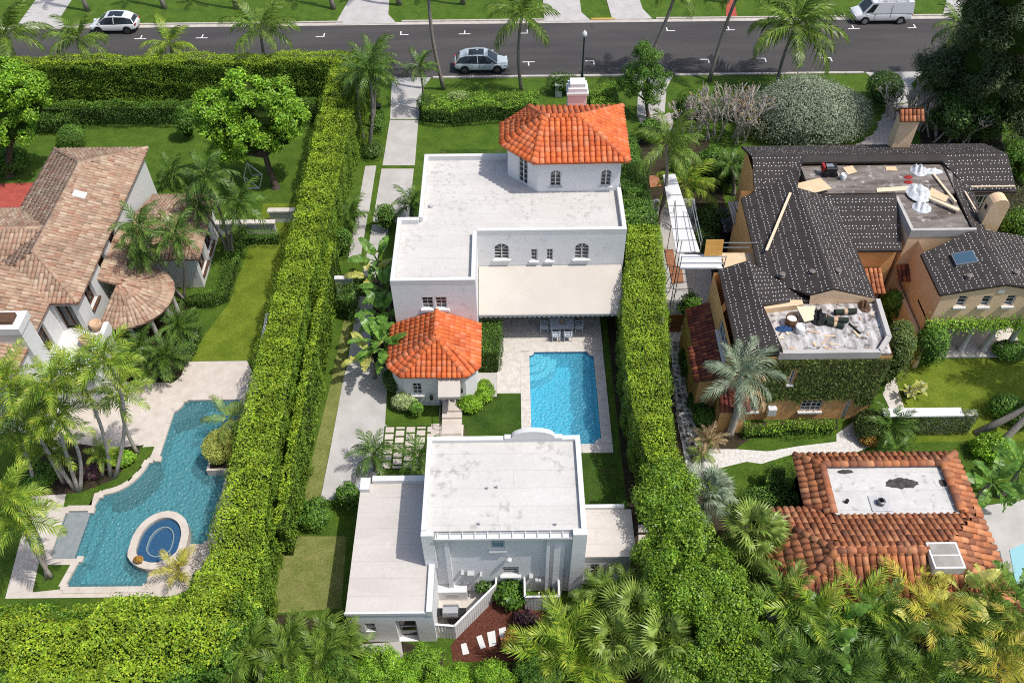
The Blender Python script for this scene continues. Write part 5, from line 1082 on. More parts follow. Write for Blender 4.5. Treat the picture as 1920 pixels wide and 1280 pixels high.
crumple(1533, 597, 5.72, 0.5, 0.6, 0.7, M['rubber'], 'tarp_heap', 'black crumpled tarp heap beside the cream board', 'tarp'); crumple(1470, 617, 5.72, 0.5, 0.25, 0.2, surf('blue_cloth', (0.02, 0.06, 0.16), None), 'blue_bag', 'dark blue tool bag beside the dark drum', 'bag'); crumple(1620, 575, 5.72, 0.35, 0.5, 0.4, M['wood_dark'], 'rubble_heap', 'dark rubble heap in the far corner of the messy flat roof', 'rubble')
for i in range(26):
    px, py = random.uniform(1460, 1640), random.uniform(585, 655); q = P(px, py, 5.72); a = random.random() * 3.1; l = random.uniform(0.08, 0.35); m = MB(); m.obox((q.x, q.y, 5.74), (math.cos(a), math.sin(a), 0), (-math.sin(a), math.cos(a), 0), (0, 0, 1), l, random.uniform(0.02, 0.07), 0.02)
    o = m.build('debris_scrap', random.choice([M['lumber'], M['clay_pot'], M['grey_box'], M['plywood'], M['wood_dark']])); tag(o, 'small scrap of debris scattered on the messy flat roof', 'scrap', 'roof debris scraps')
# ---- scaffolding in the alley
sc = thing('scaffolding', 'metal scaffolding with white decks in the alley beside the orange house', 'scaffolding', (12, 42, 0))
def deckpx(pxs, z, mat, name='scaffold_deck', n=1):
    MB().prism(ccw([P2(x, y, z) for x, y in pxs]), z - 0.06, z).build(name, mat, sc)
a, b, c, d = P(1243, 328, 3.6), P(1266, 326, 3.6), P(1313, 474, 3.6), P(1268, 474, 3.6)
for i in range(7):
    t0, t1 = i / 7, (i + 1) / 7; MB().prism(ccw([tuple(v[:2]) for v in (a.lerp(d, t0), b.lerp(c, t0), b.lerp(c, t1 - 0.01), a.lerp(d, t1 - 0.01))]), 3.52, 3.6).build('scaffold_plank', M['white_paint'], sc)
for i in range(3):
    y0, y1 = 477 + i * 9, 485.5 + i * 9; deckpx([(1274, y0), (1352, y0), (1356, y1), (1274, y1)], 5.0, M['white_paint'], 'scaffold_plank')
deckpx([(1353, 474), (1420, 474), (1428, 493), (1390, 494), (1358, 503)], 5.06, M['plywood'], 'plywood_deck')
p0, p1 = P(1320, 479, 5.1), P(1353, 479, 5.1); MB().obox(((p0 + p1) / 2 + Vector((0, 0.1, 0.55))), (1, 0, 0), (0, 0.25, 0.97), (0, -0.97, 0.25), (p1 - p0).length / 2, 0.55, 0.02).build('plywood_board', M['plywood_dark'], sc)
m = MB()
poles = [(1296, 400, 3.6), (1302, 430, 3.6), (1312, 474, 3.6), (1268, 474, 3.6), (1262, 400, 3.6), (1274, 505, 5.0), (1356, 505, 5.0), (1274, 477, 5.0)]
for px, py, z in poles:
    q = P(px, py, z); MB().tube([(q.x, q.y, 0), (q.x, q.y, z + 1.1)], 0.03, 6).build('scaffold_pole', M['steel'], sc)
for a, b in (((1296, 400, 3.6), (1312, 474, 3.6)), ((1262, 400, 3.6), (1268, 474, 3.6)), ((1274, 505, 5.0), (1356, 505, 5.0)), ((1356, 455, 5.9), (1422, 455, 5.9)), ((1356, 464, 5.5), (1420, 464, 5.5))):
    p, q = P(*a), P(*b)
    for dz in ((1.05, 0.55) if a[2] < 5.5 else (0.0,)): MB().tube([p + Vector((0, 0, dz)), q + Vector((0, 0, dz))], 0.028, 6).build('scaffold_rail', M['steel'], sc)
for i in range(5):
    x0, x1 = 1248 + i * 6, 1262 + i * 5; y = 500 + i * 14; p, q = P(x0 + 5, y, 0.1), P(x1 + 20, y, 3.0); MB().tube([p, q], 0.025, 6).build('scaffold_brace', M['black_metal'], sc)
# wooden hoardings in the alley
for q, z, lab in (([(1246, 468), (1262, 468), (1268, 500), (1252, 500)], 0.05, 'rusty brown board lying in the alley by the hedge, middle one'), ([(1255, 500), (1278, 500), (1282, 530), (1260, 532)], 0.05, 'rusty brown board lying in the alley by the hedge, nearest one'), ([(1216, 330), (1234, 330), (1240, 350), (1219, 352)], 0.05, 'rusty brown board lying in the alley by the hedge, farthest one')):
    sheet('rusty_board', q, z, 0.04, surf('rust_board', (0.26, 0.10, 0.05), (0.36, 0.17, 0.09), 4, 0.85), lab, 'board')
a, b = P2(1246, 622, 0), P2(1276, 622, 0); f = thing('wooden_fence', 'brown timber fence panel at the end of the flagstone path', 'fence', (a[0], a[1], 0))
for i in range(8): x = a[0] + (b[0] - a[0]) * i / 8; MB().box(x, x + (b[0] - a[0]) / 8 - 0.015, a[1] - 0.03, a[1] + 0.03, 0, 1.6).build('plank', surf('fence_wood', (0.2, 0.08, 0.025), (0.28, 0.12, 0.04), 5, 0.8), f)
for px, py, lab in ((1354, 403, 'farthest'), (1361, 420, 'middle'), (1366, 435, 'nearest')):
    q = P(px, py, 0.5); t = thing('air_conditioner', 'dark air conditioning unit in a row by the orange wall, the %s' % lab, 'air conditioner', (q.x, q.y, 0), 'air conditioners in the alley'); MB().box(q.x - 0.42, q.x + 0.42, q.y - 0.4, q.y + 0.4, 0.1, 0.85).build('casing', M['chrome_dark'], t, bevel=0.03); MB().lathe((q.x, q.y, 0.85), [(0.34, 0), (0.34, 0.04), (0.28, 0.05), (0.05, 0.02)], 16).build('fan_grille', M['black_metal'], t)

# ================================================================ RED TILE HOUSE (front right)
H5 = thing('red_tile_house', 'low house with weathered red barrel tiles round a white flat roof', 'house', (19, 23, 0))
ez = 3.1; 
o = [P(1487, 853, ez), P(1790, 850, ez), P(1888, 1095, ez), P(1515, 950, ez)]
X0, X1, YB, YF = o[0].x, o[1].x, o[0].y, 18.7
fz = 3.55; I = [(16.05, 25.75), (22.3, 25.75), (22.3, 22.85), (15.95, 22.85)]
inn = [(x, y, fz) for x, y in I]
rx0, rx1, ry, rz = 15.2, 20.4, 20.35, 4.35
wx = P(1415, 955, ez).x; wyb = P(1415, 955, ez).y
fac = dict(back=[(X1, YB, ez), (X0, YB, ez), inn[0], inn[1]], right=[(X1, 22.86, ez), (X1, YB, ez), inn[1], inn[2]], hip=[(X1, 17.8, ez), (X1, 23.4, ez), (rx1, ry, rz)], left=[(X0, YB, ez), (X0 - 0.1, 23.4, ez), inn[3], inn[0]],
           valley=[(22.85, 22.83, 3.31), (15.9, 22.83, 3.31), (rx0, ry, rz), (rx1, ry, rz)], wback=[(15.9, wyb, ez), (wx, wyb, ez), (rx0, ry, rz), (15.9, 22.83, 3.31)],
           wleft=[(wx, wyb, ez), (wx + 0.15, 17.8, ez), (rx0, ry, rz)], wfront=[(wx + 0.15, 17.8, ez), (X1, 17.8, ez), (rx1, ry, rz), (rx0, ry, rz)])
rf = slab_facets(list(fac.values()), 0.12).build('roof', M['mortar_clay'], H5)
T = Tiles(0.34, 0.44, M['t_clay_o'], M['t_clay_i'], 0.018)
for k, f in fac.items(): T.facet(f, eave=(-1, 0, 0) if k in ('back', 'wback', 'valley') else None)
for a, b in (((X0, YB, ez), inn[0]), ((X1, YB, ez), inn[1]), ((wx, wyb, ez), (rx0, ry, rz)), ((wx + .15, 17.8, ez), (rx0, ry, rz)), ((rx0, ry, rz), (rx1, ry, rz)), (inn[0], inn[1]), (inn[1], inn[2]), (inn[3], inn[0]), ((X1, 17.8, ez), (rx1, ry, rz))): T.ridge(a, b)
T.build(rf)
MB().prism(ccw([(x, y) for x, y in I]), 3.2, 3.44).build('flat_roof', surf('flat_white_roof', (0.50, 0.49, 0.475), (0.57, 0.56, 0.54), 1.2, 0.85, c3=(0.33, 0.31, 0.29), s3=2, t3=0.57, seam=1.1, grain=5, gamp=0.06), H5)
tar = surf('tar', (0.03, 0.028, 0.027), (0.08, 0.075, 0.07), 5, 0.8)
for px, py, rx, ry_ in ((1690, 906, 0.85, 0.35), (1585, 884, 0.45, 0.13), (1768, 905, 0.2, 0.25)):
    q = P(px, py, 3.445); k = 30; pts = [(q.x + rx * random.uniform(.8, 1.1) * math.cos(6.283 * i / k), q.y + ry_ * random.uniform(.75, 1.15) * math.sin(6.283 * i / k)) for i in range(k)]; MB().prism(pts, 3.43, 3.448).build('tar_patch', tar, H5)
q = P(1650, 944, 3.45); MB().box(q.x - 0.5, q.x + 0.5, q.y - 0.45, q.y + 0.45, 3.4, 3.49).build('vent_base', M['grey_box'], H5); MB().lathe((q.x, q.y, 3.49), [(0.2, 0), (0.2, 0.25), (0.12, 0.27), (0.12, 0.1)], 12, cap=False).build('vent_pipe', M['chrome_dark'], H5)
q = P(1587, 941, 3.45); MB().lathe((q.x, q.y, 3.45), [(0.09, 0), (0.09, 0.2)], 10).build('vent_pipe', M['rubber'], H5)
q = P(1770, 1045, 4.3); sk = MB().box(q.x - 0.72, q.x + 0.72, q.y - 0.68, q.y + 0.68, 3.4, 4.55).build('skylight', M['white_paint'], H5); MB().box(q.x - 0.62, q.x + 0.62, q.y - 0.58, q.y - 0.04, 4.54, 4.57).box(q.x - 0.62, q.x + 0.62, q.y + 0.04, q.y + 0.58, 4.54, 4.57).build('pane', surf('skylight_glass', (0.28, 0.26, 0.23), (0.36, 0.34, 0.3), 2, 0.15), sk)
m = MB(); wall_panel(m, (X0 + 0.4, YB - 0.4), (X0 + 0.4, 23.0), 0, 3.0); m.box(X0 + 0.4, X1 - 0.4, 18.2, YB - 0.4, 0, 3.0); m.box(wx + 0.4, X0 + 0.41, 18.2, wyb - 0.4, 0, 3.0); m.build('wall', M['trim'], H5)
# turquoise awning at the edge
q = [P(1893, 1030, 2.4), P(1960, 1000, 2.4), P(1980, 1090, 2.4), P(1905, 1095, 2.4)]; o = slab_facets([q], 0.06).build('shade_panel', surf('turquoise', (0.25, 0.48, 0.52), None, rough=0.6)); tag(o, 'pale turquoise shade panel at the right edge below the terrace', 'awning')

# ================================================================ STREET THINGS
def car(name, label, loc, rz, paint, L=4.75, W=1.92, Hh=1.62, van=False, cat='car'):
    r = thing(name, label, cat, loc); r.rotation_euler = (0, 0, rz)
    def add(mb, n, mt, par=r, smooth=False, bevel=0):
        me = mb.mesh(n, smooth); me.materials.append(mt); o = bpy.data.objects.new(n, me); COL.objects.link(o); o.parent = par
        if bevel: b = o.modifiers.new('bevel', 'BEVEL'); b.width = bevel; b.segments = 2; b.limit_method = 'ANGLE'
        return o
    h = L / 2; w = W / 2
    if van: st = [(-h, .86, .45, 1.02), (-h + .15, .96, .3, 1.08), (-1.2, 1, .26, 1.12), (.9, 1, .26, 1.12), (1.55, 1, .26, 1.12), (2.3, .96, .28, 1.0), (h - .12, .9, .32, .86), (h, .8, .45, .72)]
    else: st = [(-h, .78, .48, .86), (-h + .12, .9, .36, 1.0), (-1.6, 1, .26, 1.04), (-.4, 1, .24, 1.0), (.8, 1, .24, .98), (1.5, .98, .26, .90), (h - .3, .92, .3, .76), (h - .05, .8, .38, .62), (h, .7, .44, .56)]
    m = MB(); rings = []
    for x, k, zb, zt in st:
        ww = w * k; rings.append(m.vs([(x, -ww * .92, zb), (x, -ww, zb + .16), (x, -ww, (zb + zt) / 2), (x, -ww * .95, zt - .05), (x, -ww * .75, zt), (x, 0, zt + .035), (x, ww * .75, zt), (x, ww * .95, zt - .05), (x, ww, (zb + zt) / 2), (x, ww, zb + .16), (x, ww * .92, zb)]))
    for a, b in zip(rings[:-1], rings[1:]):
        for i in range(11): j = (i + 1) % 11; m.f.append([a[j], a[i], b[i], b[j]])
    m.f.append(rings[0]); m.f.append(rings[-1][::-1]); body = add(m, 'body', paint, smooth=True); sb = body.modifiers.new('subdivision', 'SUBSURF'); sb.levels = 2; sb.render_levels = 2
    if van: base = [(-h + .08, .93, 1.06), (1.0, .96, 1.1), (2.05, .88, 1.0)]; roof = [(-h + .2, .80, Hh), (0.6, .82, Hh), (1.25, .78, Hh - .04)]
    else: base = [(-h + .14, .82, .96), (-1.55, .90, 1.0), (-.25, .93, 1.0), (.7, .91, .98), (1.45, .82, .92)]; roof = [(-1.85, .58, Hh - .26), (-1.3, .66, Hh - .06), (-.3, .70, Hh), (.3, .69, Hh - .03), (.62, .65, Hh - .12)]
    B = [[Vector((x, s * w * k, z)) for x, k, z in base] for s in (-1, 1)]; Rf = [[Vector((x, s * w * k, z)) for x, k, z in roof] for s in (-1, 1)]
    m = MB()
    for s in (0, 1):
        for i in range(len(base) - 1): m.poly([B[s][i], B[s][i + 1], Rf[s][i + 1], Rf[s][i]] if s == 0 else [B[s][i + 1], B[s][i], Rf[s][i], Rf[s][i + 1]])
    m.poly([B[0][-1], B[1][-1], Rf[1][-1], Rf[0][-1]]); m.poly([B[1][0], B[0][0], Rf[0][0], Rf[1][0]])
    add(m, 'cabin_shell' if van else 'window_glass', paint if van else M['glass'])
    m = MB()
    for i in range(len(roof) - 1): m.poly([Rf[0][i], Rf[0][i + 1], Rf[1][i + 1], Rf[1][i]])
    rp = add(m, 'roof_panel', paint)
    if van:
        m = MB(); m.poly([v + Vector((.012, 0, .012)) for v in (B[0][2].lerp(Rf[0][2], .12).lerp(B[1][2], .06), B[1][2].lerp(Rf[1][2], .12).lerp(B[0][2], .06), Rf[1][2].lerp(B[1][2], .1).lerp(Rf[0][2], .06), Rf[0][2].lerp(B[0][2], .1).lerp(Rf[1][2], .06))]); add(m, 'windscreen', M['glass'])
        for s in (0, 1):
            sg = -1 if s == 0 else 1; a0, a1 = B[s][1].lerp(B[s][2], .15), B[s][1].lerp(B[s][2], .82); b0, b1 = Rf[s][1].lerp(Rf[s][2], .15), Rf[s][1].lerp(Rf[s][2], .8); off = Vector((0, sg * .012, .004))
            m = MB(); m.poly([a0.lerp(b0, .1) + off, a1.lerp(b1, .1) + off, b1.lerp(a1, .15) + off, b0.lerp(a0, .15) + off][::1 if s == 0 else -1]); add(m, 'side_window', M['glass'])
            m = MB(); m.bar((-.6, sg * (w + .004), .7), (-.6, sg * w * .9, Hh - .15), .02).bar((.85, sg * (w + .004), .5), (.85, sg * (w * .97), 1.1), .02); add(m, 'door_seam', M['chrome_dark'])
        m = MB()
        for x in (-1.9, -.9, .1): m.bar((x, -.8, Hh + .12), (x, .8, Hh + .12), .05)
        for y in (-.7, .7): m.bar((-2.1, y, Hh + .16), (.4, y, Hh + .16), .04)
        for x in (-1.9, .1):
            for y in (-.78, .78): m.bar((x, y, Hh - .02), (x, y, Hh + .12), .04)
        add(m, 'roof_rack', M['white_paint'])
        m = MB()
        for y in (.25, .6): m.bar((-2.2, y, Hh + .2), (.7, y, Hh + .2), .06)
        for i in range(9): m.bar((-2.1 + i * .33, .25, Hh + .2), (-2.1 + i * .33, .6, Hh + .2), .035)
        add(m, 'ladder', M['steel'])
    else:
        m = MB(); z = Hh + .004; m.poly([(-1.05, -w * .48, z - .04), (-.3, -w * .52, z - .0), (.28, -w * .52, z - .025), (.28, w * .52, z - .025), (-.3, w * .52, z - .0), (-1.05, w * .48, z - .04)]); o = add(m, 'sunroof', M['glass'], rp); o.location.z = 0.02
        m = MB()
        for s in (0, 1):
            for i in (0, 2, 4): m.bar(B[s][i], Rf[s][i], .06)
            for i in range(4): m.bar(Rf[s][i], Rf[s][i + 1], .05)
        add(m, 'pillars', paint)
        m = MB(); m.box(-h + .02, -h + .35, -w * .6, w * .6, Hh - .16, Hh - .12); 
    wr = 0.36; wx = (-L * .30, L * .305)
    for x in wx:
        for s in (-1, 1):
            m = MB(); m.tube([(x, s * (w - .22), wr), (x, s * (w + .012), wr)], wr, 20); wh = add(m, 'wheel', M['rubber']); m = MB(); m.tube([(x, s * (w - .05), wr), (x, s * (w + .02), wr)], wr * .66, 14); add(m, 'rim', M['chrome_dark'] if not van else M['steel'], wh)
            m = MB(); m.tube([(x, s * (w - .3), wr + .02), (x, s * (w + .003), wr + .02)], wr * 1.14, 20); add(m, 'wheel_arch', M['rubber'])
    lamp = surf('lamp_glass', (0.6, 0.62, 0.65), None, rough=0.15); tail = surf('tail_red', (0.3, 0.01, 0.01), None, rough=0.2)
    for s in (-1, 1):
        zf = .62 if not van else .72
        m = MB(); m.box(h - .28, h - .06, s * w * .66 - .16, s * w * .66 + .16, zf, zf + .12); add(m, 'headlight', lamp, bevel=.02)
        m = MB(); m.box(-h + .0, -h + .12, s * w * .70 - .16, s * w * .70 + .16, .82, .94); add(m, 'tail_light', tail, bevel=.02)
        m = MB(); m.box(.95 if not van else 1.6, 1.1 if not van else 1.75, s * (w + .12) - .1, s * (w + .12) + .1, 1.0, 1.14); add(m, 'mirror', paint, bevel=.02)
    m = MB(); m.box(h - .12, h + .01, -w * .5, w * .5, .38, .55); add(m, 'grille', M['black_metal'])
    return r
def carpos(px, py, z=0.0): q = P(px, py, z); return (q.x, q.y, 0.008)
q = P(902, 137); car('parked_car', 'silver blue SUV with dark sunroof parked at the near kerb', (q.x, q.y + 0.75, 0.008), 0.0, M['car_silver'])
q = P(214, 66); car('parked_car', 'white SUV with dark sunroof parked at the far kerb, left', (q.x, q.y + 1.0, 0.008), math.pi, M['car_white'], 4.45, 1.88, 1.58)
q = P(1653, 47); car('delivery_van', 'white work van with roof rack and ladder parked at the far kerb', (q.x, q.y + 1.0, 0.008), math.pi, M['van_white'], 5.5, 2.0, 2.1, True, 'van')
lp_ = thing('street_lamp', 'dark green street lamp with white globe behind the tower chimney', 'street lamp', (6.32, 67.9, 0))
green = surf('lamp_green', (0.015, 0.03, 0.028), None, rough=0.4)
MB().lathe((6.32, 67.9, 0), [(0.22, 0), (0.22, 0.3), (0.14, 0.45), (0.12, 0.9), (0.075, 1.05)], 12).build('base', green, lp_); MB().lathe((6.32, 67.9, 1.0), [(0.075, 0), (0.06, 3.2), (0.1, 3.25), (0.1, 3.35)], 10).build('pole', green, lp_)
MB().lathe((6.32, 67.9, 4.34), [(0.08, 0), (0.2, 0.12), (0.24, 0.28), (0.2, 0.45), (0.09, 0.56), (0.03, 0.66)], 14).build('globe', M['white_paint'], lp_, smooth=True)
# utility cabinets in the front hedge, letter posts
for px, py, z, s, lab, mt in ((1047, 180, 0, (0.55, 0.45, 1.1), 'grey utility cabinet in the front hedge beside the chimney', 'grey_box'), (1482, 268, 0, (0.7, 0.5, 1.2), 'brown wooden gate pier with white top behind the dark roof', 'plywood_dark'), (712, 222, 0, (0.4, 0.4, 1.2), 'small dark letter box beside the drive among shrubs', 'black_metal')):
    q = P(px, py, z); t = thing('utility_cabinet' if mt != 'plywood_dark' else 'gate_pier', lab, 'cabinet' if mt != 'plywood_dark' else 'pier', (q.x, q.y, 0)); MB().box(q.x - s[0] / 2, q.x + s[0] / 2, q.y - s[1] / 2, q.y + s[1] / 2, 0, s[2]).build('cabinet_body', M[mt], t); MB().box(q.x - s[0] / 2 - .06, q.x + s[0] / 2 + .06, q.y - s[1] / 2 - .06, q.y + s[1] / 2 + .06, s[2], s[2] + .08).build('cabinet_top', M['white_paint'] if mt != 'black_metal' else M[mt], t)
# dining set under the awning
q = P(1053, 628, 0.0); tx, ty = q.x, q.y + 0.35; blu = surf('table_paint', (0.5, 0.56, 0.62), (0.56, 0.6, 0.66), 3, 0.5)
tb = thing('dining_table', 'pale blue rectangular dining table in the shade of the awning', 'table', (tx, ty, 0)); MB().box(tx - 0.78, tx + 0.78, ty - 0.48, ty + 0.48, 0.71, 0.75).build('table_top', blu, tb, bevel=0.01)
for a in (-1, 1):
    for b in (-1, 1): MB().box(tx + a * .66 - .03, tx + a * .66 + .03, ty + b * .4 - .03, ty + b * .4 + .03, 0.04, .71).build('leg', blu, tb)
o = MB().lathe((tx, ty, 0.75), [(0.12, 0), (0.2, 0.1), (0.16, 0.1), (0.08, 0.03)], 12, cap=False).build('fruit_bowl', M['clay_pot']); tag(o, 'brown bowl in the middle of the dining table', 'bowl')
def chair(x, y, a, label):
    c = thing('dining_chair', label, 'chair', (x, y, 0.04), 'dining chairs'); c.rotation_euler = (0, 0, a)
    def add(mb, n):
        me = mb.mesh(n); me.materials.append(blu); o = bpy.data.objects.new(n, me); COL.objects.link(o); o.parent = c
    add(MB().box(-.27, .27, -.25, .25, .42, .46), 'seat')
    for sx in (-1, 1): add(MB().box(sx * .25 - .02, sx * .25 + .02, -.25, -.21, 0, .92), 'leg'); add(MB().box(sx * .25 - .02, sx * .25 + .02, .21, .25, 0, .62), 'leg'); add(MB().box(sx * .25 - .025, sx * .25 + .025, -.22, .24, .62, .66), 'armrest')
    add(MB().box(-.25, .25, -.25, -.21, .88, .92).bar((-.25, -.23, .48), (.25, -.23, .88), .03).bar((.25, -.232, .48), (-.25, -.232, .88), .03).box(-.25, .25, -.25, -.21, .46, .5), 'backrest')
for i, (dx, dy, a, lab) in enumerate(((-.38, -.75, 0, 'near side, left'), (.38, -.75, 0, 'near side, right'), (-1.12, 0, -math.pi / 2, 'left end'), (1.12, 0, math.pi / 2, 'right end'), (-.38, .75, math.pi, 'far side, left'), (.38, .75, math.pi, 'far side, right'))): chair(tx + dx, ty + dy, a, 'pale blue cross-back dining chair at the table, ' + lab)
# potted plants on the right lawn, garden wall piece in the ivy
for px, py, lab in ((1703, 741, 'left'), (1722, 733, 'right')):
    q = P(px, py); o = MB().lathe((q.x, q.y, 0), [(0.2, 0), (0.34, 0.25), (0.36, 0.5), (0.28, 0.6), (0.24, 0.55)], 14).build('planter_pot', M['grey_box'], None, smooth=True); tag(o, 'round grey pot with yellow plant on the right lawn, %s one' % lab, 'pot')
iw = thing('ivy_garden_wall', 'garden wall overgrown with ivy below the right lawn, pale coping on top', 'wall', (23, 29.5, 0)); a, b = P2(1655, 782, 1.4), P2(1825, 772, 1.4)
MB().box(a[0], b[0], a[1] - 0.2, a[1] + 0.2, 0, 1.75).build('wall_body', M['coral'], iw); MB().box(a[0] - .1, b[0] - .9, a[1] - 0.3, a[1] + 0.3, 1.75, 1.86).build('wall_coping', M['trim'], iw)
# ================================================================ PLANTS
LEAF = dict(
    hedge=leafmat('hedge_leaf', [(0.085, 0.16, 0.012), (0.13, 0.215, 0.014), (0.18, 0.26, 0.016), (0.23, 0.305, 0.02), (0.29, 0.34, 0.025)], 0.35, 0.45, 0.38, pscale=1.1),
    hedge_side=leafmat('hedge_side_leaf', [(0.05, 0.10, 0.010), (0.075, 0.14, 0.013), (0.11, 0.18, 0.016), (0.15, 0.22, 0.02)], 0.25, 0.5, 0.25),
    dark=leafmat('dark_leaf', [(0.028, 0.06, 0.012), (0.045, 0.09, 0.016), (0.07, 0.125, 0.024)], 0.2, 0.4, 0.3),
    mid=leafmat('mid_leaf', [(0.03, 0.08, 0.012), (0.06, 0.13, 0.018), (0.09, 0.18, 0.022), (0.13, 0.22, 0.03)], 0.3, 0.45, 0.3),
    bright=leafmat('bright_leaf', [(0.06, 0.14, 0.012), (0.12, 0.24, 0.018), (0.18, 0.32, 0.025), (0.26, 0.38, 0.035)], 0.35, 0.4, 0.25),
    yellow=leafmat('yellow_leaf', [(0.16, 0.22, 0.03), (0.26, 0.30, 0.05), (0.34, 0.36, 0.08), (0.42, 0.38, 0.12)], 0.3, 0.5, 0.2),
    croton=leafmat('croton_leaf', [(0.10, 0.12, 0.02), (0.34, 0.20, 0.03), (0.30, 0.10, 0.03), (0.42, 0.32, 0.05)], 0.3, 0.45, 0.2),
    silver=leafmat('silver_leaf', [(0.11, 0.14, 0.085), (0.17, 0.20, 0.135), (0.25, 0.275, 0.20), (0.13, 0.17, 0.10)], 0.2, 0.6, 0.2),
    lime=leafmat('variegated_leaf', [(0.16, 0.24, 0.07), (0.28, 0.36, 0.14), (0.38, 0.43, 0.22), (0.2, 0.3, 0.08)], 0.3, 0.5, 0.2),
    pine=leafmat('casuarina_leaf', [(0.03, 0.05, 0.018), (0.05, 0.075, 0.027), (0.075, 0.10, 0.038)], 0.15, 0.6, 0.35),
    ficus=leafmat('ficus_leaf', [(0.045, 0.10, 0.01), (0.08, 0.155, 0.013), (0.13, 0.22, 0.018), (0.22, 0.30, 0.025)], 0.3, 0.4, 0.35, pscale=1.6),
    ivy=leafmat('ivy_leaf', [(0.03, 0.055, 0.012), (0.05, 0.085, 0.016), (0.075, 0.115, 0.022), (0.12, 0.13, 0.04)], 0.2, 0.5, 0.35, pscale=1.4),
    purple=leafmat('purple_leaf', [(0.05, 0.02, 0.03), (0.09, 0.03, 0.05), (0.03, 0.05, 0.02)], 0.2, 0.4, 0.2),
    coconut=leafmat('coconut_frond', [(0.045, 0.09, 0.012), (0.085, 0.14, 0.017), (0.14, 0.19, 0.028)], 0.24, 0.4, 0.2),
    areca=leafmat('areca_frond', [(0.06, 0.12, 0.012), (0.11, 0.18, 0.016), (0.17, 0.235, 0.022), (0.28, 0.30, 0.035)], 0.25, 0.4, 0.2),
    deep=leafmat('deep_frond', [(0.028, 0.065, 0.010), (0.055, 0.105, 0.015), (0.10, 0.155, 0.022)], 0.22, 0.38, 0.2),
    fan=leafmat('fan_frond', [(0.10, 0.16, 0.025), (0.15, 0.21, 0.04), (0.21, 0.26, 0.06)], 0.3, 0.4, 0.2),
    bluegreen=leafmat('silver_frond', [(0.11, 0.15, 0.09), (0.16, 0.20, 0.13), (0.22, 0.25, 0.17)], 0.25, 0.5, 0.2),
    gold=leafmat('golden_frond', [(0.22, 0.24, 0.03), (0.34, 0.30, 0.04), (0.44, 0.34, 0.06), (0.40, 0.24, 0.04)], 0.35, 0.45, 0.2),
    dead=leafmat('dry_frond', [(0.26, 0.18, 0.09), (0.34, 0.26, 0.15)], 0.2, 0.7, 0.2),
    banana=leafmat('banana_leaf', [(0.05, 0.12, 0.02), (0.09, 0.18, 0.025), (0.13, 0.22, 0.04)], 0.35, 0.35, 0.2),
    banana_y=leafmat('banana_leaf_yellow', [(0.30, 0.30, 0.06), (0.40, 0.36, 0.10)], 0.35, 0.4, 0.2),
)
M['twig'] = surf('inner_twigs', (0.022, 0.042, 0.008), (0.036, 0.060, 0.012), 4, 0.95, 12, 0.8, 0.1, spec=0.05)
M['twig_silver'] = surf('inner_twigs_grey', (0.05, 0.06, 0.04), (0.08, 0.09, 0.06), 4, 0.95, spec=0.05)

FINE = 0.62
def leaf_mesh(name, pts, nrm, size, spread=0.9, aspect=0.5, up=0.25, rs=None):
    """one small folded leaf at each point, turned roughly along nrm"""
    r = rs or rng; n = len(pts); pts = np.asarray(pts, float); nrm = np.asarray(nrm, float)
    nn = nrm / (np.linalg.norm(nrm, axis=1)[:, None] + 1e-9) + r.normal(0, spread * 0.62, (n, 3)); nn[:, 2] += up; nn /= np.linalg.norm(nn, axis=1)[:, None] + 1e-9
    d = np.cross(nn, r.normal(0, 1, (n, 3))); d /= np.linalg.norm(d, axis=1)[:, None] + 1e-9
    s = np.cross(nn, d); sz = size * FINE * r.uniform(0.65, 1.35, (n, 1)); w = sz * aspect * 0.5
    V = np.empty((n, 4, 3)); V[:, 0] = pts - d * sz * 0.2; V[:, 1] = pts + d * sz * 0.35 + s * w + nn * w * 0.35; V[:, 2] = pts + d * sz * 0.8; V[:, 3] = pts + d * sz * 0.35 - s * w + nn * w * 0.35
    return np_mesh(name, V.reshape(-1, 3), np.arange(4 * n).reshape(n, 4), 4)

def lumps(p, a=0.12, k=1.7):
    x, y, z = p[:, 0], p[:, 1], p[:, 2]
    return a * (np.sin(k * x + 1.3 * np.sin(k * 0.7 * y)) + np.sin(k * 1.3 * y + 2.1 + np.sin(k * 0.9 * z)) + np.sin(k * 1.7 * z + 0.7 * x)) / 1.6

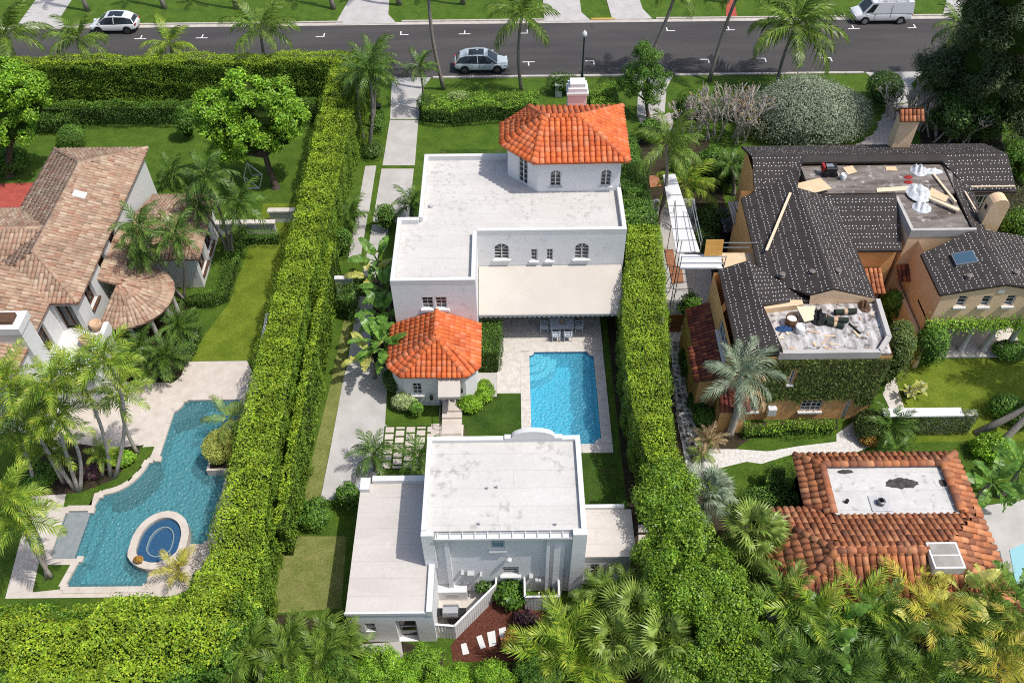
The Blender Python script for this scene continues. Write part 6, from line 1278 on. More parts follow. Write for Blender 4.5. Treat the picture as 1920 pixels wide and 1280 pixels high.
def hedge(name, label, left, right, h, mat='hedge', side='hedge_side', leaf=0.15, dens=190, cat='hedge', z0=0.0, lump=0.15, core_in=0.18, group=None, twig='twig'):
    """clipped hedge between two polylines (x,y); top at h (number or list)"""
    n = len(left); hh = h if hasattr(h, '__len__') else [h] * n; core_in = max(core_in, lump * 2.0 + 0.08) if min(hh) > 1.2 else core_in; dens = dens * 1.35
    if min(hh) > 2.5:
        L2, R2 = [], []
        for a, b in zip(left, right):
            d = Vector((b[0] - a[0], b[1] - a[1])).normalized() * 0.14; L2.append((a[0] + d.x, a[1] + d.y)); R2.append((b[0] - d.x, b[1] - d.y))
        left, right = L2, R2
    cx, cy = np.mean([p[0] for p in left + right]), np.mean([p[1] for p in left + right])
    t = thing(name, label, cat, (cx, cy, 0), group)
    # core
    m = MB(); ringsv = []
    for i in range(n):
        l, r_ = Vector((*left[i], 0)), Vector((*right[i], 0)); d = (r_ - l).normalized() * core_in
        l2, r2 = l + d, r_ - d; ringsv.append(m.vs([(l2.x, l2.y, z0), (l2.x, l2.y, hh[i] - core_in), (r2.x, r2.y, hh[i] - core_in), (r2.x, r2.y, z0)]))
    for a, b in zip(ringsv[:-1], ringsv[1:]):
        for k in range(3): m.f.append([a[k], a[k + 1], b[k + 1], b[k]])
    m.f.append(ringsv[0]); m.f.append(ringsv[-1][::-1]); m.build('twigs', M[twig], t)
    def quadpts(a, b, c, d, dens_):
        a, b, c, d = (np.array(v, float) for v in (a, b, c, d)); nr = np.cross(b - a, d - a); A = 0.5 * np.linalg.norm(np.cross(b - a, c - a)) + 0.5 * np.linalg.norm(np.cross(c - a, d - a))
        k = max(3, int(A * dens_)); u = rng.random((k, 1)); v = rng.random((k, 1)); p = a * (1 - u) * (1 - v) + b * u * (1 - v) + c * u * v + d * (1 - u) * v
        nr = nr / (np.linalg.norm(nr) + 1e-9); return p, np.repeat(nr[None], k, 0)
    top, tn, sd, sn = [], [], [], []
    cen = np.array([cx, cy, np.mean(hh) / 2])
    def add(lst, ln, q, de, out):
        p, nr = quadpts(*q, de)
        if np.dot(nr[0], out) < 0: nr = -nr
        lst.append(p); ln.append(nr)
    for i in range(n - 1):
        l0, l1, r0, r1 = left[i], left[i + 1], right[i], right[i + 1]; h0, h1 = hh[i], hh[i + 1]
        T3 = lambda p, z: (p[0], p[1], z)
        add(top, tn, (T3(l0, h0), T3(r0, h0), T3(r1, h1), T3(l1, h1)), dens, np.array([0, 0, 1]))
        o = np.array([l0[0] - r0[0], l0[1] - r0[1], 0]); add(sd, sn, (T3(l0, z0), T3(l1, z0), T3(l1, h1), T3(l0, h0)), dens * 0.8, o); add(sd, sn, (T3(r0, z0), T3(r1, z0), T3(r1, h1), T3(r0, h0)), dens * 0.8, -o)
    for i, j in ((0, 1), (n - 1, n - 2)):
        l, r_ = left[i], right[i]; o = np.array([left[i][0] - left[j][0], left[i][1] - left[j][1], 0]); T3 = lambda p, z: (p[0], p[1], z)
        add(sd, sn, (T3(l, z0), T3(r_, z0), T3(r_, hh[i]), T3(l, hh[i])), dens * 0.8, o)
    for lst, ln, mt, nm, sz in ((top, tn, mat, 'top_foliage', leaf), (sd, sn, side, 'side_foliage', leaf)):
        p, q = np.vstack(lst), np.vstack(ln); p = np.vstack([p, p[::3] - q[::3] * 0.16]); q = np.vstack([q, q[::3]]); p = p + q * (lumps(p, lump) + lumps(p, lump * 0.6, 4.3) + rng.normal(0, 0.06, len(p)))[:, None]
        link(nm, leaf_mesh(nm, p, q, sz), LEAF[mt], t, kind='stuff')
    return t
def hedge_px(name, label, lpx, rpx, h, **k):
    hh = h if hasattr(h, '__len__') else [h] * len(lpx)
    return hedge(name, label, [P2(x, y, z) for (x, y), z in zip(lpx, hh)], [P2(x, y, z) for (x, y), z in zip(rpx, hh)], h, **k)

def blob_points(c, r, k, clump=0.0, nclump=40):
    """points over a lumpy ellipsoid surface, gathered in clumps"""
    c = np.array(c); r = np.array(r)
    if clump:
        d = rng.normal(0, 1, (nclump, 3)); d /= np.linalg.norm(d, axis=1)[:, None]; d[:, 2] = np.where(d[:, 2] < -0.5, -d[:, 2], d[:, 2])
        cc = c + d * r * rng.uniform(0.72, 1.0, (nclump, 1)); i = rng.integers(0, nclump, k); e = rng.normal(0, 1, (k, 3)); e /= np.linalg.norm(e, axis=1)[:, None]
        p = cc[i] + e * clump * (rng.uniform(0.55, 1.05, (k, 1))) * rng.uniform(0.7, 1.3, nclump)[i][:, None]; n = e * 0.7 + d[i] * 0.6
        return p, n
    d = rng.normal(0, 1, (k, 3)); d /= np.linalg.norm(d, axis=1)[:, None]; d[:, 2] = np.where(d[:, 2] < -0.3, -d[:, 2], d[:, 2])
    p = c + d * r; p = p + d * (lumps(p, 0.12 * r.mean(), 2.2 / max(0.4, r.mean())) + rng.normal(0, 0.06, k) * r.mean())[:, None]
    return p, d
def core_blob(m, c, r, s=0.82, seg=10):
    prof = []
    c = Vector(c); rings = []
    for i in range(6):
        a = -math.pi / 2 + math.pi * i / 5; rings.append(m.vs([(c.x + r[0] * s * math.cos(a) * math.cos(6.2832 * k / seg), c.y + r[1] * s * math.cos(a) * math.sin(6.2832 * k / seg), c.z + r[2] * s * math.sin(a)) for k in range(seg)]))
    for a, b in zip(rings[:-1], rings[1:]):
        for k in range(seg): m.f.append([a[k], a[(k + 1) % seg], b[(k + 1) % seg], b[k]])

def shrub(label, px, py, r, h, mat='mid', leaf=0.16, k=None, name='shrub', cat='shrub', group=None, clump=0.0, core=True, base=0.0, lobes=1, loc=None, twig='twig'):
    q = Vector(loc) if loc is not None else P(px, py, base)
    t = thing(name, label, cat, (q.x, q.y, base), group); pts, ns = [], []; m = MB()
    rx, ry = (r if hasattr(r, '__len__') else (r, r))
    for i in range(lobes):
        dx, dy = (0, 0) if lobes == 1 else (random.uniform(-0.55, 0.55) * rx, random.uniform(-0.55, 0.55) * ry); f = 1 if lobes == 1 else random.uniform(0.5, 0.75)
        c = (q.x + dx, q.y + dy, base + h * 0.5 * (1 if lobes == 1 else random.uniform(0.7, 1.1))); rr = (rx * f, ry * f, h * 0.52)
        kk = int((k or rx * ry * h * 330 + 250) * 2.1 / lobes); p, n = blob_points(c, rr, kk, clump, max(8, kk // 60)); ok = p[:, 2] > base; pts.append(p[ok]); ns.append(n[ok])
        if core: core_blob(m, c, rr, 0.8 if not clump else 0.72)
    if core: m.build('twigs', M[twig], t)
    link('foliage', leaf_mesh('foliage', np.vstack(pts), np.vstack(ns), leaf), LEAF[mat], t, kind='stuff'); return t

def tree(label, base, lobes, mat='bright', leaf=0.3, per=1800, clump=0.6, bark='bark_dark', trunk_r=0.3, name='tree', group=None, fork=None, core=True, aspect=0.5, cat='tree', cper=170):
    """lobes: (centre, radii)"""
    b = Vector(base); t = thing(name, label, cat, b, group); m = MB()
    top = Vector(np.mean([l[0] for l in lobes], axis=0)); fk = Vector(fork) if fork else b.lerp(top, 0.45)
    m.tube([b - Vector((0, 0, 0.1)), b + Vector((0, 0, 0.25)), b.lerp(fk, 0.5) + Vector((random.uniform(-.1, .1), 0, 0)), fk], [trunk_r * 1.6, trunk_r * 1.05, trunk_r * 0.9, trunk_r * 0.75], 9)
    for c, r in lobes:
        c = Vector(c); mid = fk.lerp(c, 0.5) + Vector((0, 0, -0.1 * r[2])); m.tube([fk - Vector((0, 0, 0.15)), mid, c], [trunk_r * 0.6, trunk_r * 0.35, trunk_r * 0.1], 6)
        for j in range(4):
            d = Vector(rng.normal(0, 1, 3)); d.normalize(); m.tube([mid, c + Vector((d.x * r[0], d.y * r[1], d.z * r[2])) * 0.8], [trunk_r * 0.2, trunk_r * 0.05], 5)
    m.build('trunk', M[bark], t)
    pts, ns = [], []; per = int(per * 2.2)
    for c, r in lobes:
        p, n = blob_points(c, r, per, clump, max(12, per // cper)); pts.append(p); ns.append(n)
    if core:
        mm = MB()
        for c, r in lobes: core_blob(mm, c, r, 0.6)
        mm.build('inner_branches', M['twig'], t)
    link('crown', leaf_mesh('crown', np.vstack(pts), np.vstack(ns), leaf, aspect=aspect), LEAF[mat], t, kind='stuff'); return t

# ---- palm fronds (shared meshes)
FRONDS = {}
def frond(kind, var):
    key = (kind, var)
    if key in FRONDS: return FRONDS[key]
    r = random.Random(hash(key) & 0xffff if False else sum(map(ord, kind)) * 7 + var)
    spec = dict(coconut=(3.3, 36, 1.2, 0.98, 0.092, 0.25, 0.9), areca=(2.5, 25, 1.0, 0.85, 0.088, 0.5, 0.5), deep=(2.3, 27, 1.1, 0.74, 0.078, 0.35, 0.75), date=(1.7, 28, 0.95, 0.48, 0.045, 0.5, 0.3), bluegreen=(2.9, 36, 1.1, 0.88, 0.07, 0.2, 0.8))
    L, n, droop, ll, lw, vee, hang = spec[kind]
    droop *= r.uniform(0.8, 1.2); m = MB(); pos = Vector((0, 0, 0)); prev = None; pts = []
    seg = 14; side = r.uniform(-0.12, 0.12)
    for i in range(seg + 1):
        t = i / seg; a = -droop * t * t; pts.append(pos.copy()); pos = pos + Vector((math.cos(a), side * t, math.sin(a))) * (L / seg)
    m.tube(pts, [0.045 * (1 - 0.85 * i / seg) for i in range(seg + 1)], 4)
    for i in range(n):
        t = 0.13 + 0.87 * (i + 0.5) / n; f = t * seg; k = min(seg - 1, int(f)); p = pts[k].lerp(pts[k + 1], f - k); d = (pts[k + 1] - pts[k]).normalized(); up = Vector((0, 1, 0)).cross(d) * -1
        if up.z < 0: up = -up
        le = ll * (math.sin(math.pi * (0.12 + 0.84 * t)) ** 0.7) * r.uniform(0.85, 1.12)
        for s in (-1, 1):
            sw = 0.5 + 0.6 * t + r.uniform(-.2, .2); y = Vector((0, s, 0)); di = (y * math.cos(sw) + d * math.sin(sw) + up * vee * r.uniform(0.4, 1.2)).normalized()
            w = d * (lw * 0.5); mid = p + di * le * 0.5; tip = p + di * le * 0.92 - Vector((0, 0, 1)) * le * hang * r.uniform(0.4, 1.35)
            i0 = m.vs([p - w * 0.6, p + w * 0.6, mid + w - Vector((0, 0, le * hang * 0.15)), mid - w - Vector((0, 0, le * hang * 0.15)), tip]); m.f.append([i0[0], i0[1], i0[2], i0[3]]); m.f.append([i0[3], i0[2], i0[4]])
    me = m.mesh('frond_' + kind); FRONDS[key] = me; return me
def fan_leaf(var):
    key = ('fan', var)
    if key in FRONDS: return FRONDS[key]
    r = random.Random(91 + var); m = MB(); pl = 1.0
    m.tube([(0, 0, 0), (pl * .5, 0, 0.05), (pl, 0, 0.02)], [0.03, 0.025, 0.02], 4); n = 26; R0 = 0.95
    for i in range(n):
        a = math.radians(-150 + 300 * (i + .5) / n); da = math.radians(300 / n) * 0.46; rr = R0 * r.uniform(0.88, 1.08) * (0.78 + 0.22 * math.cos(a)); c = Vector((pl, 0, 0.02)); z = 0.08 if i % 2 else -0.02
        p1 = c + Vector((math.cos(a - da) * rr * .6, math.sin(a - da) * rr * .6, -0.06 * rr)); p2 = c + Vector((math.cos(a + da) * rr * .6, math.sin(a + da) * rr * .6, 0.02 * rr)); tip = c + Vector((math.cos(a) * rr, math.sin(a) * rr, -0.32 * rr * r.uniform(.6, 1.3)))
        i0 = m.vs([c, p1, tip, p2]); m.f.append(i0)
    me = m.mesh('fan_leaf'); FRONDS[key] = me; return me
def paddle(var):
    key = ('paddle', var)
    if key in FRONDS: return FRONDS[key]
    r = random.Random(7 + var); m = MB(); L = 2.4; seg = 11; pos = Vector((0, 0, 0)); pts = []
    for i in range(seg + 1):
        t = i / seg; a = -1.2 * t * t; pts.append(pos.copy()); pos = pos + Vector((math.cos(a), 0, math.sin(a))) * (L / seg)
    m.tube(pts, [0.05 * (1 - .8 * i / seg) for i in range(seg + 1)], 4)
    for i in range(3, seg):
        t0, t1 = (i - 3) / (seg - 3), (i - 2) / (seg - 3); w0, w1 = (0.36 * math.sin(math.pi * min(.97, .1 + .9 * t)) ** .6 for t in (t0, t1)); g = r.uniform(0.0, 0.25)
        for s in (-1, 1):
            dz = r.uniform(-0.12, 0.1); a, b = pts[i], pts[i + 1].lerp(pts[i], g * .3)
            i0 = m.vs([a, a + Vector((0.05, s * w0, dz)), b + Vector((0.05, s * w1, dz + r.uniform(-.05, .05))), b]); m.f.append(i0 if s < 0 else i0[::-1])
    me = m.mesh('paddle_leaf'); FRONDS[key] = me; return me
MESHMAT = {}
def with_mat(me, mt):
    k = (me.name, mt)
    if k not in MESHMAT: c = me.copy(); c.materials.append(LEAF[mt]); MESHMAT[k] = c
    return MESHMAT[k]
def palm(label, base, crown, kind='coconut', mat=None, n=16, scale=1.0, tr=(0.17, 0.11), bark='bark', name='palm_tree', group=None, wind=None, lo=-25, hi=78, dead=0, shaft=False, seed=None):
    b, c = Vector(base), Vector(crown); t = thing(name, label, 'palm', b, group); mat = mat or kind
    rr = random.Random(seed if seed is not None else int(abs(b.x * 31 + b.y * 17) * 10)); H_ = (c - b).length
    if H_ > 0.35:
        m = MB(); k = 9; pts = []; bend = Vector((rr.uniform(-.06, .06), rr.uniform(-.05, .05), 0)) * H_
        for i in range(k + 1):
            f = i / k; pts.append(b.lerp(c, f) + bend * math.sin(math.pi * f) - (Vector((0, 0, 0.1)) if i == 0 else Vector((0, 0, 0))))
        m.tube(pts, [tr[0] * (1.35 if i == 0 else 1) + (tr[1] - tr[0]) * i / k for i in range(k + 1)], 9); m.build('trunk', M[bark], t, smooth=True)
        if shaft: d = (pts[-1] - pts[-2]).normalized(); mm = MB(); mm.tube([c - d * 0.7, c - d * .1, c + d * 0.5], [tr[1] * 1.25, tr[1] * 1.15, 0.03], 8); mm.build('crownshaft', surf('crownshaft', (0.12, 0.18, 0.05), (0.16, 0.22, 0.07), 3, 0.5), t, smooth=True)
    for i in range(n):
        az = i * 2.39996 + rr.uniform(-.3, .3); f = (i + .5) / n; el = math.radians(hi + (lo - hi) * f ** 0.8 + rr.uniform(-8, 8))
        if wind: az = az + wind[1] * math.sin(wind[0] - az)
        if kind == 'fan': me = fan_leaf(i % 3)
        elif kind == 'paddle': me = paddle(i % 4)
        else: me = frond(kind, i % 5)
        mt = 'dead' if i >= n - dead else mat
        o = bpy.data.objects.new('frond', with_mat(me, mt)); COL.objects.link(o); o.parent = t; o.location = c - b; o.rotation_euler = (rr.uniform(-.35, .35), -el, az); s = scale * rr.uniform(.85, 1.12); o.scale = (s, s, s)
    return t
def palm_px(label, bpx, cpx, kind='coconut', **k):
    b = P(*bpx); c = PY(cpx[0], cpx[1], b.y + k.pop('lean', 0.0)); return palm(label, b, c, kind, **k)
def palm_z(label, cpx, z, kind='coconut', dx=0.0, dy=0.0, **k):
    """crown at a pixel with known height, base below it"""
    c = P(cpx[0], cpx[1], z); return palm(label, Vector((c.x + dx, c.y + dy, 0)), c, kind, **k)
# ---------------------------------------------------------------- hedges
HB = 4.5
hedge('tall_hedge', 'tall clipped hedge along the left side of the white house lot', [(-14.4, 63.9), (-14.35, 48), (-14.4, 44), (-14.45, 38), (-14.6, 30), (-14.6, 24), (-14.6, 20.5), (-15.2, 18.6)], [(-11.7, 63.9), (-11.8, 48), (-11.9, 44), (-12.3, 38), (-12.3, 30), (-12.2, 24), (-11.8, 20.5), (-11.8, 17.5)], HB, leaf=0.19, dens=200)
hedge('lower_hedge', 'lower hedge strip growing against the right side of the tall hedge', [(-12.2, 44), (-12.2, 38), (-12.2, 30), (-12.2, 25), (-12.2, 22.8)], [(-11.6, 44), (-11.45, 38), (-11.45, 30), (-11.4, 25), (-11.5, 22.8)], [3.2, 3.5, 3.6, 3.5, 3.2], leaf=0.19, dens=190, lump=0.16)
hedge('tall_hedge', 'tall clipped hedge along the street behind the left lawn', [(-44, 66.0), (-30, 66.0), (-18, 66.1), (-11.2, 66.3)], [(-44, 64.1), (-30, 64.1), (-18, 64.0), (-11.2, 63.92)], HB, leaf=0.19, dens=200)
hedge('low_hedge', 'lower clipped hedge in front of the tall street hedge on the left lawn', [(-42, 63.2), (-30, 63.2), (-14.6, 63.3)], [(-42, 62.2), (-30, 62.1), (-14.6, 62.1)], 1.9, mat='mid', side='dark', leaf=0.16, dens=120)
hedge('low_hedge', 'dark low hedge stub at the left end of the lawn hedge', [(-42, 62.0), (-35.5, 62.0)], [(-42, 61.0), (-35.5, 61.0)], 1.6, mat='mid', side='dark', leaf=0.16, dens=120)
pts_l = slabs_px([(-60, 1128), (120, 1124), (230, 1118), (330, 1110), (400, 1062)], HB); pts_r = slabs_px([(-60, 1300), (120, 1300), (250, 1300), (410, 1240), (490, 1120)], HB)
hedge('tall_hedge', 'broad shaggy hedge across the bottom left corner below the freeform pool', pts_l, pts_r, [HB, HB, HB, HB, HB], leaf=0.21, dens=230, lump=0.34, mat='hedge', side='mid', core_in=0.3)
hedge_px('tall_hedge', 'clipped hedge between the blue pool and the flagstone path', [(1174, 420), (1166, 520), (1163, 600), (1176, 722), (1190, 790), (1212, 860)], [(1243, 420), (1253, 520), (1256, 600), (1259, 700), (1266, 790), (1285, 870)], 4.3, leaf=0.18, dens=200)
hedge('tall_hedge', 'dark hedge squeezed between the tower house and the alley', [(7.35, 56), (7.35, 50), (7.4, 44.3)], [(9.6, 56), (9.8, 50), (9.9, 44.3)], [3.2, 3.6, 4.2], mat='mid', side='dark', leaf=0.2, dens=190, lump=0.25)
a = [P2(800, 172, 1.3), P2(950, 170, 1.3), P2(1040, 168, 1.3)]
hedge_px('front_hedge', 'clipped front garden hedge between the drive and the tower', [(793, 178), (845, 178), (915, 172), (1010, 168)], [(790, 204), (845, 212), (915, 200), (1010, 198)], [1.5, 1.4, 1.6, 1.6], mat='bright', side='dark', leaf=0.16, dens=130)
hedge_px('front_hedge', 'clipped bright hedge at the street right of the chimney', [(1105, 165), (1155, 150)], [(1110, 205), (1165, 205)], 1.7, mat='bright', side='dark', leaf=0.16, dens=130)
hedge_px('clipped_hedge', 'square clipped hedge block between the pavilion and the pool terrace', [(901, 597), (899, 660)], [(942, 597), (938, 660)], 1.9, mat='mid', side='dark', leaf=0.13, dens=200, lump=0.05)
hedge('low_hedge', 'low hedge skirting the low wing of the clay roof house', [(-21.2, 42.0), (-20.5, 42.0), (-19.9, 42.4), (-19.8, 48.5)], [(-22.0, 41.0), (-19.9, 41.0), (-18.9, 41.6), (-18.9, 48.5)], 0.8, mat='mid', side='dark', leaf=0.13, dens=160)
hedge('low_hedge', 'low hedge in front of the long garden wall', [(-20.2, 48.1), (-16.6, 48.1)], [(-20.2, 47.2), (-16.6, 47.2)], 0.7, mat='mid', side='dark', leaf=0.13, dens=160)
hedge_px('low_hedge', 'low leafy hedge along the foot of the ivy wall', [(1395, 795), (1470, 790), (1566, 784)], [(1398, 812), (1472, 808), (1566, 803)], 0.8, mat='bright', side='mid', leaf=0.15, dens=150)
hedge_px('clipped_hedge', 'square clipped hedge beside the small curved lawn, near the red tile house', [(1440, 868), (1437, 905)], [(1488, 870), (1490, 905)], 1.5, mat='mid', side='dark', leaf=0.14, dens=180)
hedge_px('clipped_hedge', 'dark hedge mass left of the red tile house', [(1390, 915), (1400, 950)], [(1490, 910), (1495, 950)], 1.3, mat='mid', side='dark', leaf=0.16, dens=150, lump=0.2)
hedge_px('hedge_pillar', 'short hedge along the white garden wall by the iron gate', [(632, 528), (628, 560)], [(664, 526), (664, 566)], 1.9, mat='mid', side='dark', leaf=0.15, dens=150)
# vine pergola on the loggia and ivy on the walls
vp = thing('vine', 'leafy green vine running along the loggia under the peach windows', 'vine', (28.5, 36.2, 2.8)); k = 2600; p = np.column_stack([rng.uniform(25.0, 32.6, k), rng.normal(36.15, 0.22, k), 2.95 + rng.normal(0, 0.28, k)])
link('foliage', leaf_mesh('vine', p, np.tile([0, -0.6, 0.6], (k, 1)), 0.24), LEAF['bright'], vp, kind='stuff'); MB().tube([(25.0, 36.2, 2.9), (28, 36.15, 2.95), (32.6, 36.2, 2.9)], 0.08, 6).build('stem', M['bark_dark'], vp)
shrub('bushy green vine mass on the corner pier of the loggia', 0, 0, (0.9, 0.9), 2.8, 'mid', 0.22, 2200, loc=(25.6, 35.6, 0), name='vine', cat='vine')
def ivy(label, rects, mat='ivy', leaf=0.21, dens=480, cat='ivy'):
    t = thing('ivy', label, cat, rects[0][0]); P_, N_ = [], []
    for o, u, v, n, cut in rects:
        o, u, v, n = (np.array(x, float) for x in (o, u, v, n)); k = int(np.linalg.norm(np.cross(u, v)) * dens); a, b = rng.random((2, k)); q = o + a[:, None] * u + b[:, None] * v + n * np.abs(rng.normal(0.05, 0.07, (k, 1)))
        ok = np.ones(k, bool)
        for x0, x1, z0, z1 in cut: ok &= ~((q[:, 0] > x0) & (q[:, 0] < x1) & (q[:, 2] > z0) & (q[:, 2] < z1))
        ok &= ~((q[:, 2] < 1.75 + 0.35 * np.sin(q[:, 0] * 2.1) + rng.normal(0, .12, k)) & (o[2] > -1) & (o[2] < 0.6) & (cut != []))
        P_.append(q[ok]); N_.append(np.repeat(n[None], ok.sum(), 0))
    link('foliage', leaf_mesh('ivy', np.vstack(P_), np.vstack(N_), leaf, spread=0.55), LEAF[mat], t, kind='stuff')
cuts = [(12.05 + h[0] - .12, 12.05 + h[1] + .12, h[2] - .25, h[3] + .2) for h in ih]
ivy('dense dark ivy covering the front wall below the messy flat roof', [((13.0, 31.33, 0.5), (7.75, 0, 0), (0, 0, 5.0), (0, -1, 0), cuts), ((20.76, 31.33, 0), (0.25, 3.9, 0), (0, 0, 5.3), (1, 0, 0), [])])
wy = a_ = P2(1655, 782, 1.4)[1]; xa, xb = P2(1655, 782, 1.4)[0], P2(1825, 772, 1.4)[0]
ivy('ivy sheet over the low garden wall at the right lawn', [((xa, wy - 0.2, 0.0), (xb - xa, 0, 0), (0, 0, 1.8), (0, -1, 0), []), ((xb - 1.0, wy - 0.2, 1.76), (1.0, 0, 0), (0, 0.4, 0), (0, 0, 1), [])], leaf=0.15)
shrub('ivy clump hanging from the corner pier at the flat roof', 1660, 700, (1.3, 1.3), 4.4, 'ivy', 0.2, 4200, name='vine', cat='vine', lobes=2)

# ---------------------------------------------------------------- broadleaf trees
def lobes_px(lst, Y=None):
    out = []
    for px, py, r, dy in lst: p = PY(px, py, Y + dy); out.append((tuple(p), (r, r, r * 0.85)))
    return out
yb = P(515, 350).y
tree('bright green broadleaf tree on the left back lawn', P(517, 352), lobes_px([(425, 215, 1.7, 0), (455, 175, 1.6, .4), (500, 210, 2.0, 0), (520, 185, 1.5, .6), (545, 225, 1.4, .2), (400, 250, 1.3, -.4), (470, 265, 1.6, -.6), (440, 240, 1.7, -.5), (530, 255, 1.2, -.2), (395, 205, 1.2, .2), (420, 285, 1.0, -.8)], yb + 0.3), 'bright', 0.34, 1500, 0.5, 'bark_dark', 0.26, fork=tuple(PY(497, 290, yb)))
yb = P(20, 330).y
tree('bright green broadleaf tree at the left edge of the picture', P(18, 330), lobes_px([(30, 165, 1.7, 0), (5, 200, 1.9, 0), (55, 200, 1.5, .2), (25, 240, 1.6, -.4), (-20, 170, 2.0, 0), (-10, 260, 1.5, -.5), (60, 165, 1.0, .4), (10, 140, 1.3, .4)], yb), 'bright', 0.34, 1500, 0.5, 'bark_dark', 0.26)
shrub('dark shrub under the tree at the left edge', 20, 318, (1.6, 1.4), 1.9, 'mid', 0.25, 2600, clump=0.35)
shrub('round olive bush at the end of the low hedge behind the clay roof', 142, 272, 1.15, 1.6, 'mid', 0.15, 2600)
shrub('narrow upright shrub left of the bright tree', 357, 262, 0.7, 3.0, 'mid', 0.24, 1500)
yb = P(1210, 215).y
tree('narrow grey green tree between two driveways at the near kerb', P(1215, 222), lobes_px([(1215, 120, 1.3, 0), (1195, 145, 1.3, 0), (1228, 145, 1.2, 0), (1180, 165, 1.0, 0), (1225, 175, 1.0, -.3), (1205, 100, 0.8, 0)], yb), 'mid', 0.3, 1100, 0.42, 'bark_dark', 0.16, aspect=0.3, core=False)
c = P(1522, 225, 1.6)
bt = thing('round_bush', 'huge rounded silvery grey bush beside the street', 'bush', (c.x, c.y, 0)); p1, n1 = blob_points((c.x, c.y + 1.0, 1.3), (4.45, 3.7, 2.45), 30000); ok = p1[:, 2] > 0; link('foliage', leaf_mesh('foliage', p1[ok], n1[ok], 0.22), LEAF['silver'], bt, kind='stuff'); m = MB(); core_blob(m, (c.x, c.y + 1.0, 1.3), (4.45, 3.7, 2.45), 0.9, 18); m.build('twigs', M['twig_silver'], bt)
shrub('dark rounded bush tucked behind the silvery bush', 1648, 195, (1.3, 1.6), 2.6, 'dark', 0.2, 3800)
# tall dark casuarina mass on the right
for i, (px, py, z, lob) in enumerate(((1790, 235, 0, [(1770, 150, 1.6), (1800, 110, 1.9), (1780, 185, 1.5), (1745, 130, 1.1)]), (1870, 260, 0, [(1850, 60, 2.0), (1880, 20, 2.2), (1840, 110, 2.0), (1890, 110, 2.2), (1830, 20, 1.6), (1860, 160, 2.0)]), (1925, 280, 0, [(1920, 60, 2.4), (1925, 150, 2.4), (1905, 200, 2.0), (1935, 230, 2.0), (1900, -30, 2.2)]), (1840, 262, 0, [(1820, 200, 1.8), (1850, 215, 1.7), (1790, 215, 1.4)]))):
    b = P(px, py); tree(['dark feathery evergreen tree, leftmost of the group at the right edge', 'tallest dark feathery evergreen tree near the right edge', 'dark evergreen tree cut by the right edge of the picture', 'lower dark evergreen tree standing in front of the tall ones'][i], b, [(tuple(PY(x, y, b.y + random.uniform(-.6, .6))), (r, r, r * 1.1)) for x, y, r in lob], 'pine' if i != 3 else 'dark', 0.42, 1900, 0.7, 'bark_dark', 0.25, group='evergreens at the right edge', aspect=0.22 if i != 3 else 0.45)
for i, (px, py, r, h, mt, lab) in enumerate(((1750, 165, 1.4, 2.6, 'mid', 'dense green bush right of the concrete drive'), (1790, 205, 1.6, 2.4, 'dark', 'dark bush in front of the evergreens'), (1905, 330, 1.4, 2.4, 'mid', 'glossy green bush behind the far end of the dark roof'), (1905, 440, 1.3, 1.8, 'mid', 'green bush beside the rounded chimney at the right edge'), (1800, 255, 1.3, 2.2, 'dark', 'dark bush behind the dark roof ridge'))): shrub(lab, px, py, r, h, mt, 0.26, 2600, clump=0.4)
# bare frangipani
def bare_tree(label, px, py, h, n, seed, mat='bark_pale'):
    r = random.Random(seed); b = P(px, py); t = thing('bare_tree', label, 'tree', b); m = MB(); tips = []
    def grow(p, d, L, rad, lev):
        q = p + d * L; m.tube([p, p.lerp(q, .5) + Vector((r.uniform(-.06, .06), r.uniform(-.06, .06), 0)), q], [rad, rad * .9, rad * .8], 6)
        if lev == 0: tips.append(q); return
        for _ in range(r.choice((2, 3))):
            nd = (d + Vector((r.uniform(-.65, .65), r.uniform(-.6, .6), r.uniform(.0, .5)))).normalized(); grow(q, nd, L * r.uniform(.6, .82), rad * .75, lev - 1)
    for i in range(n): grow(b + Vector((r.uniform(-.9, .9), r.uniform(-.6, .6), -.1)), Vector((r.uniform(-.5, .5), r.uniform(-.3, .3), 1)).normalized(), h * .4, .08, 4)
    m.build('trunk', M[mat], t); tp = np.repeat(np.array([v[:] for v in tips[::4]]), 2, 0); link('crown', leaf_mesh('crown', tp + rng.normal(0, .1, tp.shape), np.tile([0, 0, 1.0], (len(tp), 1)), 0.2), LEAF['croton'], t, kind='stuff')
for i, (px, py, h, lab) in enumerate(((1300, 262, 3.6, 'bare pale branching tree at the alley, leftmost of the row'), (1335, 258, 4.0, 'bare pale branching tree in the middle of the row beside the silvery bush'), (1375, 262, 3.8, 'bare pale branching tree close to the silvery bush'), (1415, 258, 3.2, 'bare pale branching tree at the foot of the silvery bush'), (1720, 245, 3.2, 'bare branching tree behind the tile-capped chimney'), (1765, 260, 3.4, 'bare branching tree right of the tile-capped chimney'), (1690, 225, 2.8, 'bare reddish branching tree at the curved paver path'), (1810, 265, 3.2, 'bare branching tree between the evergreens and the dark roof'))): bare_tree(lab, px, py, h * .95, 6, 40 + i)
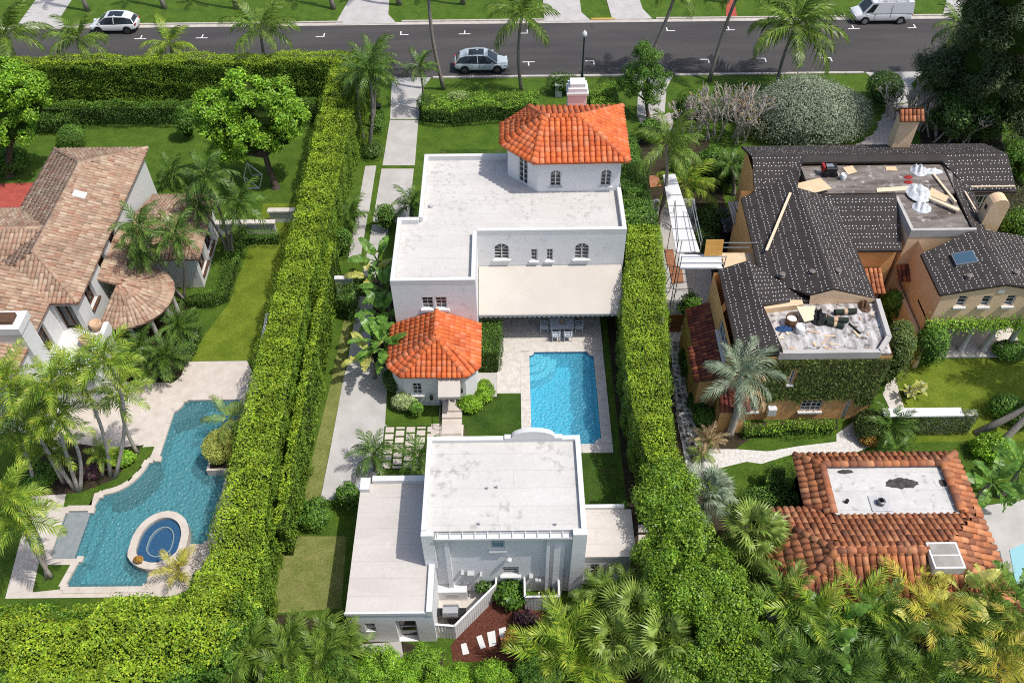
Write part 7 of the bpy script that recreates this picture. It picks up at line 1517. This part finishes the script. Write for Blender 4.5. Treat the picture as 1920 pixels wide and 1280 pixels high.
# big leafy tree bottom right of centre
b = P(1290, 1130); tree('large bright green leafy tree bottom right of centre', b, [(tuple(P(x, y, z)), (r, r, r * .8)) for x, y, z, r in ((1270, 970, 4.6, 1.1), (1300, 1030, 4.6, 1.3), (1260, 1060, 4.4, 1.3), (1330, 1080, 4.4, 1.4), (1290, 1120, 4.2, 1.5), (1370, 1140, 4.0, 1.4), (1240, 1120, 3.8, 1.0), (1330, 1180, 3.8, 1.5), (1400, 1220, 3.4, 1.3), (1300, 1240, 3.2, 1.4), (1370, 1260, 3.0, 1.4), (1250, 920, 4.4, 1.0))], 'ficus', 0.21, 3200, 0.46, 'bark_dark', 0.22, cper=330)
b = P(1225, 960); tree('leafy green tree where the pool hedge ends above the stepping slabs', b, [(tuple(P(x, y, z)), (r, r, r * .8)) for x, y, z, r in ((1245, 900, 4.3, 1.1), (1225, 950, 4.2, 1.0), (1250, 990, 4.2, 1.0), (1230, 1030, 3.9, 0.9), (1275, 930, 4.4, 1.0))], 'ficus', 0.21, 2400, 0.44, 'bark_dark', 0.16, cper=300)
# bottom shrub masses
for i, (px, py, z, r, mt, lab) in enumerate(((695, 1262, 2.5, 1.2, 'bright', 'bright feathery bush at the bottom edge below the garage'), (775, 1255, 2.4, 1.2, 'bright', 'bright feathery bush at the bottom edge left of the stepping slabs'), (850, 1275, 2.2, 1.1, 'bright', 'bright feathery bush at the bottom edge below the stepping slabs'), (930, 1282, 2.2, 1.1, 'bright', 'bright feathery bush at the bottom edge under the croton'), (1000, 1265, 2.4, 1.2, 'mid', 'green bush at the bottom edge beside the golden palm'), (640, 1270, 2.6, 1.3, 'mid', 'green bush at the bottom edge below the dark palms'), (560, 1285, 2.8, 1.4, 'bright', 'bright bush at the bottom edge at the end of the broad hedge'))):
    c = P(px, py, z); b = Vector((c.x, c.y, 0)); tree(lab, b, [((c.x + random.uniform(-.5, .5), c.y + random.uniform(-.4, .4), z * f), (r * .8, r * .8, r * .7)) for f in (1.0, .8, .9)] + [((c.x, c.y, z * .45), (r, r, z * .4))], mt, 0.16, 2600, 0.26, 'bark_dark', 0.08, name='bush', cat='bush', aspect=0.35)
shrub('orange and yellow croton in the red mulch', 962, 1208, (0.6, 0.5), 0.9, 'croton', 0.2, 800, clump=0.2); shrub('strappy green plant clump against the guest house wall between the fences', 957, 1122, (0.75, 0.8), 1.2, 'mid', 0.4, 900, clump=0.3); shrub('dark strappy plant behind the diagonal fence', 915, 1108, (0.5, 0.5), 1.1, 'dark', 0.35, 500, clump=0.25); shrub('dark red shrub on the mulch by the golden palm', 985, 1165, (0.6, 0.5), 0.8, 'purple', 0.25, 500, clump=0.2)
# planting round the white house
shrub('variegated pale green shrub beside the pavilion steps', 752, 770, (0.95, 0.7), 1.1, 'lime', 0.14, 2600, lobes=3); shrub('dark upright shrub against the pavilion wall left of its window', 742, 735, (0.55, 0.6), 2.0, 'dark', 0.16, 1500); shrub('bright shrub curve at the pavilion lawn corner, nearer the steps', 882, 765, (0.7, 0.55), 0.9, 'bright', 0.16, 1600); shrub('bright shrub curve at the pavilion lawn corner, nearer the pool', 908, 742, (0.5, 0.8), 0.9, 'bright', 0.16, 1700); shrub('small dark shrub right of the variegated one', 782, 775, (0.4, 0.4), 1.0, 'mid', 0.15, 700)
shrub('dark shrub at the bottom of the motor court beside the garage', 597, 975, (0.8, 0.9), 1.3, 'mid', 0.2, 2200, clump=0.3); shrub('green shrub squeezed against the garage side wall', 657, 945, (0.6, 0.7), 1.5, 'mid', 0.2, 1500, clump=0.3)
for i, (px, py, r, h, mt, lab) in enumerate(((712, 235, (0.6, 1.6), 1.1, 'mid', 'flowering shrub border along the upper drive'), (700, 290, (0.9, 1.0), 0.9, 'dark', 'dark shrub at the end of the upper drive border'), (800, 215, (0.8, 0.8), 1.6, 'dark', 'dark shrub at the corner of the front hedge and drive'), (1055, 175, (1.4, 0.9), 1.7, 'dark', 'dark shrub behind the utility cabinet'), (727, 430, (0.8, 0.8), 2.2, 'mid', 'leafy shrub at the wall corner beside the drive slabs'), (648, 470, (0.7, 1.0), 1.8, 'mid', 'leafy shrub against the tall hedge beside the garden path'), (655, 430, (0.7, 0.9), 1.5, 'mid', 'small shrub at the left of the narrow slabs'), (1290, 200, (1.0, 1.0), 1.2, 'mid', 'green shrub beside the concrete drive near the bare trees'), (860, 190, (1.0, 0.6), 0.8, 'lime', 'pale flowering gap shrub within the front hedge'))): shrub(lab, px, py, r, h, mt, 0.18, None if mt != 'x' else 1, clump=0.0)
# left lot planting
shrub('round yellow green shrub in the pool planter', 418, 850, (0.95, 0.95), 1.3, 'yellow', 0.14, 3000, base=0.45); shrub('purple leaved shrub under the leaning palms by the pool lawn', 175, 890, (0.7, 0.5), 0.7, 'purple', 0.2, 900); shrub('green shrub at the deck corner under the leaning palms', 225, 868, (0.9, 0.5), 0.8, 'bright', 0.2, 1200); shrub('green shrub bed between palms and pool deck', 70, 900, (1.2, 0.8), 0.9, 'mid', 0.22, 1600); shrub('red flowering plant on the spa rim', 262, 1052, (0.25, 0.2), 0.4, 'croton', 0.14, 300, base=0.45)
shrub('dark leafy hedge round the palms in front of the round roof', 340, 650, (1.2, 2.6), 0.9, 'dark', 0.2, 3600, lobes=4); shrub('dark leafy undergrowth below the pygmy palms', 270, 690, (1.6, 1.0), 0.9, 'dark', 0.25, 2200, lobes=3)
# right lot planting
shrub('dark bush behind the bare pale trees, left', 1305, 222, (1.4, 0.8), 1.6, 'dark', 0.22, 1800); shrub('dark bush behind the bare pale trees, right', 1385, 222, (1.6, 0.8), 1.7, 'dark', 0.22, 2000)
shrub('green bush at the foot of the leaning fence by the flagstone path', 1288, 600, (0.7, 0.9), 2.0, 'mid', 0.2, 1700, clump=0.3); shrub('dark shrub in the shade beside the flagstone path, upper', 1290, 690, (0.6, 1.2), 1.1, 'dark', 0.2, 1800); shrub('dark shrub in the shade beside the flagstone path, lower', 1308, 760, (0.6, 0.9), 1.0, 'dark', 0.2, 1500); shrub('green shrub at the front corner of the ivy wall', 1325, 790, (0.8, 0.6), 0.9, 'mid', 0.2, 1400)
shrub('dark green bush in the courtyard below the tile hood', 1662, 590, (0.6, 0.8), 2.0, 'mid', 0.2, 1600); shrub('low clipped mound in front of the loggia', 1722, 672, (1.0, 0.5), 0.6, 'mid', 0.15, 1500); shrub('green mound at the right end of the loggia', 1890, 668, (1.2, 0.7), 1.0, 'mid', 0.2, 1600); shrub('shadowed ivy mound left of the garden wall', 1625, 810, (1.0, 0.9), 1.3, 'ivy', 0.2, 2400)
shrub('red leaved shrub at the foot of the ivy mound', 1625, 832, (0.5, 0.4), 0.7, 'croton', 0.18, 500); shrub('shrubs behind the leaning palm trunks at the right edge', 1895, 780, (1.4, 1.0), 1.4, 'mid', 0.22, 2400, lobes=3); shrub('leafy shrub in the bed right of the red tile house', 1850, 850, (1.0, 0.8), 1.2, 'bright', 0.22, 2000, clump=0.3)
for i, (px, py, lab) in enumerate(((1703, 722, 'left'), (1722, 716, 'right'))): 
    c = P(px, py + 14, .55); palm('yellow spiky plant in the round grey pot, %s one' % lab, c, c + Vector((0, 0, .05)), 'paddle', mat='banana_y', n=12, scale=.28, name='potted_plant', lo=15)
# alley greenery
for i, (px, py, r, h, mt, lab) in enumerate(((1330, 330, 1.2, 2.4, 'mid', 'leafy bush under the coconut palms in the alley, far'), (1365, 350, 1.1, 2.6, 'dark', 'dark leafy bush against the orange wall'), (1330, 420, 1.0, 1.2, 'dark', 'low dark bush beside the air conditioners'), (1320, 460, 0.9, 1.0, 'dark', 'low dark bush under the scaffold deck'), (1270, 330, 0.8, 1.6, 'mid', 'green bush at the palm foot in the alley'), (1215, 265, 0.9, 1.8, 'mid', 'green bush at the alley head beside the pavers'))): shrub(lab, px, py, r, h, mt, 0.24, 2000, clump=0.35)

# ---------------------------------------------------------------- palms
gp = 'coconut palms along the street'
for (px, py, n, s, dx, lab) in ((10, 62, 16, 1.0, .4, 'coconut palm at the left edge behind the tall street hedge'), (148, 72, 15, .85, .1, 'coconut palm behind the hedge below the white SUV'), (318, 82, 13, .75, 0, 'small yellowish palm behind the hedge, third from the left'), (487, 52, 15, .95, -.2, 'windswept palm behind the hedge, fourth from the left'), (978, 28, 15, 1.0, 0, 'slender coconut palm right of the silver blue SUV'), (1492, 48, 20, 1.35, -.4, 'large coconut palm behind the silvery bush'), (1800, 48, 10, .75, -1.0, 'small coconut palm by the evergreens at the street')):
    c = PY(px, py, 67.0); palm(lab, (c.x + dx, 67.0, 0), c, 'coconut', n=n, scale=s, tr=(.16, .1), group=gp, mat='areca' if px == 318 else None)
for (bx, by, tx_, h, lab) in ((832, 167, -.6, 10.5, 'tall palm with its crown above the picture, left of the silver blue SUV'), (1330, 152, 1.6, 9.5, 'leaning tall palm with its crown above the picture, left of the large coconut palm'), (1196, 150, 2.6, 9.0, 'leaning palm trunk rising behind the narrow tree')):
    b = P(bx, by); palm(lab, b, b + Vector((tx_, 0.3, h)), 'coconut', n=14, tr=(.17, .12), group=gp)
for i, (px, py) in enumerate(((164, 20), (309, 16), (443, 16), (625, 17), (749, 9), (868, 8), (1362, 5))):
    b = P(px, py); palm('street palm trunk on the far verge, number %d from the left' % (i + 1) if False else ['palm trunk on the far verge beside the white SUV', 'palm trunk on the far verge, second from the left', 'palm trunk on the far verge, third from the left', 'palm trunk on the far verge left of the first wide drive', 'thin palm trunk on the far verge right of the first wide drive', 'palm trunk in brown mulch on the far verge', 'palm trunk beside the red path on the far verge'][i], b, b + Vector((random.uniform(-.5, .5), .3, 8.5)), 'coconut', n=7, scale=.6, tr=(.22, .15), group='palms on the far verge')
palm_px('royal palm with dense crown at the corner of the tall hedge', (692, 279), (690, 130), 'deep', n=20, scale=1.05, tr=(.16, .12), shaft=True, lo=-35); palm_px('royal palm standing close behind the one at the hedge corner', (699, 240), (700, 108), 'deep', n=16, scale=.9, tr=(.14, .1), shaft=True, lo=-30); palm_px('royal palm with yellowing lower fronds at the hedge corner', (682, 262), (672, 140), 'deep', n=14, scale=.95, tr=(.14, .1), shaft=True, lo=-35)
palm_px('small slender palm beside the drive at the front hedge', (795, 205), (787, 124), 'deep', n=12, scale=.8, tr=(.1, .07), lo=-25)
g2 = 'palms round the low clay roof wing'
for bpx, cpx, s, lab in (((349, 566), (270, 470), .85, 'leaning palm over the round roof, lower left crown'), ((344, 562), (330, 440), .85, 'palm over the low clay roof, middle crown'), ((352, 568), (262, 425), .8, 'palm over the low clay roof, upper left crown'), ((434, 482), (385, 330), .9, 'palm behind the low clay roof, upper right crown'), ((437, 482), (446, 380), .9, 'palm with curved trunk beside the garden wall'), ((430, 480), (372, 380), .8, 'palm leaning over the right end of the low clay roof'), ((330, 345), (325, 320), .7, 'small palm on the lawn behind the low clay roof')):
    palm_px(lab, bpx, cpx, 'deep', n=16, scale=s, tr=(.1, .075), group=g2, lo=-30, shaft=True)
g3 = 'leaning palms by the freeform pool'
for bpx, cpx, s, lab in (((258, 850), (224, 738), .85, 'leaning palm nearest the pool deck, crown over the terrace'), ((215, 896), (198, 672), .95, 'leaning palm with crown over the balcony'), ((207, 893), (146, 700), .95, 'leaning palm with crown beside the chimney stack'), ((150, 921), (107, 780), 1.0, 'leaning palm in the middle of the pool cluster'), ((142, 918), (44, 768), 1.0, 'leaning palm crown at the left, beside the porch roof'), ((64, 905), (34, 812), .95, 'palm crown at the left edge below the porch roof'), ((97, 1083), (36, 970), .95, 'leaning palm from the small lawn square, right crown'), ((88, 1085), (8, 928), .95, 'leaning palm from the small lawn square, left crown'), ((148, 922), (95, 722), .9, 'leaning palm crown over the white terrace wall'), ((120, 905), (15, 715), .95, 'palm crown at the left edge beside the porch roof top'), ((190, 890), (190, 850), .5, 'small yellow palm in the bed by the pool lawn'), ((130, 905), (90, 840), .8, 'short bushy palm low in the pool cluster')):
    palm_px(lab, bpx, cpx, 'areca', n=14, scale=s * .84, tr=(.11, .075), group=g3, lo=-20, shaft=True, bark='bark_pale')
for px, py, z, s, lab in ((262, 650, 1.6, 1.0, 'pygmy palm under the round roof, upper left'), (312, 668, 1.6, 1.05, 'pygmy palm under the round roof, lower right'), (335, 612, 1.5, .9, 'pygmy palm under the round roof, upper right'), (280, 690, 1.2, .9, 'pygmy palm under the round roof, lowest'), (245, 672, 1.4, .8, 'pygmy palm under the round roof, leftmost')): palm_z(lab, (px, py), z, 'date', n=26, scale=s, mat='deep', tr=(.1, .09), lo=-30, group='pygmy palms')
palm_z('palm drooping from the planter over the freeform pool', (432, 785), 1.7, 'coconut', n=9, scale=.6, mat='fan', dead=2, lo=-20); palm_z('small pale palm on the deck below the spa', (335, 1068), 1.0, 'areca', n=7, scale=.6, mat='gold', lo=0)
# centre lot palms and bananas
for px, py, z, s, lab in ((770, 385, 1.6, .75, 'small palm against the left wall of the white house'), (655, 405, 1.4, .8, 'feathery palm beside the narrow drive slabs'), (700, 852, 1.5, .75, 'dark palm beside the paver grid, left one'), (787, 858, 2.0, .7, 'dark palm between the paver grid and the guest house')): palm_z(lab, (px, py), z, 'deep', n=13, scale=s, lo=-15)
g4 = 'banana plants by the iron gate'
for px, py, z, n, mt, lab in ((708, 490, 2.6, 9, 'banana', 'banana plant beside the wing wall, farthest'), (725, 545, 2.9, 10, 'banana', 'banana plant beside the wing wall, second from the far end'), (718, 590, 2.9, 10, 'banana', 'banana plant next to the pavilion roof, middle'), (705, 640, 2.6, 9, 'banana', 'banana plant next to the pavilion roof, second nearest'), (725, 655, 2.4, 8, 'banana', 'banana plant touching the pavilion roof corner'), (700, 520, 2.0, 5, 'banana_y', 'yellowed banana plant by the iron gate'), (695, 668, 2.0, 5, 'banana_y', 'yellowed banana plant over the motor court')): palm_z(lab, (px, py), z, 'paddle', n=n, mat=mt, scale=.8, tr=(.12, .1), group=g4, name='banana_plant', lo=5, hi=80)
# right side palms
palm_px('windblown coconut palm at the alley, upper crown', (1232, 425), (1250, 268), 'coconut', n=16, scale=.8, tr=(.15, .1), wind=(0.0, .6)); palm_px('windblown coconut palm at the alley, lower crown', (1262, 395), (1283, 345), 'coconut', n=15, scale=.8, mat='areca', wind=(0.0, .6)); palm_px('small palm against the orange wall in the alley', (1375, 365), (1372, 312), 'deep', n=12, scale=.7)
palm_px('silvery palm with stout grey trunk in front of the ivy wall', (1366, 816), (1388, 705), 'bluegreen', n=20, scale=.82, tr=(.24, .17), lo=-30, dead=4, bark='bark_pale')
for bpx, top, lab in (((1830, 812), (8.0, 2.5, 9.5), 'tall leaning grey palm trunk at the right edge, upper one'), ((1862, 846), (8.0, 2.5, 9.0), 'tall leaning grey palm trunk at the right edge, lower one')): b = P(*bpx); palm(lab, b, b + Vector(top), 'coconut', n=14, tr=(.2, .16), bark='bark')
palm_px('spiky pale plant on the path in front of the silvery palm', (1322, 846), (1328, 826), 'date', mat='dead', n=18, scale=.7, name='spiky_plant', lo=-5); palm_z('potted palm at the bend of the white path', (1318, 850), .7, 'date', n=14, scale=.6, mat='fan')
palm_z('green feathery palm beside the ivy garden wall', (1672, 800), 1.3, 'deep', n=16, scale=.7); palm_z('broad leaved banana plant at the right corner of the red tile house', (1860, 905), 2.4, 'paddle', n=12, mat='banana', scale=.8, name='banana_plant'); palm_z('broad leaved banana plant cut by the right edge', (1912, 880), 2.6, 'paddle', n=10, mat='banana', scale=.9, name='banana_plant'); palm_z('palm peeking over the back of the red tile roof', (1680, 845), 2.8, 'deep', n=10, scale=.5)
gf_ = 'fan palms by the red tile house'
for px, py, z, n, s, mt, lab in ((1325, 925, 3.2, 22, .95, 'bluegreen', 'silvery fan palm at the bend of the white path'), (1408, 1000, 3.2, 24, 1.05, 'fan', 'large pale green fan palm left of the red tile roof'), (1440, 1040, 2.8, 16, .9, 'fan', 'fan palm at the corner of the red tile roof'), (1190, 1150, 3.4, 20, .95, 'fan', 'fan palm right of the pump enclosure, upper'), (1245, 1205, 3.4, 22, 1.05, 'fan', 'fan palm below the leafy tree, lower'), (1150, 1200, 3.0, 18, .95, 'fan', 'fan palm between the golden palm and the leafy tree'), (1265, 1150, 3.2, 16, .85, 'fan', 'pale fan palm in front of the leafy tree')): palm_z(lab, (px, py), z, 'fan', n=n, scale=s, mat=mt, tr=(.13, .12), lo=-35, group=gf_)
gd = 'dark palms below the guest house'
for px, py, z, s, lab in ((1118, 1112, 2.4, .62, 'dark feather palm right of the pump enclosure, left one'), (1150, 1122, 2.6, .75, 'dark feather palm below the annex window'), (1185, 1110, 2.6, .72, 'dark feather palm at the annex corner'), (1100, 1150, 2.2, .66, 'dark feather palm beside the pump fence front'), (470, 1225, 2.9, .8, 'dark feather palm at the broad hedge end, left'), (545, 1205, 2.8, .75, 'dark feather palm below the worn lawn'), (612, 1202, 2.7, .72, 'dark feather palm beside the garage front corner'), (540, 1245, 2.8, .85, 'dark feather palm near the bottom edge, left'), (605, 1240, 2.8, .85, 'dark feather palm near the bottom edge, right'), (650, 1212, 2.5, .68, 'dark feather palm in front of the garage window')): palm_z(lab, (px, py), z, 'deep', n=17, scale=s, tr=(.1, .08), lo=-25, group=gd, mat='coconut')
for px, py, z, s, mt, lab in ((1060, 1195, 2.4, .95, 'areca', 'golden green palm beside the red mulch, upper'), (1085, 1245, 2.4, .95, 'areca', 'golden green palm at the bottom edge right of the mulch'), (1020, 1235, 2.2, .85, 'areca', 'golden green palm at the bottom edge near the slabs')): palm_z(lab, (px, py), z, 'areca', n=15, scale=s, mat=mt, lo=-20, group='golden palms at the mulch')
ga_ = 'areca palms along the bottom right'
rnd = random.Random(5); AR = [(1470, 1120), (1520, 1150), (1560, 1165), (1610, 1130), (1650, 1160), (1700, 1120), (1745, 1150), (1800, 1110), (1850, 1130), (1905, 1120), (1490, 1190), (1550, 1215), (1610, 1200), (1670, 1215), (1730, 1200), (1790, 1190), (1850, 1195), (1910, 1190), (1450, 1250), (1520, 1262), (1590, 1260), (1660, 1265), (1730, 1262), (1800, 1255), (1870, 1258)]
rowname = ['row against the roof', 'middle row', 'front row']; rows_ = [AR[:10], AR[10:18], AR[18:]]; ordn = ['first', 'second', 'third', 'fourth', 'fifth', 'sixth', 'seventh', 'eighth', 'ninth', 'tenth']
for ri, row in enumerate(rows_):
    for i, (px, py) in enumerate(row):
        gold = px > 1690 and rnd.random() < .28; kind = 'areca' if rnd.random() < .8 else 'paddle'
        palm_z(('golden ' if gold else '') + 'green palm, %s from the left in the bottom right %s' % (ordn[i], rowname[ri]), (px, py), rnd.uniform(2.3, 3.0) + (0.7 if ri == 0 else 0.2), kind, n=13 if kind == 'areca' else 9, scale=rnd.uniform(.75, .98), mat=('gold' if gold else rnd.choice(['areca', 'coconut', 'deep', 'deep', 'coconut'])) if kind == 'areca' else ('banana_y' if gold else 'banana'), lo=-20, group=ga_)
# ground cover filling the jungle floor
def ground_cover(name, label, poly, h, mat, dens=60, leaf=0.24):
    xs = [p[0] for p in poly]; ys = [p[1] for p in poly]; k = int((max(xs) - min(xs)) * (max(ys) - min(ys)) * dens); p = np.column_stack([rng.uniform(min(xs), max(xs), k), rng.uniform(min(ys), max(ys), k), rng.uniform(.03, h, k)]); ok = [inside((a, b), poly) for a, b in p[:, :2]]; p = p[np.array(ok)]
    p[:, 2] *= 0.6 + 0.4 * np.sin(p[:, 0] * 1.9) * np.sin(p[:, 1] * 2.3); o = link(name, leaf_mesh(name, p, np.tile([0, 0, 1.0], (len(p), 1)), leaf), LEAF[mat]); o['kind'] = 'stuff'; o['label'] = label; o['category'] = 'ground cover'
ground_cover('undergrowth', 'dark green undergrowth below the bottom right palms', [(6.5, 13), (26, 13), (26, 18.2), (12, 18.6), (11.5, 21), (8, 20.5), (6.2, 19)], 1.0, 'dark', 90)
ground_cover('undergrowth', 'dark green undergrowth below the bottom left palms', [(-12.5, 13), (-7.0, 13), (-7.0, 17.5), (-9.2, 18.6), (-12.5, 18)], 1.0, 'dark', 90)
ground_cover('undergrowth', 'dark undergrowth under the evergreens at the right edge', [(31, 44), (45, 44), (45, 66), (36, 66), (33, 52)], 0.9, 'dark', 40)
